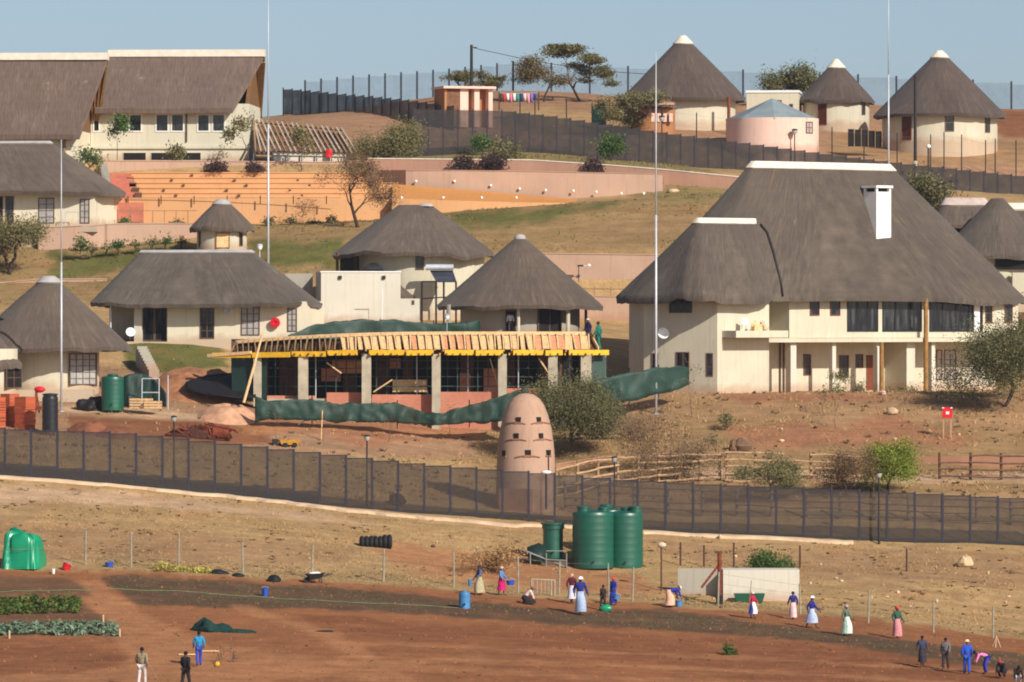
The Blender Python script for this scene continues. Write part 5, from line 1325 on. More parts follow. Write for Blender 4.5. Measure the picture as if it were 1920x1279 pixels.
lamp('small lamp post right of the long thatched house on the lawn',487,457,490,431,galv,whitem,'lamp posts among the houses',2)
lamp('lamp post in front of the pink hut with the grey roof',1490,241,285,484,steelk,None,'lamp posts on the hilltop',2.4)
lamp('lamp post beside the mud hut, below the tallest hilltop hut',1241,216,268,484,steelk,None,'lamp posts on the hilltop',2.4)
o=thing('flood_lamp','small white floodlight on a short post, between big tanks and white trough wall','lamp post',gat(1240,1108),0)
MB().tube([(0,0,-.3),(0,0,2.45)],[.055,.045],8).build('pole',woodd,o); MB().ball((0.03,-.05,2.6),.26,.2,.17,12,7,.03,1).build('lamp_head',solid('pale_lamp',K(206,190,160),.6),o,smooth=True)
o=thing('flood_lamp','white lamp on the fence line at the right foot of the clay tower','lamp',P(1024,905,351.6),0); MB().tube([(0,0,-1.6),(0,0,.5)],.06,6).build('pole',steelb,o); MB().ball((0,-.06,.62),.32,.2,.12,10,6).build('lamp_head',whitem,o,smooth=True)
o=thing('power_pole','tall dark wooden power pole behind the outhouse','pole',P(884,215,512),0); s=S(512)
MB().tube([(0,0,-1),(0,0,131*s)],[.17,.12],8).build('pole',steelk,o); MB().box(-.08,.5,-.05,.05,125*s,127*s).build('crossarm',woodd,o)
pts=[P(888,90,512)+(P(1290,142,512)-P(888,90,512))*t+Vector((0,0,-4*s*math.sin(math.pi*t)*3)) for t in np.linspace(0,1,24)]
o2=MB().tube(pts,.03,3).build('power_line',steelk); tag(o2,'power line running right from the dark pole towards the hilltop hut','cable')
o=thing('utility_pole','tall black pole in front of the wide hilltop hut','pole',P(1716,305,482),0); MB().tube([(0,0,-.6),(0,0,166*S(482))],[.14,.11],8).build('pole',steelk,o); MB().lathe([(.2,-.3),(.2,.1),(.14,.14)],8).build('base',concrete,o)
o=thing('lamp_post','pale lamp post with a round head below the wide hilltop hut','lamp post',P(1741,310,482),0); MB().tube([(0,0,-.4),(0,0,1.5)],.09,8).build('pole',woodd,o); MB().ball((0,0,1.55),.2,.2,.18,10,6).build('lantern',whitem,o,smooth=True)
# ================================================================== loose things
def tank(label,px,py,Y,dia,h,mat,neck=None,group=None,rings=7,domed=.0,name='water_tank',face=0):
    b0=P(px,py,Y); o=thing(name,label,'water tank',b0,R(face),group); r=dia/2
    prof=[(r*.98,-.15),(r,.05)]
    for i in range(rings):
        z=.1+(h-.25)*i/rings; dz=(h-.25)/rings
        prof+=[(r,z+dz*.1),(r*.985,z+dz*.5),(r,z+dz*.9)]
    prof+=[(r,h-.12),(r*.95,h),(r*.6,h+domed*.6),(r*.3,h+domed)]
    MB().lathe(prof,40).build('body',mat,o,smooth=True,auto=True)
    for dx,dy,rr,hh in (neck or [(0,0,r*.28,.18)]):
        zb=h-.05+domed*(1-abs(dx)/r)*.5; a=MB(); a.lathe([(rr,zb-.2),(rr,zb+hh),(rr*1.12,zb+hh+.005),(rr*1.12,zb+hh+.09),(rr*.2,zb+hh+.13)],18,(dx,dy,0)); a.build('lid',mat,o,smooth=True,auto=True)
    a=MB(); a.tube([(0,-r-.0,.25),(0,-r-.16,.25)],.06,8); a.build('outlet',steelk,o)
    return o
tg='big green water tanks in the middle'
s=S(340)
tank('left front one of the big green tanks, with two filler lids on its top',1112,1060,340,78*s,100*s,tankgrn,[(-18*s,-.2,.36,.26),(20*s,.1,.3,.2)],tg,domed=.12)
tank('right front one of the big green tanks, with a tall lid at its right rim',1172,1061,341,68*s,100*s,tankgrn,[(20*s,-.1,.34,.3),(2*s,.3,.3,.2)],tg,domed=.12)
tank('big green tank half hidden behind the gap between the two front tanks',1141,1058,343.5,62*s,103*s,tankgrn,[(-4*s,0,.36,.22)],tg,domed=.12)
o=tank('small green tank with an overhanging lid, left of the big green tanks',1037,1042,341,38*s,56*s,tankgrn,[(0,0,21*s,.06)],None,rings=3,domed=.16)
tank('green water tank beside the round hut at the left edge',211,765,377.5,43*S(377),58*S(377),tankgrn,[(0,0,.3,.1)],None,rings=6,domed=.1)
tank('black water tank with a domed lid in front of the brick stacks',94,806,366,30*S(366),62*S(366),tankblk,[(0,0,13*S(366),.08)],None,rings=5,domed=.14)
o=thing('tank_stand','low dark concrete stand with pipe rails, under the small green tank','stand',P(1040,1052,340.2),0); MB().box(-1.6,.9,-.2,1.6,-1.0,-.02).build('base',solid('shaded_concrete',K(96,84,72),.9),o)
a=MB(); s=S(339)
for px in(-46,-16,22): a.tube([(px*s,-.9,-.9),(px*s,-.9,16*s)],.04,6)
a.tube([(-46*s,-.9,16*s),(-16*s,-.9,4*s),(22*s,-.9,2*s)],.04,6); a.tube([(-16*s,-.9,20*s),(18*s,-.9,20*s)],.035,6); a.tube([(-60*s,-.7,22*s),(30*s,-.8,-14*s)],.05,6); a.build('pipe_rail',solid('dull_pipe',K(130,128,120),.6),o)
b0=P(1015,1050,338.5); net_q=[[P(988,1026,340),P(1010,1018,340.3),P(1024,1024,340.3)],[P(990,1048,339.5),P(1008,1052,339.4),P(1024,1056,339.4)]]
o=thing('shade_net','dark green net hanging left of the small green tank','netting',(0,0,0),0); sheet('net',netdark,net_q,o); settle(o)
o=thing('garden_gate','pale frame of a small gate in the field fence behind the crouching woman','gate',gat(1015,1118),R(8)); a=MB()
for q,w_ in(((-.55,0,-.2),(-.55,0,.95)),((.75,0,-.2),(.75,0,.9)),((-.55,0,.92),(.75,0,.86)),((.55,0,.0),(.55,0,.85))): a.tube([q,w_],.05,6)
a.build('frame',solid('pale_metal',K(164,150,126),.7,.2),o); a=MB()
for i in range(5): a.tube([(-.45+.22*i,0,.1),(-.45+.22*i,0,.88)],.012,4)
a.build('bars',galv,o)

# brick stacks
def brick_stack(label,px,py,Y,w,h,d,rot,seed):
    b0=P(px,py,Y); b0.z=gz(b0.x,b0.y)-.05; o=thing('brick_stack',label,'brick stack',b0,R(rot),'stacks of red bricks at the left edge'); rg=random.Random(seed)
    nz=max(2,int(h/.3)); a=MB()
    for i in range(nz):
        j=rg.uniform(-.02,.02); a.box(-w/2+j,w/2+j,-d/2+j,d/2+j,i*h/nz+(.003 if i else 0),(i+1)*h/nz-.012)
    a.build('bricks',brickst,o)
    a=MB(); a.box(-w/2-.05,w/2+.05,-d/2-.05,d/2+.05,-.2,-.003); a.build('pallet',woodm,o)
brick_stack('tall orange brick stack nearest the black tank',47,797,368,.95,2.05,.9,-38,1)
brick_stack('orange brick stack in the middle of the left edge group, darker side showing',18,797,369.5,.8,2.0,.9,-38,2)
brick_stack('brick stack cut by the left edge of the picture',-8,798,368.5,.9,1.9,.9,-38,3)
o=thing('concrete_mixer','small machine with a red hood and dark frame between brick stack and black tank','machine',P(70,772,371),0)
a=MB(); a.bar((-.15,0,-.1),(-.05,0,1.35),.16); a.bar((.12,.1,-.1),(-.02,.05,1.0),.1); a.box(-.3,.25,-.1,.3,.1,.35); a.build('frame',rust,o); a=MB(); a.ball((.15,0,1.4),.36,.22,.2,12,7,.05,2); a.build('hood',redp,o,smooth=True)
# heap of pallets/boards, soil heaps, rusty steel
o=thing('pallet_stack','pale timber pallet stack right of the green tank','pallet stack',P(264,766,377),R(-18)); s=S(377)
for i in range(4):
    a=MB(); z=i*.17
    for k in range(4): a.box(-.6+k*.34,-.38+k*.34,-.45,.45,z+.11,z+.13)
    for k in range(3): a.box(-.6,.66,-.45+k*.4,-.35+k*.4,z,z+.107)
    a.build('pallet',woodl,o)
o=thing('pallet_stack','second small pallet stack of pale timber, farther right beside the net frame','pallet stack',P(286,766,376.4),R(-14))
for i in range(3):
    a=MB(); z=i*.17
    for k in range(4): a.box(-.45+k*.26,-.27+k*.26,-.4,.4,z+.11,z+.13)
    for k in range(3): a.box(-.45,.51,-.4+k*.36,-.3+k*.36,z,z+.107)
    a.build('pallet',woodl,o)
def heap(name,label,cat,px,py,w,h,d,mat,seed,Y=None,n=26,kind=None):
    b0=gat(px,py) if Y is None else P(px,py,Y); s=S(b0.y); a=MB(); a.ball((0,0,0),w*s/2,d,h*s,n,10,.06,seed); o=a.build(name,mat,None,smooth=True); o.location=b0; tag(o,label,cat); 
    for v in o.data.vertices:
        q=noise.noise(v.co*1.7+Vector((seed,0,0)))+.6*noise.noise(v.co*4+Vector((seed,3,0))); v.co+=v.co.normalized()*q*.45*min(h*s*1.6,1.0)
    return o
soil_r=solid('red_spoil',K(132,82,58),.95,.3,2,bmp=.06); soil_o=solid('orange_spoil',K(164,112,78),.95,.3,2,bmp=.06); soil_p=solid('pinkish_spoil',K(196,148,116),.95,.25,2,bmp=.05)
def mound(name,label,px,Y,w,d,h,mat,seed,top=1.0):
    c=gat_Y(px,Y); wm=w*S(Y)/2; rows=[]; N=30
    for j in range(N+1):
        row=[]
        for i in range(N+1):
            a=-1+2*i/N; b_=-1+2*j/N; r=math.hypot(a,b_); x=c.x+a*wm*1.1; y=Y+b_*d*1.1
            q=max(0,1-r)**.8 ; q=min(q,.62)/.62
            z=gz(x,y)-.12+(h+.12)*q*(1+.35*noise.noise((x*.6,y*.6,seed)))+.12*q*noise.noise((x*2.1,y*2.1,seed+4)); row.append((x-c.x,y-c.y,z-c.z))
        rows.append(row)
    o=MB().grid(rows).build(name,mat,None,smooth=True); o.location=c; return tag(o,label,'soil heap')
mound('soil_heap','long dark red soil heap right of the black tank',166,368.5,80,1.6,.5,soil_r,3)
mound('soil_heap','flat red soil heap left of the rusty steel, behind the lamp post',222,367,90,1.4,.35,soil_r,5)
mound('soil_heap','pinkish rubble heap before the left end of the building site',428,377,110,2.6,.7,soil_p,7)
mound('soil_heap','orange bank of dug soil left of the building site, above the metal frame',375,388,190,5.0,1.2,soil_o,9)
o=thing('shade_and_plastic_sheet','dark sheet standing in for shadow on the dug bank, left of the unfinished building','plastic sheet',(0,0,0),0); rw_=[]
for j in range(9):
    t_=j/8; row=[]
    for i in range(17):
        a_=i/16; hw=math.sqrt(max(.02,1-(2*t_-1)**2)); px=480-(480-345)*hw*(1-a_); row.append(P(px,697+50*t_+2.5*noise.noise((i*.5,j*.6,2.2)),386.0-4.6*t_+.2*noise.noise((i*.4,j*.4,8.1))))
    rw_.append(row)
sheet('sheet',solid('shade_and_plastic_sheet',K(30,27,28),.6),rw_,o); settle(o)  # dark sheet added to paint the building's shadow on the bank
heap('soil_heap','small dark plastic covered heap left of the green tank','soil heap',170,763,44,17,.7,solid('shade_and_plastic_sheet',K(40,38,40),.6),11,Y=378.2)
o=thing('rusty_steel_heap','tangled heap of rusty reinforcing steel on the bare ground behind the fence','scrap heap',gat(368,822),0); rg=random.Random(11)
for k in range(5):
    a=MB()
    for i in range(9):
        x=rg.uniform(-1.9,1.6); a.tube([(x,rg.uniform(-.5,.5),rg.uniform(0,.25)),(x+rg.uniform(-.6,.9),rg.uniform(-.5,.5),rg.uniform(.3,.95)),(x+rg.uniform(.3,1.6),rg.uniform(-.5,.5),rg.uniform(-.05,.6))],.06,5)
    a.build('bar_bundle',rust,o)
a=MB(); a.ball((.1,.2,.0),2.1,.7,.72,18,8,.18,3); a.build('scrap_base',solid('dark_scrap',K(74,42,32),.9,.4,6),o,smooth=True)
a=MB(); a.lathe([(.42,-.5),(.42,.5)],14); 
for i in range(len(a.v)): x,y,z=a.v[i]; a.v[i]=(z+1.55,x*1.0,y+.35)
a.build('drum',rust,o)
o=thing('yellow_skip','small yellow trailer with a dark engine box behind the dark fence','trailer',gat(541,836),R(8)); yel2=solid('worn_yellow',K(186,136,52),.8,.3,4); a=MB(); a.add([(-.55,-.45,.12),(.62,-.45,.12),(.62,.45,.12),(-.55,.45,.12),(-.75,-.55,.55),(.85,-.55,.6),(.85,.55,.6),(-.75,.55,.55)],[(0,3,2,1),(4,5,6,7),(0,1,5,4),(1,2,6,5),(2,3,7,6),(3,0,4,7)]); a.build('bin',yel2,o); o.scale=(.85,.85,.75)
a=MB(); a.box(-1.2,-.8,-.35,.35,.1,.6); a.build('engine_box',steelk,o)
for sx in(-.3,.4):
    a=MB(); a.tube([(sx,-.5,.12),(sx,-.38,.12)],.2,12); a.build('wheel',rubber,o)
b0=gat(572,800); o=MB().bar((-.45,0,.1),(.42,.1,.62),.14,.1).build('white_plank',whitem); o.location=b0; tag(o,'short white plank propped up on the soil below the green net','plank')
b0=gat(603,826); o=MB().tube([(-.05,0,-.3),(0.05,0,1.9)],[.05,.035],6).build('stake',woodl); o.location=b0; tag(o,'single pale stake standing in front of the green net','stake')
b0=P(289,694,392); o=thing('concrete_stair','narrow grey stair climbing the lawn below the long house','stair',b0,R(14)); 
for i in range(9): MB().box(-.35,.35,i*.55,i*.55+.56,-1,.05+i*.19).build('step',greywall,o)
# solar heater
O=P(822,600,417); s=S(417); o=thing('solar_water_heater','solar water heater with a silver tank and dark panel on a tall stand','solar heater',O,0)
for px,y in((-31,0),(-4,-1),(10,.3),(33,0)): MB().tube([(px*s,y,-1),(px*s,y,72*s)],.07,6).build('leg',steelk,o)
a=MB()
for y in(0,): a.tube([(-31*s,y,72*s),(33*s,y,72*s)],.06,6); a.tube([(-31*s,y,40*s),(33*s,y,44*s)],.05,6)
a.build('stand_frame',steelk,o)
a=MB(); a.add([(-4*s,-.2,72*s),(34*s,-.2,72*s),(27*s,1.2,93*s),(-16*s,1.2,93*s),(-4*s,-.15,71*s),(34*s,-.15,71*s),(27*s,1.25,92*s),(-16*s,1.25,92*s)],[(0,1,2,3),(7,6,5,4),(0,4,5,1),(1,5,6,2),(2,6,7,3),(3,7,4,0)]); a.build('collector_panel',solid('collector_glass',K(58,62,74),.2,.2,2,spec=.6),o)
a=MB(); a.tube([(-24*s,.9,99*s),(28*s,.9,99*s)],5.6*s,16); a.build('tank',galv,o,smooth=True,auto=True)
# red sign on two posts
O=gat(1776,823); s=S(O.y); o=thing('red_sign','small red square sign with a white symbol on two posts in the dry grass','sign',O,0)
for px in(-7,7): MB().box(px*s-.04,px*s+.04,-.04,.04,-.3,50*s).build('post',solid('sign_post',K(176,140,110),.8),o)
MB().box(-9.5*s,9.5*s,-.09,-.045,38*s,58*s).build('sign_board',redp,o); a=MB(); a.box(-2.5*s,3.5*s,-.105,-.092,45*s,50*s); a.box(-9.5*s,-6*s,-.105,-.092,56*s,58*s); a.box(6*s,9.5*s,-.105,-.092,56*s,58*s); a.build('white_symbol',whitem,o)
# laundry line on the hill
O=P(972,196,497); s=S(497); o=thing('washing_line','washing line between two posts on the hilltop, left of the acacias','washing line',O,0)
MB().tube([(-36*s,0,-.5),(-36*s,0,23*s)],.06,6).build('post',woodd,o); MB().tube([(38*s,0,-.5),(38*s,0,23*s)],.06,6).build('post',woodd,o); MB().tube([(-36*s,0,22*s),(0,0,20.5*s),(38*s,0,22*s)],.02,4).build('line',galv,o)
rg=random.Random(3)
for i,c_ in enumerate([(60,50,60),(200,60,60),(230,230,232),(214,120,140),(225,225,230),(60,130,110),(40,60,110),(225,200,190),(220,150,150),(120,100,170),(60,70,130)]):
    x=(-33+6.4*i)*s; w_=rg.uniform(.2,.3); h_=rg.uniform(.55,.85); q=[[(x+dx,-.04+.03*math.sin(k*2+i),20.6*s-h_*t) for k,dx in enumerate((-w_/2,0,w_/2))] for t in(0,.5,1)]
    L=sheet('garment',fab(c_),q); L.location=O; tag(L,'%s garment pegged on the hilltop washing line'%(['black','red','white','pink','second white','teal','navy','cream','salmon pink','violet','dark blue'][i]),'garment','washing on the line')
o=tank('green tank on its side, half hidden by the acacia bush on the hilltop',1123,232,493,28*S(493),32*S(493),tankgrn,None,None,4)
o=thing('screen','black plastic screens between two hilltop huts','screen',P(1622,268,489),0); s=S(489)
for i in range(5): MB().box((-32+13*i)*s,(-21+13*i)*s,.05*i,.05*i+.04,-.3,(26-i)*s).build('sheet',dark,o); MB().box((-20.5+13*i)*s,(-19.5+13*i)*s,0,.08,-.4,27*s).build('post',woodm,o)
# things in front: tyres, tarp heap, buckets, drums, barrow, trough wall
o=thing('tyre_row','row of black tyres lying on the dry slope below the fence','tyres',gat(704,1024),R(6)); s=S(340)
for i in range(7):
    x=(-26+8.6*i)*s; rr=(8.3 if i<5 else 9.6)*s; a=MB(); pts=[(x+.02,rr*math.cos(t),rr*.95+rr*math.sin(t)) for t in np.linspace(0,6.283,22)]; a.tube(pts,4.6*s,8,caps=False); a.build('tyre',rubber,o,smooth=True)
O=gat(44,1063); s=S(O.y); o=thing('tarp_heap','big stack wrapped in a shiny bright green tarpaulin at the left edge','tarpaulin stack',O,R(-12))
rg=random.Random(2); vs=[];fs=[]; n=96; lv=[(0,1.06),(.12,1.04),(.3,1.0),(.5,.97),(.7,.95),(.86,.93),(.95,.86),(1.0,.6),(1.01,.15)]
for j,(t,k) in enumerate(lv):
    for i in range(n):
        th=2*math.pi*i/n; x,y=sup(th,35*s*k,1.05*k,5)
        y*=1-.18*t; x*=1-.10*t+.05*math.sin(2.2*t)
        nz=1.5*noise.noise((2.0*math.cos(th),2.0*math.sin(th),1.6*t))+.6*noise.noise((6*math.cos(th),6*math.sin(th)+4,1.4*t))
        f=1+.09*nz-.15*math.exp(-((th-4.62+.30*t)/.13)**2)+.05*math.exp(-((th-4.40+.30*t)/.12)**2)+.05*math.exp(-((th-4.85+.30*t)/.12)**2)-.07*math.exp(-((th-5.25-.2*t)/.1)**2)
        vs.append((x*f,y*f,-.1+t*66*s+(.20*nz if t>.8 else 0)-(.16*math.cos(th-.3) if t>.8 else 0)-(.22*math.exp(-((x+.12)/.16)**2) if t>.8 else 0)))
for j in range(len(lv)-1):
    for i in range(n): fs.append((j*n+i,j*n+(i+1)%n,(j+1)*n+(i+1)%n,(j+1)*n+i))
fs.append(tuple((len(lv)-1)*n+i for i in range(n)))
MB().add(vs,fs).build('tarpaulin',tarpgrn,o,smooth=True)
a=MB(); a.tube([(35*s*1.0*math.cos(t)*1.04,1.12*math.sin(t),1.0) for t in np.linspace(0,6.283,30)],.012,4,caps=False); a.build('rope',woodm,o)
def bucket(label,px,py,mat,w=11,h=11,name='bucket',cat='bucket',group=None,b0=None,tip=0):
    b0=b0 or gat(px,py); s=S(b0.y); o=thing(name,label,cat,b0,0,group); a=MB(); 
    if tip: a.m=Matrix.Rotation(R(tip),4,'Y')
    r=w*s/2; a.lathe([(r*.74,0),(r*.8,.01),(r*.97,h*s),(r*1.04,h*s),(r*1.04,h*s+.02),(r*.9,h*s+.02),(r*.72,.05)],18); a.build('body',mat,o,smooth=True,auto=True)
    a=MB(); 
    if tip: a.m=Matrix.Rotation(R(tip),4,'Y')
    a.tube([(r*math.cos(t),0,h*s+r*.55*math.sin(t)) for t in np.linspace(0,math.pi,10)],.012,4); a.build('handle',galv,o)
    return o
bg='buckets on the ground by the field'
bucket('pale blue bucket leftmost at the foot of the green tarpaulin stack',19,1068,lbluep,8,12,group=bg); bucket('dark blue bucket in front of the green tarpaulin stack, second from the left',33,1066,bluep,9,10,group=bg)
bucket('light blue bucket in front of the middle of the green tarpaulin stack',51,1067,lbluep,12,9,group=bg); bucket('blue bucket at the right corner of the green tarpaulin stack',72,1066,bluep,13,12,group=bg)
bucket('red tub lying right of the green tarpaulin stack',122,1070,redp,17,11,'tub','tub',tip=25); bucket('white jerrycan shaped bucket on the red soil near the tarpaulin stack',100,1077,whitem,7,9); bucket('blue bowl on the soil below the second fence post',205,1066,bluep,17,8,'bowl','bowl')
bucket('dark blue bucket standing alone in the dark tilled bed',497,1118,bluep,13,15); 
o=tank('blue plastic drum standing at the edge of the tilled bed',871,1141,gat(871,1141).y,21*S(324),30*S(324),lbluep,[(0,0,.12,.02)],None,2,.02,'plastic_drum'); o['category']='drum'
O=gat(590,1096); o=thing('wheelbarrow','dark wheelbarrow with a pale load at the edge of the tilled bed','wheelbarrow',O,R(15)); a=MB(); a.add([(-.3,-.25,.28),(.3,-.25,.28),(.3,.25,.28),(-.3,.25,.28),(-.5,-.34,.55),(.5,-.34,.6),(.5,.34,.6),(-.5,.34,.55)],[(0,3,2,1),(0,1,5,4),(1,2,6,5),(2,3,7,6),(3,0,4,7)]); a.build('tray',steelk,o)
MB().ball((0,0,.56),.38,.26,.09,12,6,.08,2).build('load',whitem,o,smooth=True); a=MB(); a.tube([(-.45,-.03,.18),(-.45,.05,.18)],.18,14); a.build('wheel',rubber,o)
for sy in(-.27,.27): 
    a=MB(); a.tube([(-.45,sy*.2,.18),(.2,sy,.3),(.95,sy,.55)],.022,5); a.build('handle',steelk,o); a=MB(); a.tube([(.3,sy*.9,.3),(.36,sy*.9,0)],.022,5); a.build('leg',steelk,o)
heap('net_heap','crumpled dark green net lying on the red soil','netting',396,1184,74,19,.55,solid('crumpled_green_net',K(18,58,52),.8,.5,6,bmp=.08),21); heap('net_heap','thin tail of dark green net trailing right from the crumpled net','netting',448,1187,62,6,.3,solid('crumpled_green_net',K(18,58,52)),23)
heap('shade_and_plastic_sheet','strip of black plastic on the ground left of the wheelbarrow','plastic sheet',412,1076,36,6,.3,rubber,25); heap('shade_and_plastic_sheet','short strip of black plastic near the fence behind the dark bed','plastic sheet',446,1080,24,5,.3,rubber,26); heap('shade_and_plastic_sheet','dark low heap at the fence between two grey posts','plastic sheet',515,1090,26,9,.4,rubber,27)
heap('shade_and_plastic_sheet','small dark hose piece lying on the red field','plastic sheet',608,1186,36,3,.12,rubber,28)
heap('yellow_bottle','yellow container on the red soil near the man in the teal top','container',407,1248,8,5,.12,yellow,29); 
for i,(px,py,l,m_) in enumerate(((396,1222,'pale board on the red soil right of the man in the teal top',woodl),(352,1228,'short pale stick on the red soil left of the man in the teal top',woodl))):
    b0=gat(px,py); o=MB().box(-.45,.4,-.2,.2,0,.05).build('board',m_); o.location=b0+Vector((0,0,.02)); tag(o,l,'board')
b0=gat(1430,1128); 
# cistern: a white wall and grey side wall
O=gat(1356,1124); s=S(O.y); o=thing('cistern','white rendered water trough wall with a darker grey left wing at the field edge','wall',O,0)
MB().box(0,143*s,0,2.6,-1,56*s).build('front_wall',whitep,o); MB().box(-84*s,-.003,1.2,1.5,-1,57*s).build('side_wing',greywall,o)
b0=gat(1404,1130); o=MB().add([(-.7,-.3,0),(.75,-.3,0),(.75,.3,0),(-.7,.3,0),(-.85,-.4,.5),(.9,-.4,.5),(.9,.4,.5),(-.85,.4,.5),(-.78,-.33,.48),(.83,-.33,.48),(.83,.33,.48),(-.78,.33,.48),(-.65,-.25,.08),(.7,-.25,.08),(.7,.25,.08),(-.65,.25,.08)],[(0,3,2,1),(0,1,5,4),(1,2,6,5),(2,3,7,6),(3,0,4,7),(4,5,9,8),(5,6,10,9),(6,7,11,10),(7,4,8,11),(8,9,13,12),(9,10,14,13),(10,11,15,14),(11,8,12,15),(12,13,14,15)]).build('trough',tankgrn); o.location=b0; tag(o,'green plastic trough in front of the white wall','trough')
O=gat(1349,1133); s=S(O.y); o=thing('gate_post','rusty corner post with a slanting brace at the end of the field fence','post',O,0); MB().tube([(0,0,-.4),(0,0,97*s)],.12,8).build('post',rust,o); MB().bar((-.02,0,74*s),(-34*s,.1,30*s),.13).build('brace',rust,o); MB().box(-.28,.16,-.08,.08,95*s,99*s).build('cap_plate',woodd,o); MB().box(-.2,.2,-.12,.12,0,16*s).build('footing',steelk,o)
# rocks
def rock(label,px,py,w,h,mat,seed,group=None,d=None):
    b0=gat(px,py); s=S(b0.y); o=MB().ball((0,0,h*s*.35),w*s/2,(d or w*s*.35),h*s*.62,12,8,.16,seed).build('rock',mat,None,smooth=True,auto=True); o.location=b0; o.rotation_euler=(0,0,seed); tag(o,label,'rock',group); return o
rock('large pale slanted rock on the dry slope at the right',1810,1064,36,20,rock_m,1); rock('big tan rock on the slope below the big house',1672,778,28,13,rock_m,2); rock('round brown boulder behind the bleached rail fence',1392,846,36,22,stone_d,3); rock('dark boulder left of the round brown boulder',1376,846,22,22,stone_d,4)
rock('pale rock in front of the big house near its timber post',1655,742,18,9,palepink,5); rock('flat pale block lying in the grass right of the amphitheatre wall',1262,362,24,8,rock_m,6); rock('flat tan slab on the lawn above the left retaining wall',158,486,18,6,palepink,7); rock('pale rock beside the trough on the bank',1350,1012,9,9,rock_m,8); rock('pale boulder half buried at the foot of the dark fence',744,946,34,22,stone_d,9,d=.5)
rg=random.Random(8)
for i in range(46):
    zone=rg.random()
    if zone<.6: px=rg.uniform(1330,1910); py=rg.uniform(1035,1150)
    elif zone<.8: px=rg.uniform(640,1000); py=rg.uniform(985,1060)
    else: px=rg.uniform(1350,1900); py=rg.uniform(755,840)
    pale=rg.random()<.65
    rock('small pale rock lying in the dry grass' if pale else 'small brown rock lying in the dry grass',px,py,rg.uniform(4,11),rg.uniform(3,6),rock_m if pale else stone_d,i+20,'small pale rocks on the slope' if pale else 'small brown rocks on the slope')
b0=gat(1868,1214); o=thing('tripod','small pale tripod of sticks standing in the field','tripod',b0,0)
for a in range(3): MB().tube([(0.25*math.cos(a*2.1+.3),.25*math.sin(a*2.1+.3),0),(0,0,.62)],.025,5).build('leg',rock_m,o)
# irrigation hoses
def hose(label,pts,mat,r=.02):
    p=[gat(px,py)+Vector((0,0,.03)) for px,py in poly_at(pts,40)]; o=MB().tube(p,r,4).build('hose',mat); tag(o,label,'hose')
hose('pale green hose lying along the dark tilled bed',[(205,1108),(330,1112),(500,1120),(700,1132),(860,1142)],solid('pale_hose',K(120,140,100),.7)); hose('pale hose across the dark beds at the left',[(-20,1111),(80,1108),(180,1110)],solid('pale_hose',K(120,140,100)))
# ================================================================== trees, bushes, crops, grass
l_olive=leafmat('olive_foliage',K(122,116,76,.85),.4); l_dark=leafmat('dark_foliage',K(104,102,66,.9),.4); l_brown=leafmat('brown_foliage',K(124,98,70,.8),.35)
l_grey=leafmat('dry_grey_foliage',K(134,112,84,.8),.35); l_bright=leafmat('bright_foliage',K(132,144,54,.8),.45); l_green=leafmat('green_foliage',K(84,112,52,.7),.45); l_aca=leafmat('acacia_foliage',K(112,106,66,.9),.4)
l_aca2=leafmat('brown_acacia_foliage',K(120,104,70,.85),.35)
l_purple=leafmat('purple_brown_foliage',K(92,70,66,.7),.4)
def tb(px,py,Y=None): return gat(px,py) if Y is None else P(px,py,Y)
def tr(name,label,px,py,w,h,lm,n,size,seed,Y=None,**k):
    b0=tb(px,py,Y); s=S(b0.y); return tree(name,label,b0,w*s,h*s,lm,n,size,seed,**k)
tr('leafless_tree','almost leafless grey brown tree before the orange amphitheatre',674,436,150,158,l_brown,10000,.07,3,Y=443,lev=6,spread=.62,up=.10,kids=(2,3),trunk=.36,tr=.17,cl=.34,barkm=bark)
g='flat topped acacias on the hilltop'
tr('acacia_tree','larger dark green flat topped acacia on the hilltop',1087,186,128,106,l_aca,11000,.12,8,Y=515,lev=5,spread=.85,up=.0,trunk=.34,tr=.12,cl=.36,flat=.5,squash=.3,group=g,lean=.1)
tr('acacia_tree','smaller brownish acacia left of the larger one',1020,186,92,78,l_aca2,9000,.10,12,Y=512,lev=5,spread=.85,up=.0,trunk=.38,tr=.09,cl=.5,flat=.4,squash=.4,group=g)
tr('acacia_tree','low wide acacia crown spread behind the outhouse roof',892,178,100,44,l_aca,7000,.12,14,Y=516,lev=5,spread=1.0,up=-.05,trunk=.5,tr=.14,cl=.36,flat=.5,squash=.3,group=g)
tr('hilltop_tree','dark round tree behind the flat white block on the hilltop',1482,198,92,66,l_dark,9000,.13,16,Y=520,lev=5,spread=.8,trunk=.3,tr=.14,cl=.45)
tr('acacia_bush','spreading olive bush in front of the brown mud hut',1183,240,120,64,l_olive,11000,.11,18,Y=489,lev=5,spread=.9,up=0,trunk=.3,tr=.12,cl=.42,flat=.3,squash=.6,cat='bush')
tr('bush','wide olive bush right of the bare rafters, behind the leafless tree',722,300,124,58,l_olive,14000,.1,20,Y=467,lev=5,spread=.85,up=.05,multi=4,trunk=.4,tr=.07,cl=.45,cat='bush')
tr('bush','big round dark olive bush beside the clay tower',1072,824,184,96,l_dark,50000,.075,22,Y=373,lev=5,spread=.8,up=.1,multi=6,trunk=.36,tr=.06,cl=.5,cat='bush')
tr('bush','large grey leafless bush on the slope right of the clay tower',1250,925,190,150,l_grey,15000,.06,24,Y=367.5,lev=6,spread=.8,up=.08,multi=5,trunk=.34,tr=.05,cl=.42,barkm=twig,cat='bush')
tr('bush','low grey green bush in front of the bleached rail fence',1445,918,124,70,l_olive,10000,.07,26,Y=360,lev=5,spread=.9,up=0,multi=2,trunk=.35,tr=.06,cl=.32,barkm=twig,cat='bush',squash=.6)
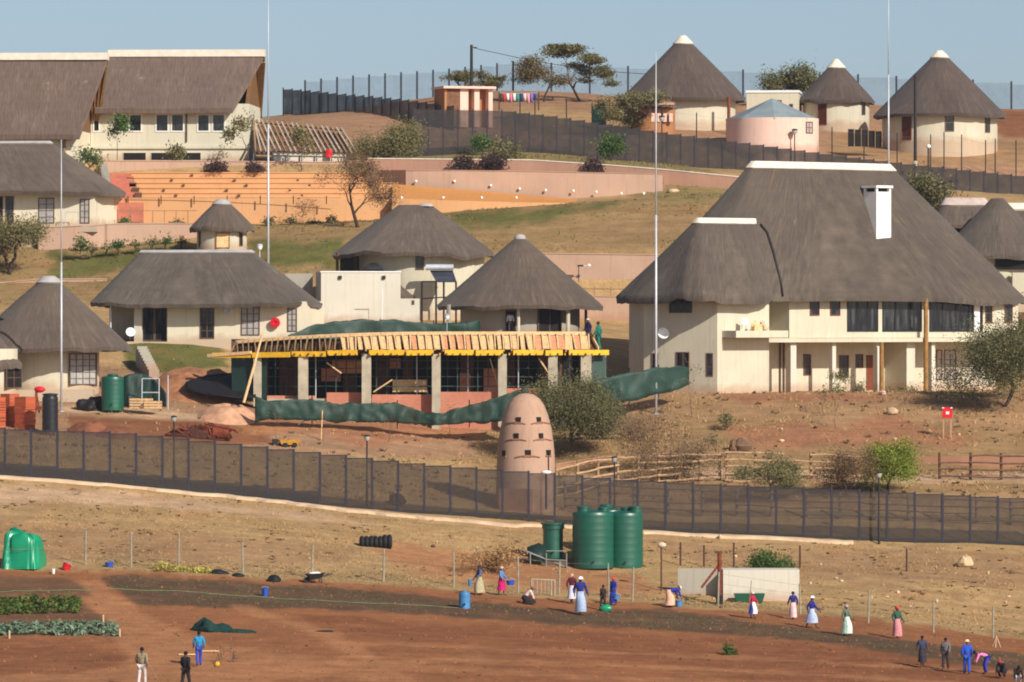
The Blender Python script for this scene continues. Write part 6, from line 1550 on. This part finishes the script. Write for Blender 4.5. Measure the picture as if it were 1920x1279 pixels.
tr('bush','brown leafless bush touching the bright green bush on its left',1588,922,110,76,l_brown,8000,.065,28,Y=360,lev=6,spread=.85,up=0,multi=2,trunk=.35,tr=.06,cl=.3,barkm=twig,cat='bush')
tr('bush','bright yellow green leafy bush behind the dark fence',1667,918,84,80,l_bright,17000,.075,30,Y=360.5,lev=5,spread=.85,multi=3,trunk=.3,tr=.05,cl=.36,cat='bush')
tr('bush','dark olive tree at the right edge hiding the corner of the big house',1868,790,165,166,l_dark,42000,.085,32,Y=384,lev=5,spread=.85,up=-.02,trunk=.28,tr=.12,cl=.8,flat=.2,squash=.8,cat='tree')
tr('bush','olive tree at the left edge before the garage of the terrace house',18,540,116,116,l_olive,16000,.1,34,Y=434,lev=5,spread=.8,trunk=.3,tr=.12,cl=.5,cat='tree')
tr('bush','green brown bush on the slope between the big house ridge and the upper fence',1738,398,92,62,l_dark,3600,.16,36,Y=455,lev=4,spread=.8,multi=4,trunk=.4,tr=.06,cl=.5,cat='bush')
tr('bush','dark green shrub behind the white trough wall',1447,1078,78,36,l_green,3200,.09,38,Y=338.5,lev=4,spread=.9,multi=5,trunk=.4,tr=.03,cl=.25,cat='bush')
tr('bush','dry yellowish bush left of the small green tank',915,1076,112,52,leafmat('straw_foliage',K(170,132,84,.9),.35),2600,.08,40,lev=5,spread=.9,up=0,multi=2,trunk=.4,tr=.04,cl=.28,barkm=twig,cat='bush',squash=.6)
tr('bush','small green weed bush alone on the red field',1368,1228,26,18,l_green,500,.08,42,lev=3,spread=.9,multi=4,trunk=.4,tr=.015,cl=.1,cat='bush')
tr('bush','faint leafless bush on the bare soil right of the teal clad man',425,1242,40,34,l_brown,60,.05,43,lev=4,spread=.8,multi=2,trunk=.4,tr=.015,cl=.1,barkm=twig,cat='bush')
pl='purple brown shrubs on the pink terrace'
for i,(px,py,w,h,l) in enumerate(((868,318,40,20,'left purple brown shrub above the curved pink wall'),(925,318,44,26,'right purple brown shrub above the curved pink wall'),(1112,322,36,20,'purple brown shrub farther right above the curved pink wall'),(405,322,52,14,'purple brown shrub on the orange steps below the hall'),(478,322,30,12,'small purple brown shrub on the orange steps by the mast'))):
    tr('shrub',l,px,py,w,h,l_purple,1400,.12,50+i,Y=(459.4 if px>600 else 460.5),lev=3,spread=.9,multi=5,trunk=.4,tr=.03,cl=.22,cat='shrub',group=pl)
tr('shrub','green shrub on the grass just above the right purple brown shrub',948,306,50,38,l_olive,2200,.12,57,Y=468,lev=3,spread=.9,multi=5,trunk=.4,tr=.03,cl=.3,cat='shrub')
tr('shrub','bright green shrub at the foot of the upper fence',1145,304,46,44,l_green,2000,.13,58,Y=470,lev=4,spread=.7,multi=3,trunk=.4,tr=.04,cl=.3,cat='shrub'); tr('shrub','small green shrub by the upper fence above the pale grass strip',905,284,36,26,l_green,1000,.12,59,Y=473,lev=3,spread=.7,multi=3,trunk=.4,tr=.03,cl=.25,cat='shrub')
for i,(px,py,w,h,Y,l) in enumerate(((222,306,28,86,463.5,'young leafy tree before the second window of the thatched hall'),(447,310,42,92,463.5,'young slender tree before the right end of the thatched hall'),(566,316,30,72,462,'young tree before the bare rafters'),(165,318,46,34,458,'small green tree at the left end of the pink terrace wall'),(330,306,14,24,463.5,'tiny sapling between the basement openings of the hall'))):
    tr('young_tree',l,px,py,w,h,l_green if i in(0,3) else l_olive,900,.13,60+i,Y=Y,lev=3,spread=.8,trunk=.45,tr=.04,cl=.28,cat='tree',group='young trees by the thatched hall')
g='saplings in front of the big house'
for i,(px,py,w,h,l,n) in enumerate(((1298,782,36,112,'thin bare sapling before the left wall corner of the big house',60),(1545,778,18,60,'thin reddish sapling before the first white column',60),(1568,804,8,62,'pale straight stake like sapling on the slope below the big house',10),(1362,808,26,34,'small dark bush on the slope below the big house',500),(1574,748,34,52,'young plant beside the second white column of the big house',420),(1610,748,30,34,'low grey green plant before the wall of the big house',420),(1560,750,44,26,'dark green clump at the foot of the big house',600),(1690,748,60,20,'low green hedge before the timber posts of the big house',900),(1340,862,34,46,'small grey bush at the edge of the slope',200))):
    tr('sapling' if n<100 else 'shrub',l,px,py,w,h,l_olive if i!=6 else l_green,n,.09,70+i,Y=None if py>760 else 394.6-.1*i,lev=4,spread=.6,multi=1 if h>40 else 4,trunk=.42,tr=.035,cl=.16,cat='sapling' if n<100 else 'shrub',barkm=twig,group=g)
g='small saplings on the slope below the building site'
for i,(px,py,h,l) in enumerate(((520,832,62,'bare sapling behind the yellow trailer'),(605,828,70,'bare sapling behind the lone stake'),(730,830,54,'bare sapling under the green net, left of the lamp post'),(845,812,58,'bare sapling between the lamp post and the clay tower'),(1138,790,56,'pale bare sapling right of the round dark bush'))):
    tr('sapling',l,px,py,16,h,l_brown,30,.06,90+i,lev=3,spread=.5,trunk=.5,tr=.025,cl=.12,cat='sapling',barkm=rock_m if i==4 else twig,group=g)
# border shrubs along walls
g='small shrubs along the foot of the walls'
for i,(px,py,Y,w) in enumerate([(150,470,437,26),(172,468,437.5,20),(200,466,438,22),(222,464,438,18),(255,460,438.5,22),(285,458,439,20),(310,457,439,22),(340,455,439.5,20),(545,417,447,18),(590,417,447,16),(620,417,447,18),(330,418,447,18),(235,418,447.5,14),(505,418,447,14)]):
    tr('shrub','small green shrub in the row at the foot of the lower pink wall' if px<345 and Y<440 else 'small dry shrub in the row at the foot of the orange wall',px,py,w,rng.uniform(6,11) if px>160 else 22,l_green if i%3==0 else l_olive,420,.12,100+i,Y=Y,lev=3,spread=.9,multi=4,trunk=.4,tr=.02,cl=.18,cat='shrub',group=g+(' (green row)' if px<345 and Y<440 else ' (dry row)'))
# --- ground cover that nobody could count
def tufts(name,label,mat,n,test,hr,wr,seed,blades=4,kind='stuff',lean=.5):
    r=np.random.RandomState(seed); out=[]; V=[]
    while len(out)<n:
        px=r.uniform(-120,2040,6000); Y=test['Y'][0]+(test['Y'][1]-test['Y'][0])*r.uniform(0,1,6000)
        z=gz_np(px,Y); x=(px-CX)/F*Y; wob=np.zeros(6000); c,gw,py=cover(px,Y,z,wob)
        ok=r.uniform(0,1,6000)<gw*test.get('w',1)
        if 'py' in test: ok&=(py>test['py'][0])&(py<test['py'][1])
        if 'f' in test: ok&=test['f'](px,py,Y,c,gw)
        cl=np.array([noise.noise((a*.35,b_*.35,seed+.5)) for a,b_ in zip(x[ok],Y[ok])])
        k=r.uniform(-.35,.35,len(cl))<cl*test.get('clump',.8)
        out+=list(zip(x[ok][k],Y[ok][k]))
    out=out[:n]; nb=blades
    for x,y in out:
        z=gz(x,y)-.02
        h=hr[0]+(hr[1]-hr[0])*r.rand()**1.5
        for b_ in range(nb):
            a=r.uniform(0,6.28); w=r.uniform(*wr); ox,oy=r.normal(0,h*.35,2); lx,ly=math.cos(a)*w,math.sin(a)*w; tx,ty=r.normal(0,h*lean,2)
            V+=[(x+ox-lx,y+oy-ly,z),(x+ox+lx,y+oy+ly,z),(x+ox+tx+lx*.3,y+oy+ty+ly*.3,z+h*r.uniform(.6,1))]
    n3=len(V)//3; me=bpy.data.meshes.new(name); me.vertices.add(len(V)); me.vertices.foreach_set('co',np.array(V,np.float32).ravel()); me.loops.add(len(V)); me.loops.foreach_set('vertex_index',np.arange(len(V),dtype=np.int32)); me.polygons.add(n3); me.polygons.foreach_set('loop_start',(np.arange(n3)*3).astype(np.int32)); me.update(calc_edges=True)
    me.materials.append(mat); o=bpy.data.objects.new(name,me); C.objects.link(o); tag(o,label,'grass',kind=kind); return o
g_dry=leafmat('dry_grass_blades',K(186,150,102,.9),.3); g_dk=leafmat('dark_weeds',K(116,94,64,.75),.4); g_gr=leafmat('lawn_blades',K(132,120,70,.9),.35)
tufts('dry_grass','dry straw coloured grass scattered over the slopes',g_dry,7000,{'Y':(329,351),'clump':.9},(.06,.18),(.02,.04),1)
tufts('dry_grass','dry straw coloured grass on the bank below the houses',g_dry,6000,{'Y':(353,395),'py':(735,940),'clump':1.0},(.10,.30),(.02,.05),2)
tufts('weeds','low dark weeds dotted over the dry slope below the fence',g_dk,520,{'Y':(329,351),'clump':.8},(.07,.16),(.05,.1),3,7,lean=1.2)
tufts('weeds','low dark weeds on the bank below the houses',g_dk,600,{'Y':(353,395),'py':(735,940),'clump':.8},(.12,.3),(.05,.1),4,7)
tufts('lawn_grass','short green and straw grass of the lawns between the houses',g_gr,5000,{'Y':(386,485),'py':(262,700),'f':lambda px,py,Y,c,gw:(gw>.25)&(gw<.85)},(.08,.2),(.03,.06),5)
tufts('seedlings','tiny seedlings scattered over the dark tilled bed',leafmat('seedling_leaves',K(112,112,78,.8),.5),9000,{'Y':(305,331),'f':lambda px,py,Y,c,gw:(gw>.4)&(px>180)},(.04,.09),(.02,.045),6,3)
tufts('weeds','sparse weeds on the red field',g_dk,260,{'Y':(280,330),'w':20,'f':lambda px,py,Y,c,gw:gw<.3},(.06,.14),(.03,.07),7,6)
def crop(name,label,poly,rows,mat,seed,h,size,per):
    rg=random.Random(seed); pts=[]
    (x0,y0),(x1,y1),(x2,y2),(x3,y3)=poly
    for j in range(rows):
        t=(j+.5)/rows; a=(x0+(x3-x0)*t,y0+(y3-y0)*t); b_=(x1+(x2-x1)*t,y1+(y2-y1)*t); n=int(abs(b_[0]-a[0])/7)
        for i in range(n):
            u_=(i+rg.uniform(.2,.8))/n; 
            if rg.random()<.12: continue
            g_=gat(a[0]+(b_[0]-a[0])*u_,a[1]+(b_[1]-a[1])*u_+rg.uniform(-1,1)); hh=h*rg.uniform(.6,1.2)
            for _ in range(per): pts.append((g_.x+rg.gauss(0,.10),g_.y+rg.gauss(0,.16),g_.z+rg.uniform(.03,hh)))
    o=bpy.data.objects.new('tmp',None); C.objects.link(o); L=leaves(name,mat,o,pts,size,.3,seed); L.parent=None; bpy.data.objects.remove(o); tag(L,label,'crop',kind='stuff'); return L
crop('vegetable_rows','rows of green vegetables at the left edge',[(-60,1126),(150,1126),(150,1152),(-60,1160)],4,leafmat('vegetable_leaves',K(86,108,44,.8),.5),1,.35,.16,16)
crop('cabbage_rows','rows of bluish green cabbages below the green vegetables',[(-60,1172),(222,1172),(224,1192),(-60,1198)],4,leafmat('cabbage_leaves',K(124,146,118,.7),.4),2,.25,.17,16)
crop('flower_strip','yellowish green plants along the fence behind the dark bed',[(285,1066),(395,1070),(395,1078),(290,1074)],2,leafmat('yellow_green_leaves',K(180,170,80,.8),.4),3,.3,.13,14)
for px,py,l in((18,1198,'left of the two pale pegs at the cabbage rows'),(225,1192,'pale peg at the right end of the cabbage rows'),(194,1168,'pale peg between the two vegetable beds')):
    b0=gat(px,py); o=MB().box(-.04,.04,-.03,.03,-.1,.4).build('peg',rock_m); o.location=b0; tag(o,l,'peg')

def clods(name,label,mat,n,Yr,py,test,smin,smax,seed):
    r=np.random.RandomState(seed); V=[];Fc_=[]; out=[]
    while len(out)<n:
        px=r.uniform(-100,2020,5000); Y=r.uniform(Yr[0],Yr[1],5000); z=gz_np(px,Y); c,gw,q=cover(px,Y,z,np.zeros(5000)); ok=(q>py[0])&(q<py[1])&test(px,Y,gw)
        x=(px-CX)/F*Y; cl=np.array([noise.noise((a*.25,b_*.6,seed)) for a,b_ in zip(x[ok],Y[ok])]); k=r.uniform(-.4,.4,len(cl))<cl
        out+=list(zip(x[ok][k],Y[ok][k]))
    for x,y in out[:n]:
        z=gz(x,y)-.01; q=smin+(smax-smin)*r.rand()**3; a0=r.uniform(0,6.28); b0=len(V)
        for k in range(5):
            a=a0+k*1.257; w=q*r.uniform(.7,1.3); V.append((x+w*math.cos(a),y+w*math.sin(a),z))
        V.append((x+r.normal(0,q*.25),y+r.normal(0,q*.25),z+q*r.uniform(.7,1.3)))
        Fc_+=[(b0+k,b0+(k+1)%5,b0+5) for k in range(5)]
    me=bpy.data.meshes.new(name); me.from_pydata(V,[],Fc_); me.materials.append(mat); o=bpy.data.objects.new(name,me); C.objects.link(o); tag(o,label,'soil clods',kind='stuff')
clods('soil_clods','loose clods of red soil scattered over the ploughed field',leafmat('clod_soil',K(142,92,62),.3),4200,(281,330),(1060,1400),lambda px,Y,g:g<.6,.03,.09,3)
clods('stones','small pale stones and clods scattered over the dry slopes',leafmat('stone_bits',K(164,132,96),.3),2600,(329,396),(735,1150),lambda px,Y,g:(g>.2)&((Y<351)|(Y>354)),.03,.10,5)
# ================================================================== people
person('person in grey blue top and khaki skirt holding a bucket beside the blue drum',899,1118,56,-70,(84,92,130),(176,166,132),'long','stand',(70,56,60),'scarf','bucket')
person('person in blue top, bright pink skirt and cream headscarf carrying a blue basin',940,1118,54,70,(90,130,178),(206,28,112),'skirt','stand',(216,176,140),'scarf','basin')
person('person stooping low in a pale pink top and black skirt, left of the small gate',988,1133,48,100,(226,196,192),(40,34,36),'skirt','crouch',(120,96,84),'hair')
person('person in a dark maroon jacket and cream headscarf, half hidden behind the one in navy',1072,1132,56,160,(92,30,40),(200,200,214),'skirt','stand',(206,168,150),'scarf')
person('person in navy jacket, pale blue skirt, apron and white hat striding forward',1088,1152,70,20,(34,44,120),(186,196,216),'long','walk',(236,236,236),'hat',apron=(160,178,204))
person('slim person in dark clothes standing behind a green bag',1131,1145,48,-30,(70,56,54),(58,48,50),'trousers','stand',None,'hair')
person('person in royal blue dress and red headscarf with a basin at the hip',1150,1135,52,-40,(36,54,150),(34,50,140),'long','stand',(206,70,70),'scarf','basin')
person('person bent over in royal blue jacket, peach skirt and white hat',1256,1139,50,120,(38,52,158),(232,178,150),'long','bend',(236,230,226),'hat',bend=1.25)
person('person in grey blue clothes standing against the white trough wall',1373,1123,42,90,(80,84,100),(70,82,112),'trousers','stand',(70,60,58),'scarf')
person('person in red top and blue skirt holding a long stick upright',1411,1160,50,60,(190,34,62),(52,84,180),'skirt','stand',(230,214,210),'scarf','stick',apron=(220,220,236))
person('person in long navy coat, pale pink skirt and dark headscarf',1487,1160,52,200,(38,40,112),(232,190,190),'long','stand',(44,44,90),'scarf')
person('person with a white hat, navy top and pale blue skirt walking to the right',1522,1178,60,70,(34,40,128),(176,190,226),'skirt','walk',(240,240,240),'hat')
person('person in a grey green top, pale mint skirt and grey headscarf, walking alone',1587,1192,58,60,(96,108,94),(190,220,200),'long','walk',(170,160,160),'scarf',apron=(206,226,206))
person('person with a red headscarf, green top and dusty pink skirt, looking down the field',1682,1197,60,40,(50,88,70),(206,136,140),'long','stand',(214,60,64),'scarf')
person('person in dark slate coat, leftmost of the group at the lower right',1729,1252,60,10,(62,62,84),(52,48,60),'skirt','stand',None,'hair')
person('person in grey jacket and dark trousers, second in the lower right group',1773,1256,60,-20,(112,106,110),(60,52,58),'trousers','stand',None,'hair')
person('person in bright blue overalls with a cream hat, at the lower right',1813,1266,64,180,(38,82,190),(38,82,190),'trousers','stand',(228,206,176),'hat')
person('person in pink top and blue trousers bending down to the soil',1848,1265,60,-75,(228,130,180),(56,64,170),'trousers','bend',None,'hair')
person('person crouching in black with a red cap near the bottom right corner',1880,1272,58,-30,(34,32,40),(44,40,50),'trousers','crouch',(190,44,70),'hair')
person('person crouching in a black top and pale trousers in the bottom right corner',1907,1283,58,10,(36,34,38),(196,190,196),'trousers','crouch',None,'hair')
person('person in khaki top and pale trousers holding a thin stick, lower left',266,1288,74,170,(140,128,100),(200,190,186),'trousers','stand',None,'hair','stick')
person('person in a black jacket and dark trousers at the bottom edge, lower left',348,1296,74,150,(36,34,38),(40,38,42),'trousers','stand',None,'hair')
person('person in a teal top and blue trousers walking away at the lower left',373,1250,65,190,(34,138,186),(56,76,170),'trousers','walk',None,'hair')
pb=P(957,627,400.6)
person('person in white shirt on the veranda of the hut behind the building site',957,627,42,180,(220,216,224),(60,56,64),'trousers','stand',None,'hair',base=pb,group='people at the building site')
person('worker in navy jacket and pale cap at the right end of the formwork roof',1103,640,46,-60,(36,36,84),(44,44,80),'trousers','stand',(214,190,180),'hat',base=P(1103,644,383.5),group='people at the building site')
person('worker in green overalls at the right end of the formwork roof',1122,655,56,-110,(24,112,98),(24,112,98),'trousers','stand',(60,50,46),'hair',base=P(1122,659,383.0),group='people at the building site')
o=thing('scaffold_platform','small timber platform under the two workers at the right end of the formwork roof','scaffold',P(1115,659,383.2),0)
MB().box(-1.0,.8,-.5,.9,-.12,-.02).build('plank',woodl,o)
MB().box(-.72,-.15,.1,.7,-.015,.50).build('crate',woodm,o)
for x in(-.9,.7):
    for y in(-.4,.8): MB().tube([(x,y,-3.6),(x,y,-.12)],.04,6).build('pole',galv,o)
# what they carry
def at_hand(px,py,Y=None,ref=None): 
    g_=gat(*ref); return P(px,py,g_.y-.15)
bucket('small blue bucket held out over the blue drum',882,1098,lbluep,8,12,b0=at_hand(881,1099,ref=(899,1118)),name='hand_bucket')
bucket('blue basin held by the person in the bright pink skirt',957,1096,bluep,17,8,b0=at_hand(957,1097,ref=(940,1118)),name='basin',cat='basin'); bucket('pale blue basin held at the hip by the person in the red headscarf',1155,1122,lbluep,15,7,b0=at_hand(1156,1124,ref=(1150,1135)),name='basin',cat='basin')
bucket('blue basin on the soil under the bent person in royal blue',1273,1139,lbluep,14,11,name='basin',cat='basin')
b0=gat(1136,1146); o=MB().ball((0,0,.18),.36,.2,.22,14,9,.12,4).build('bag',tarpgrn,None,smooth=True); o.location=b0; tag(o,'green plastic bag lying at the feet of the slim dark person','bag')
def stick(label,p0,p1): 
    o=MB().tube([p0-p0,p1-p0],.02,6).build('stick',woodm); o.location=p0; tag(o,label,'stick')
g_=gat(1411,1160); stick('long stick held upright by the person in the red top',P(1404,1142,g_.y-.3),P(1409,1088,g_.y-.3))
g_=gat(266,1288); stick('thin stick held out by the person in the khaki top',P(279,1244,g_.y+.3),P(296,1276,g_.y+.5))
# ================================================================== sky, sun, camera
for o in list(bpy.data.objects):
    if o.type=='EMPTY' and o.parent is None and o.location.length<1e-6 and o.children: settle(o)
SUN_AZ,SUN_EL=38.0,32.0                      # sun to the right of and behind the viewer
sd=Vector((math.sin(R(SUN_AZ))*math.cos(R(SUN_EL)),-math.cos(R(SUN_AZ))*math.cos(R(SUN_EL)),math.sin(R(SUN_EL))))
L=bpy.data.lights.new('sun','SUN'); L.energy=4.3; L.angle=R(.5); L.color=(1,.938,.845)
lo=bpy.data.objects.new('sun',L); C.objects.link(lo); lo.rotation_euler=sd.to_track_quat('Z','Y').to_euler()
w=bpy.data.worlds.new('World'); bpy.context.scene.world=w; w.use_nodes=True
t=w.node_tree; sk=t.nodes.new('ShaderNodeTexSky'); sk.sky_type='NISHITA'; sk.sun_disc=False
sk.sun_elevation=R(SUN_EL); sk.sun_rotation=math.atan2(sd.x,sd.y)
sk.altitude=600; sk.air_density=.6; sk.dust_density=1.75; sk.ozone_density=.6
bgd=t.nodes['Background']; t.links.new(sk.outputs[0],bgd.inputs[0]); bgd.inputs[1].default_value=.092
cam=bpy.data.cameras.new('camera'); co=bpy.data.objects.new('camera',cam); C.objects.link(co)
co.location=(0,0,0); co.rotation_euler=(R(90),0,0)
cam.sensor_width=36; cam.sensor_fit='HORIZONTAL'; cam.lens=36*F/1920
cam.shift_y=(YH-1279/2)/1920*1.0
cam.clip_start=1; cam.clip_end=20000
sc=bpy.context.scene; sc.camera=co
sc.view_settings.view_transform='Standard'; sc.view_settings.look='None'; sc.view_settings.exposure=.22; sc.view_settings.gamma=1
sc.cycles.filter_width=1.9; sc.cycles.use_denoising=True; sc.cycles.max_bounces=6; sc.cycles.transparent_max_bounces=16

hz=MB().box(-900,900,-40,1000,-45,75).build('haze',None); tag(hz,'thin dusty afternoon haze over the hillside','haze',kind='stuff')
hm=bpy.data.materials.new('haze_air'); hm.use_nodes=True; ht=hm.node_tree; ht.nodes.clear()
ho=ht.nodes.new('ShaderNodeOutputMaterial'); hv=ht.nodes.new('ShaderNodeVolumePrincipled'); hv.inputs['Color'].default_value=(.86,.90,.96,1); hv.inputs['Density'].default_value=.00011; hv.inputs['Anisotropy'].default_value=.3
ht.links.new(hv.outputs[0],ho.inputs['Volume']); hz.data.materials.append(hm)
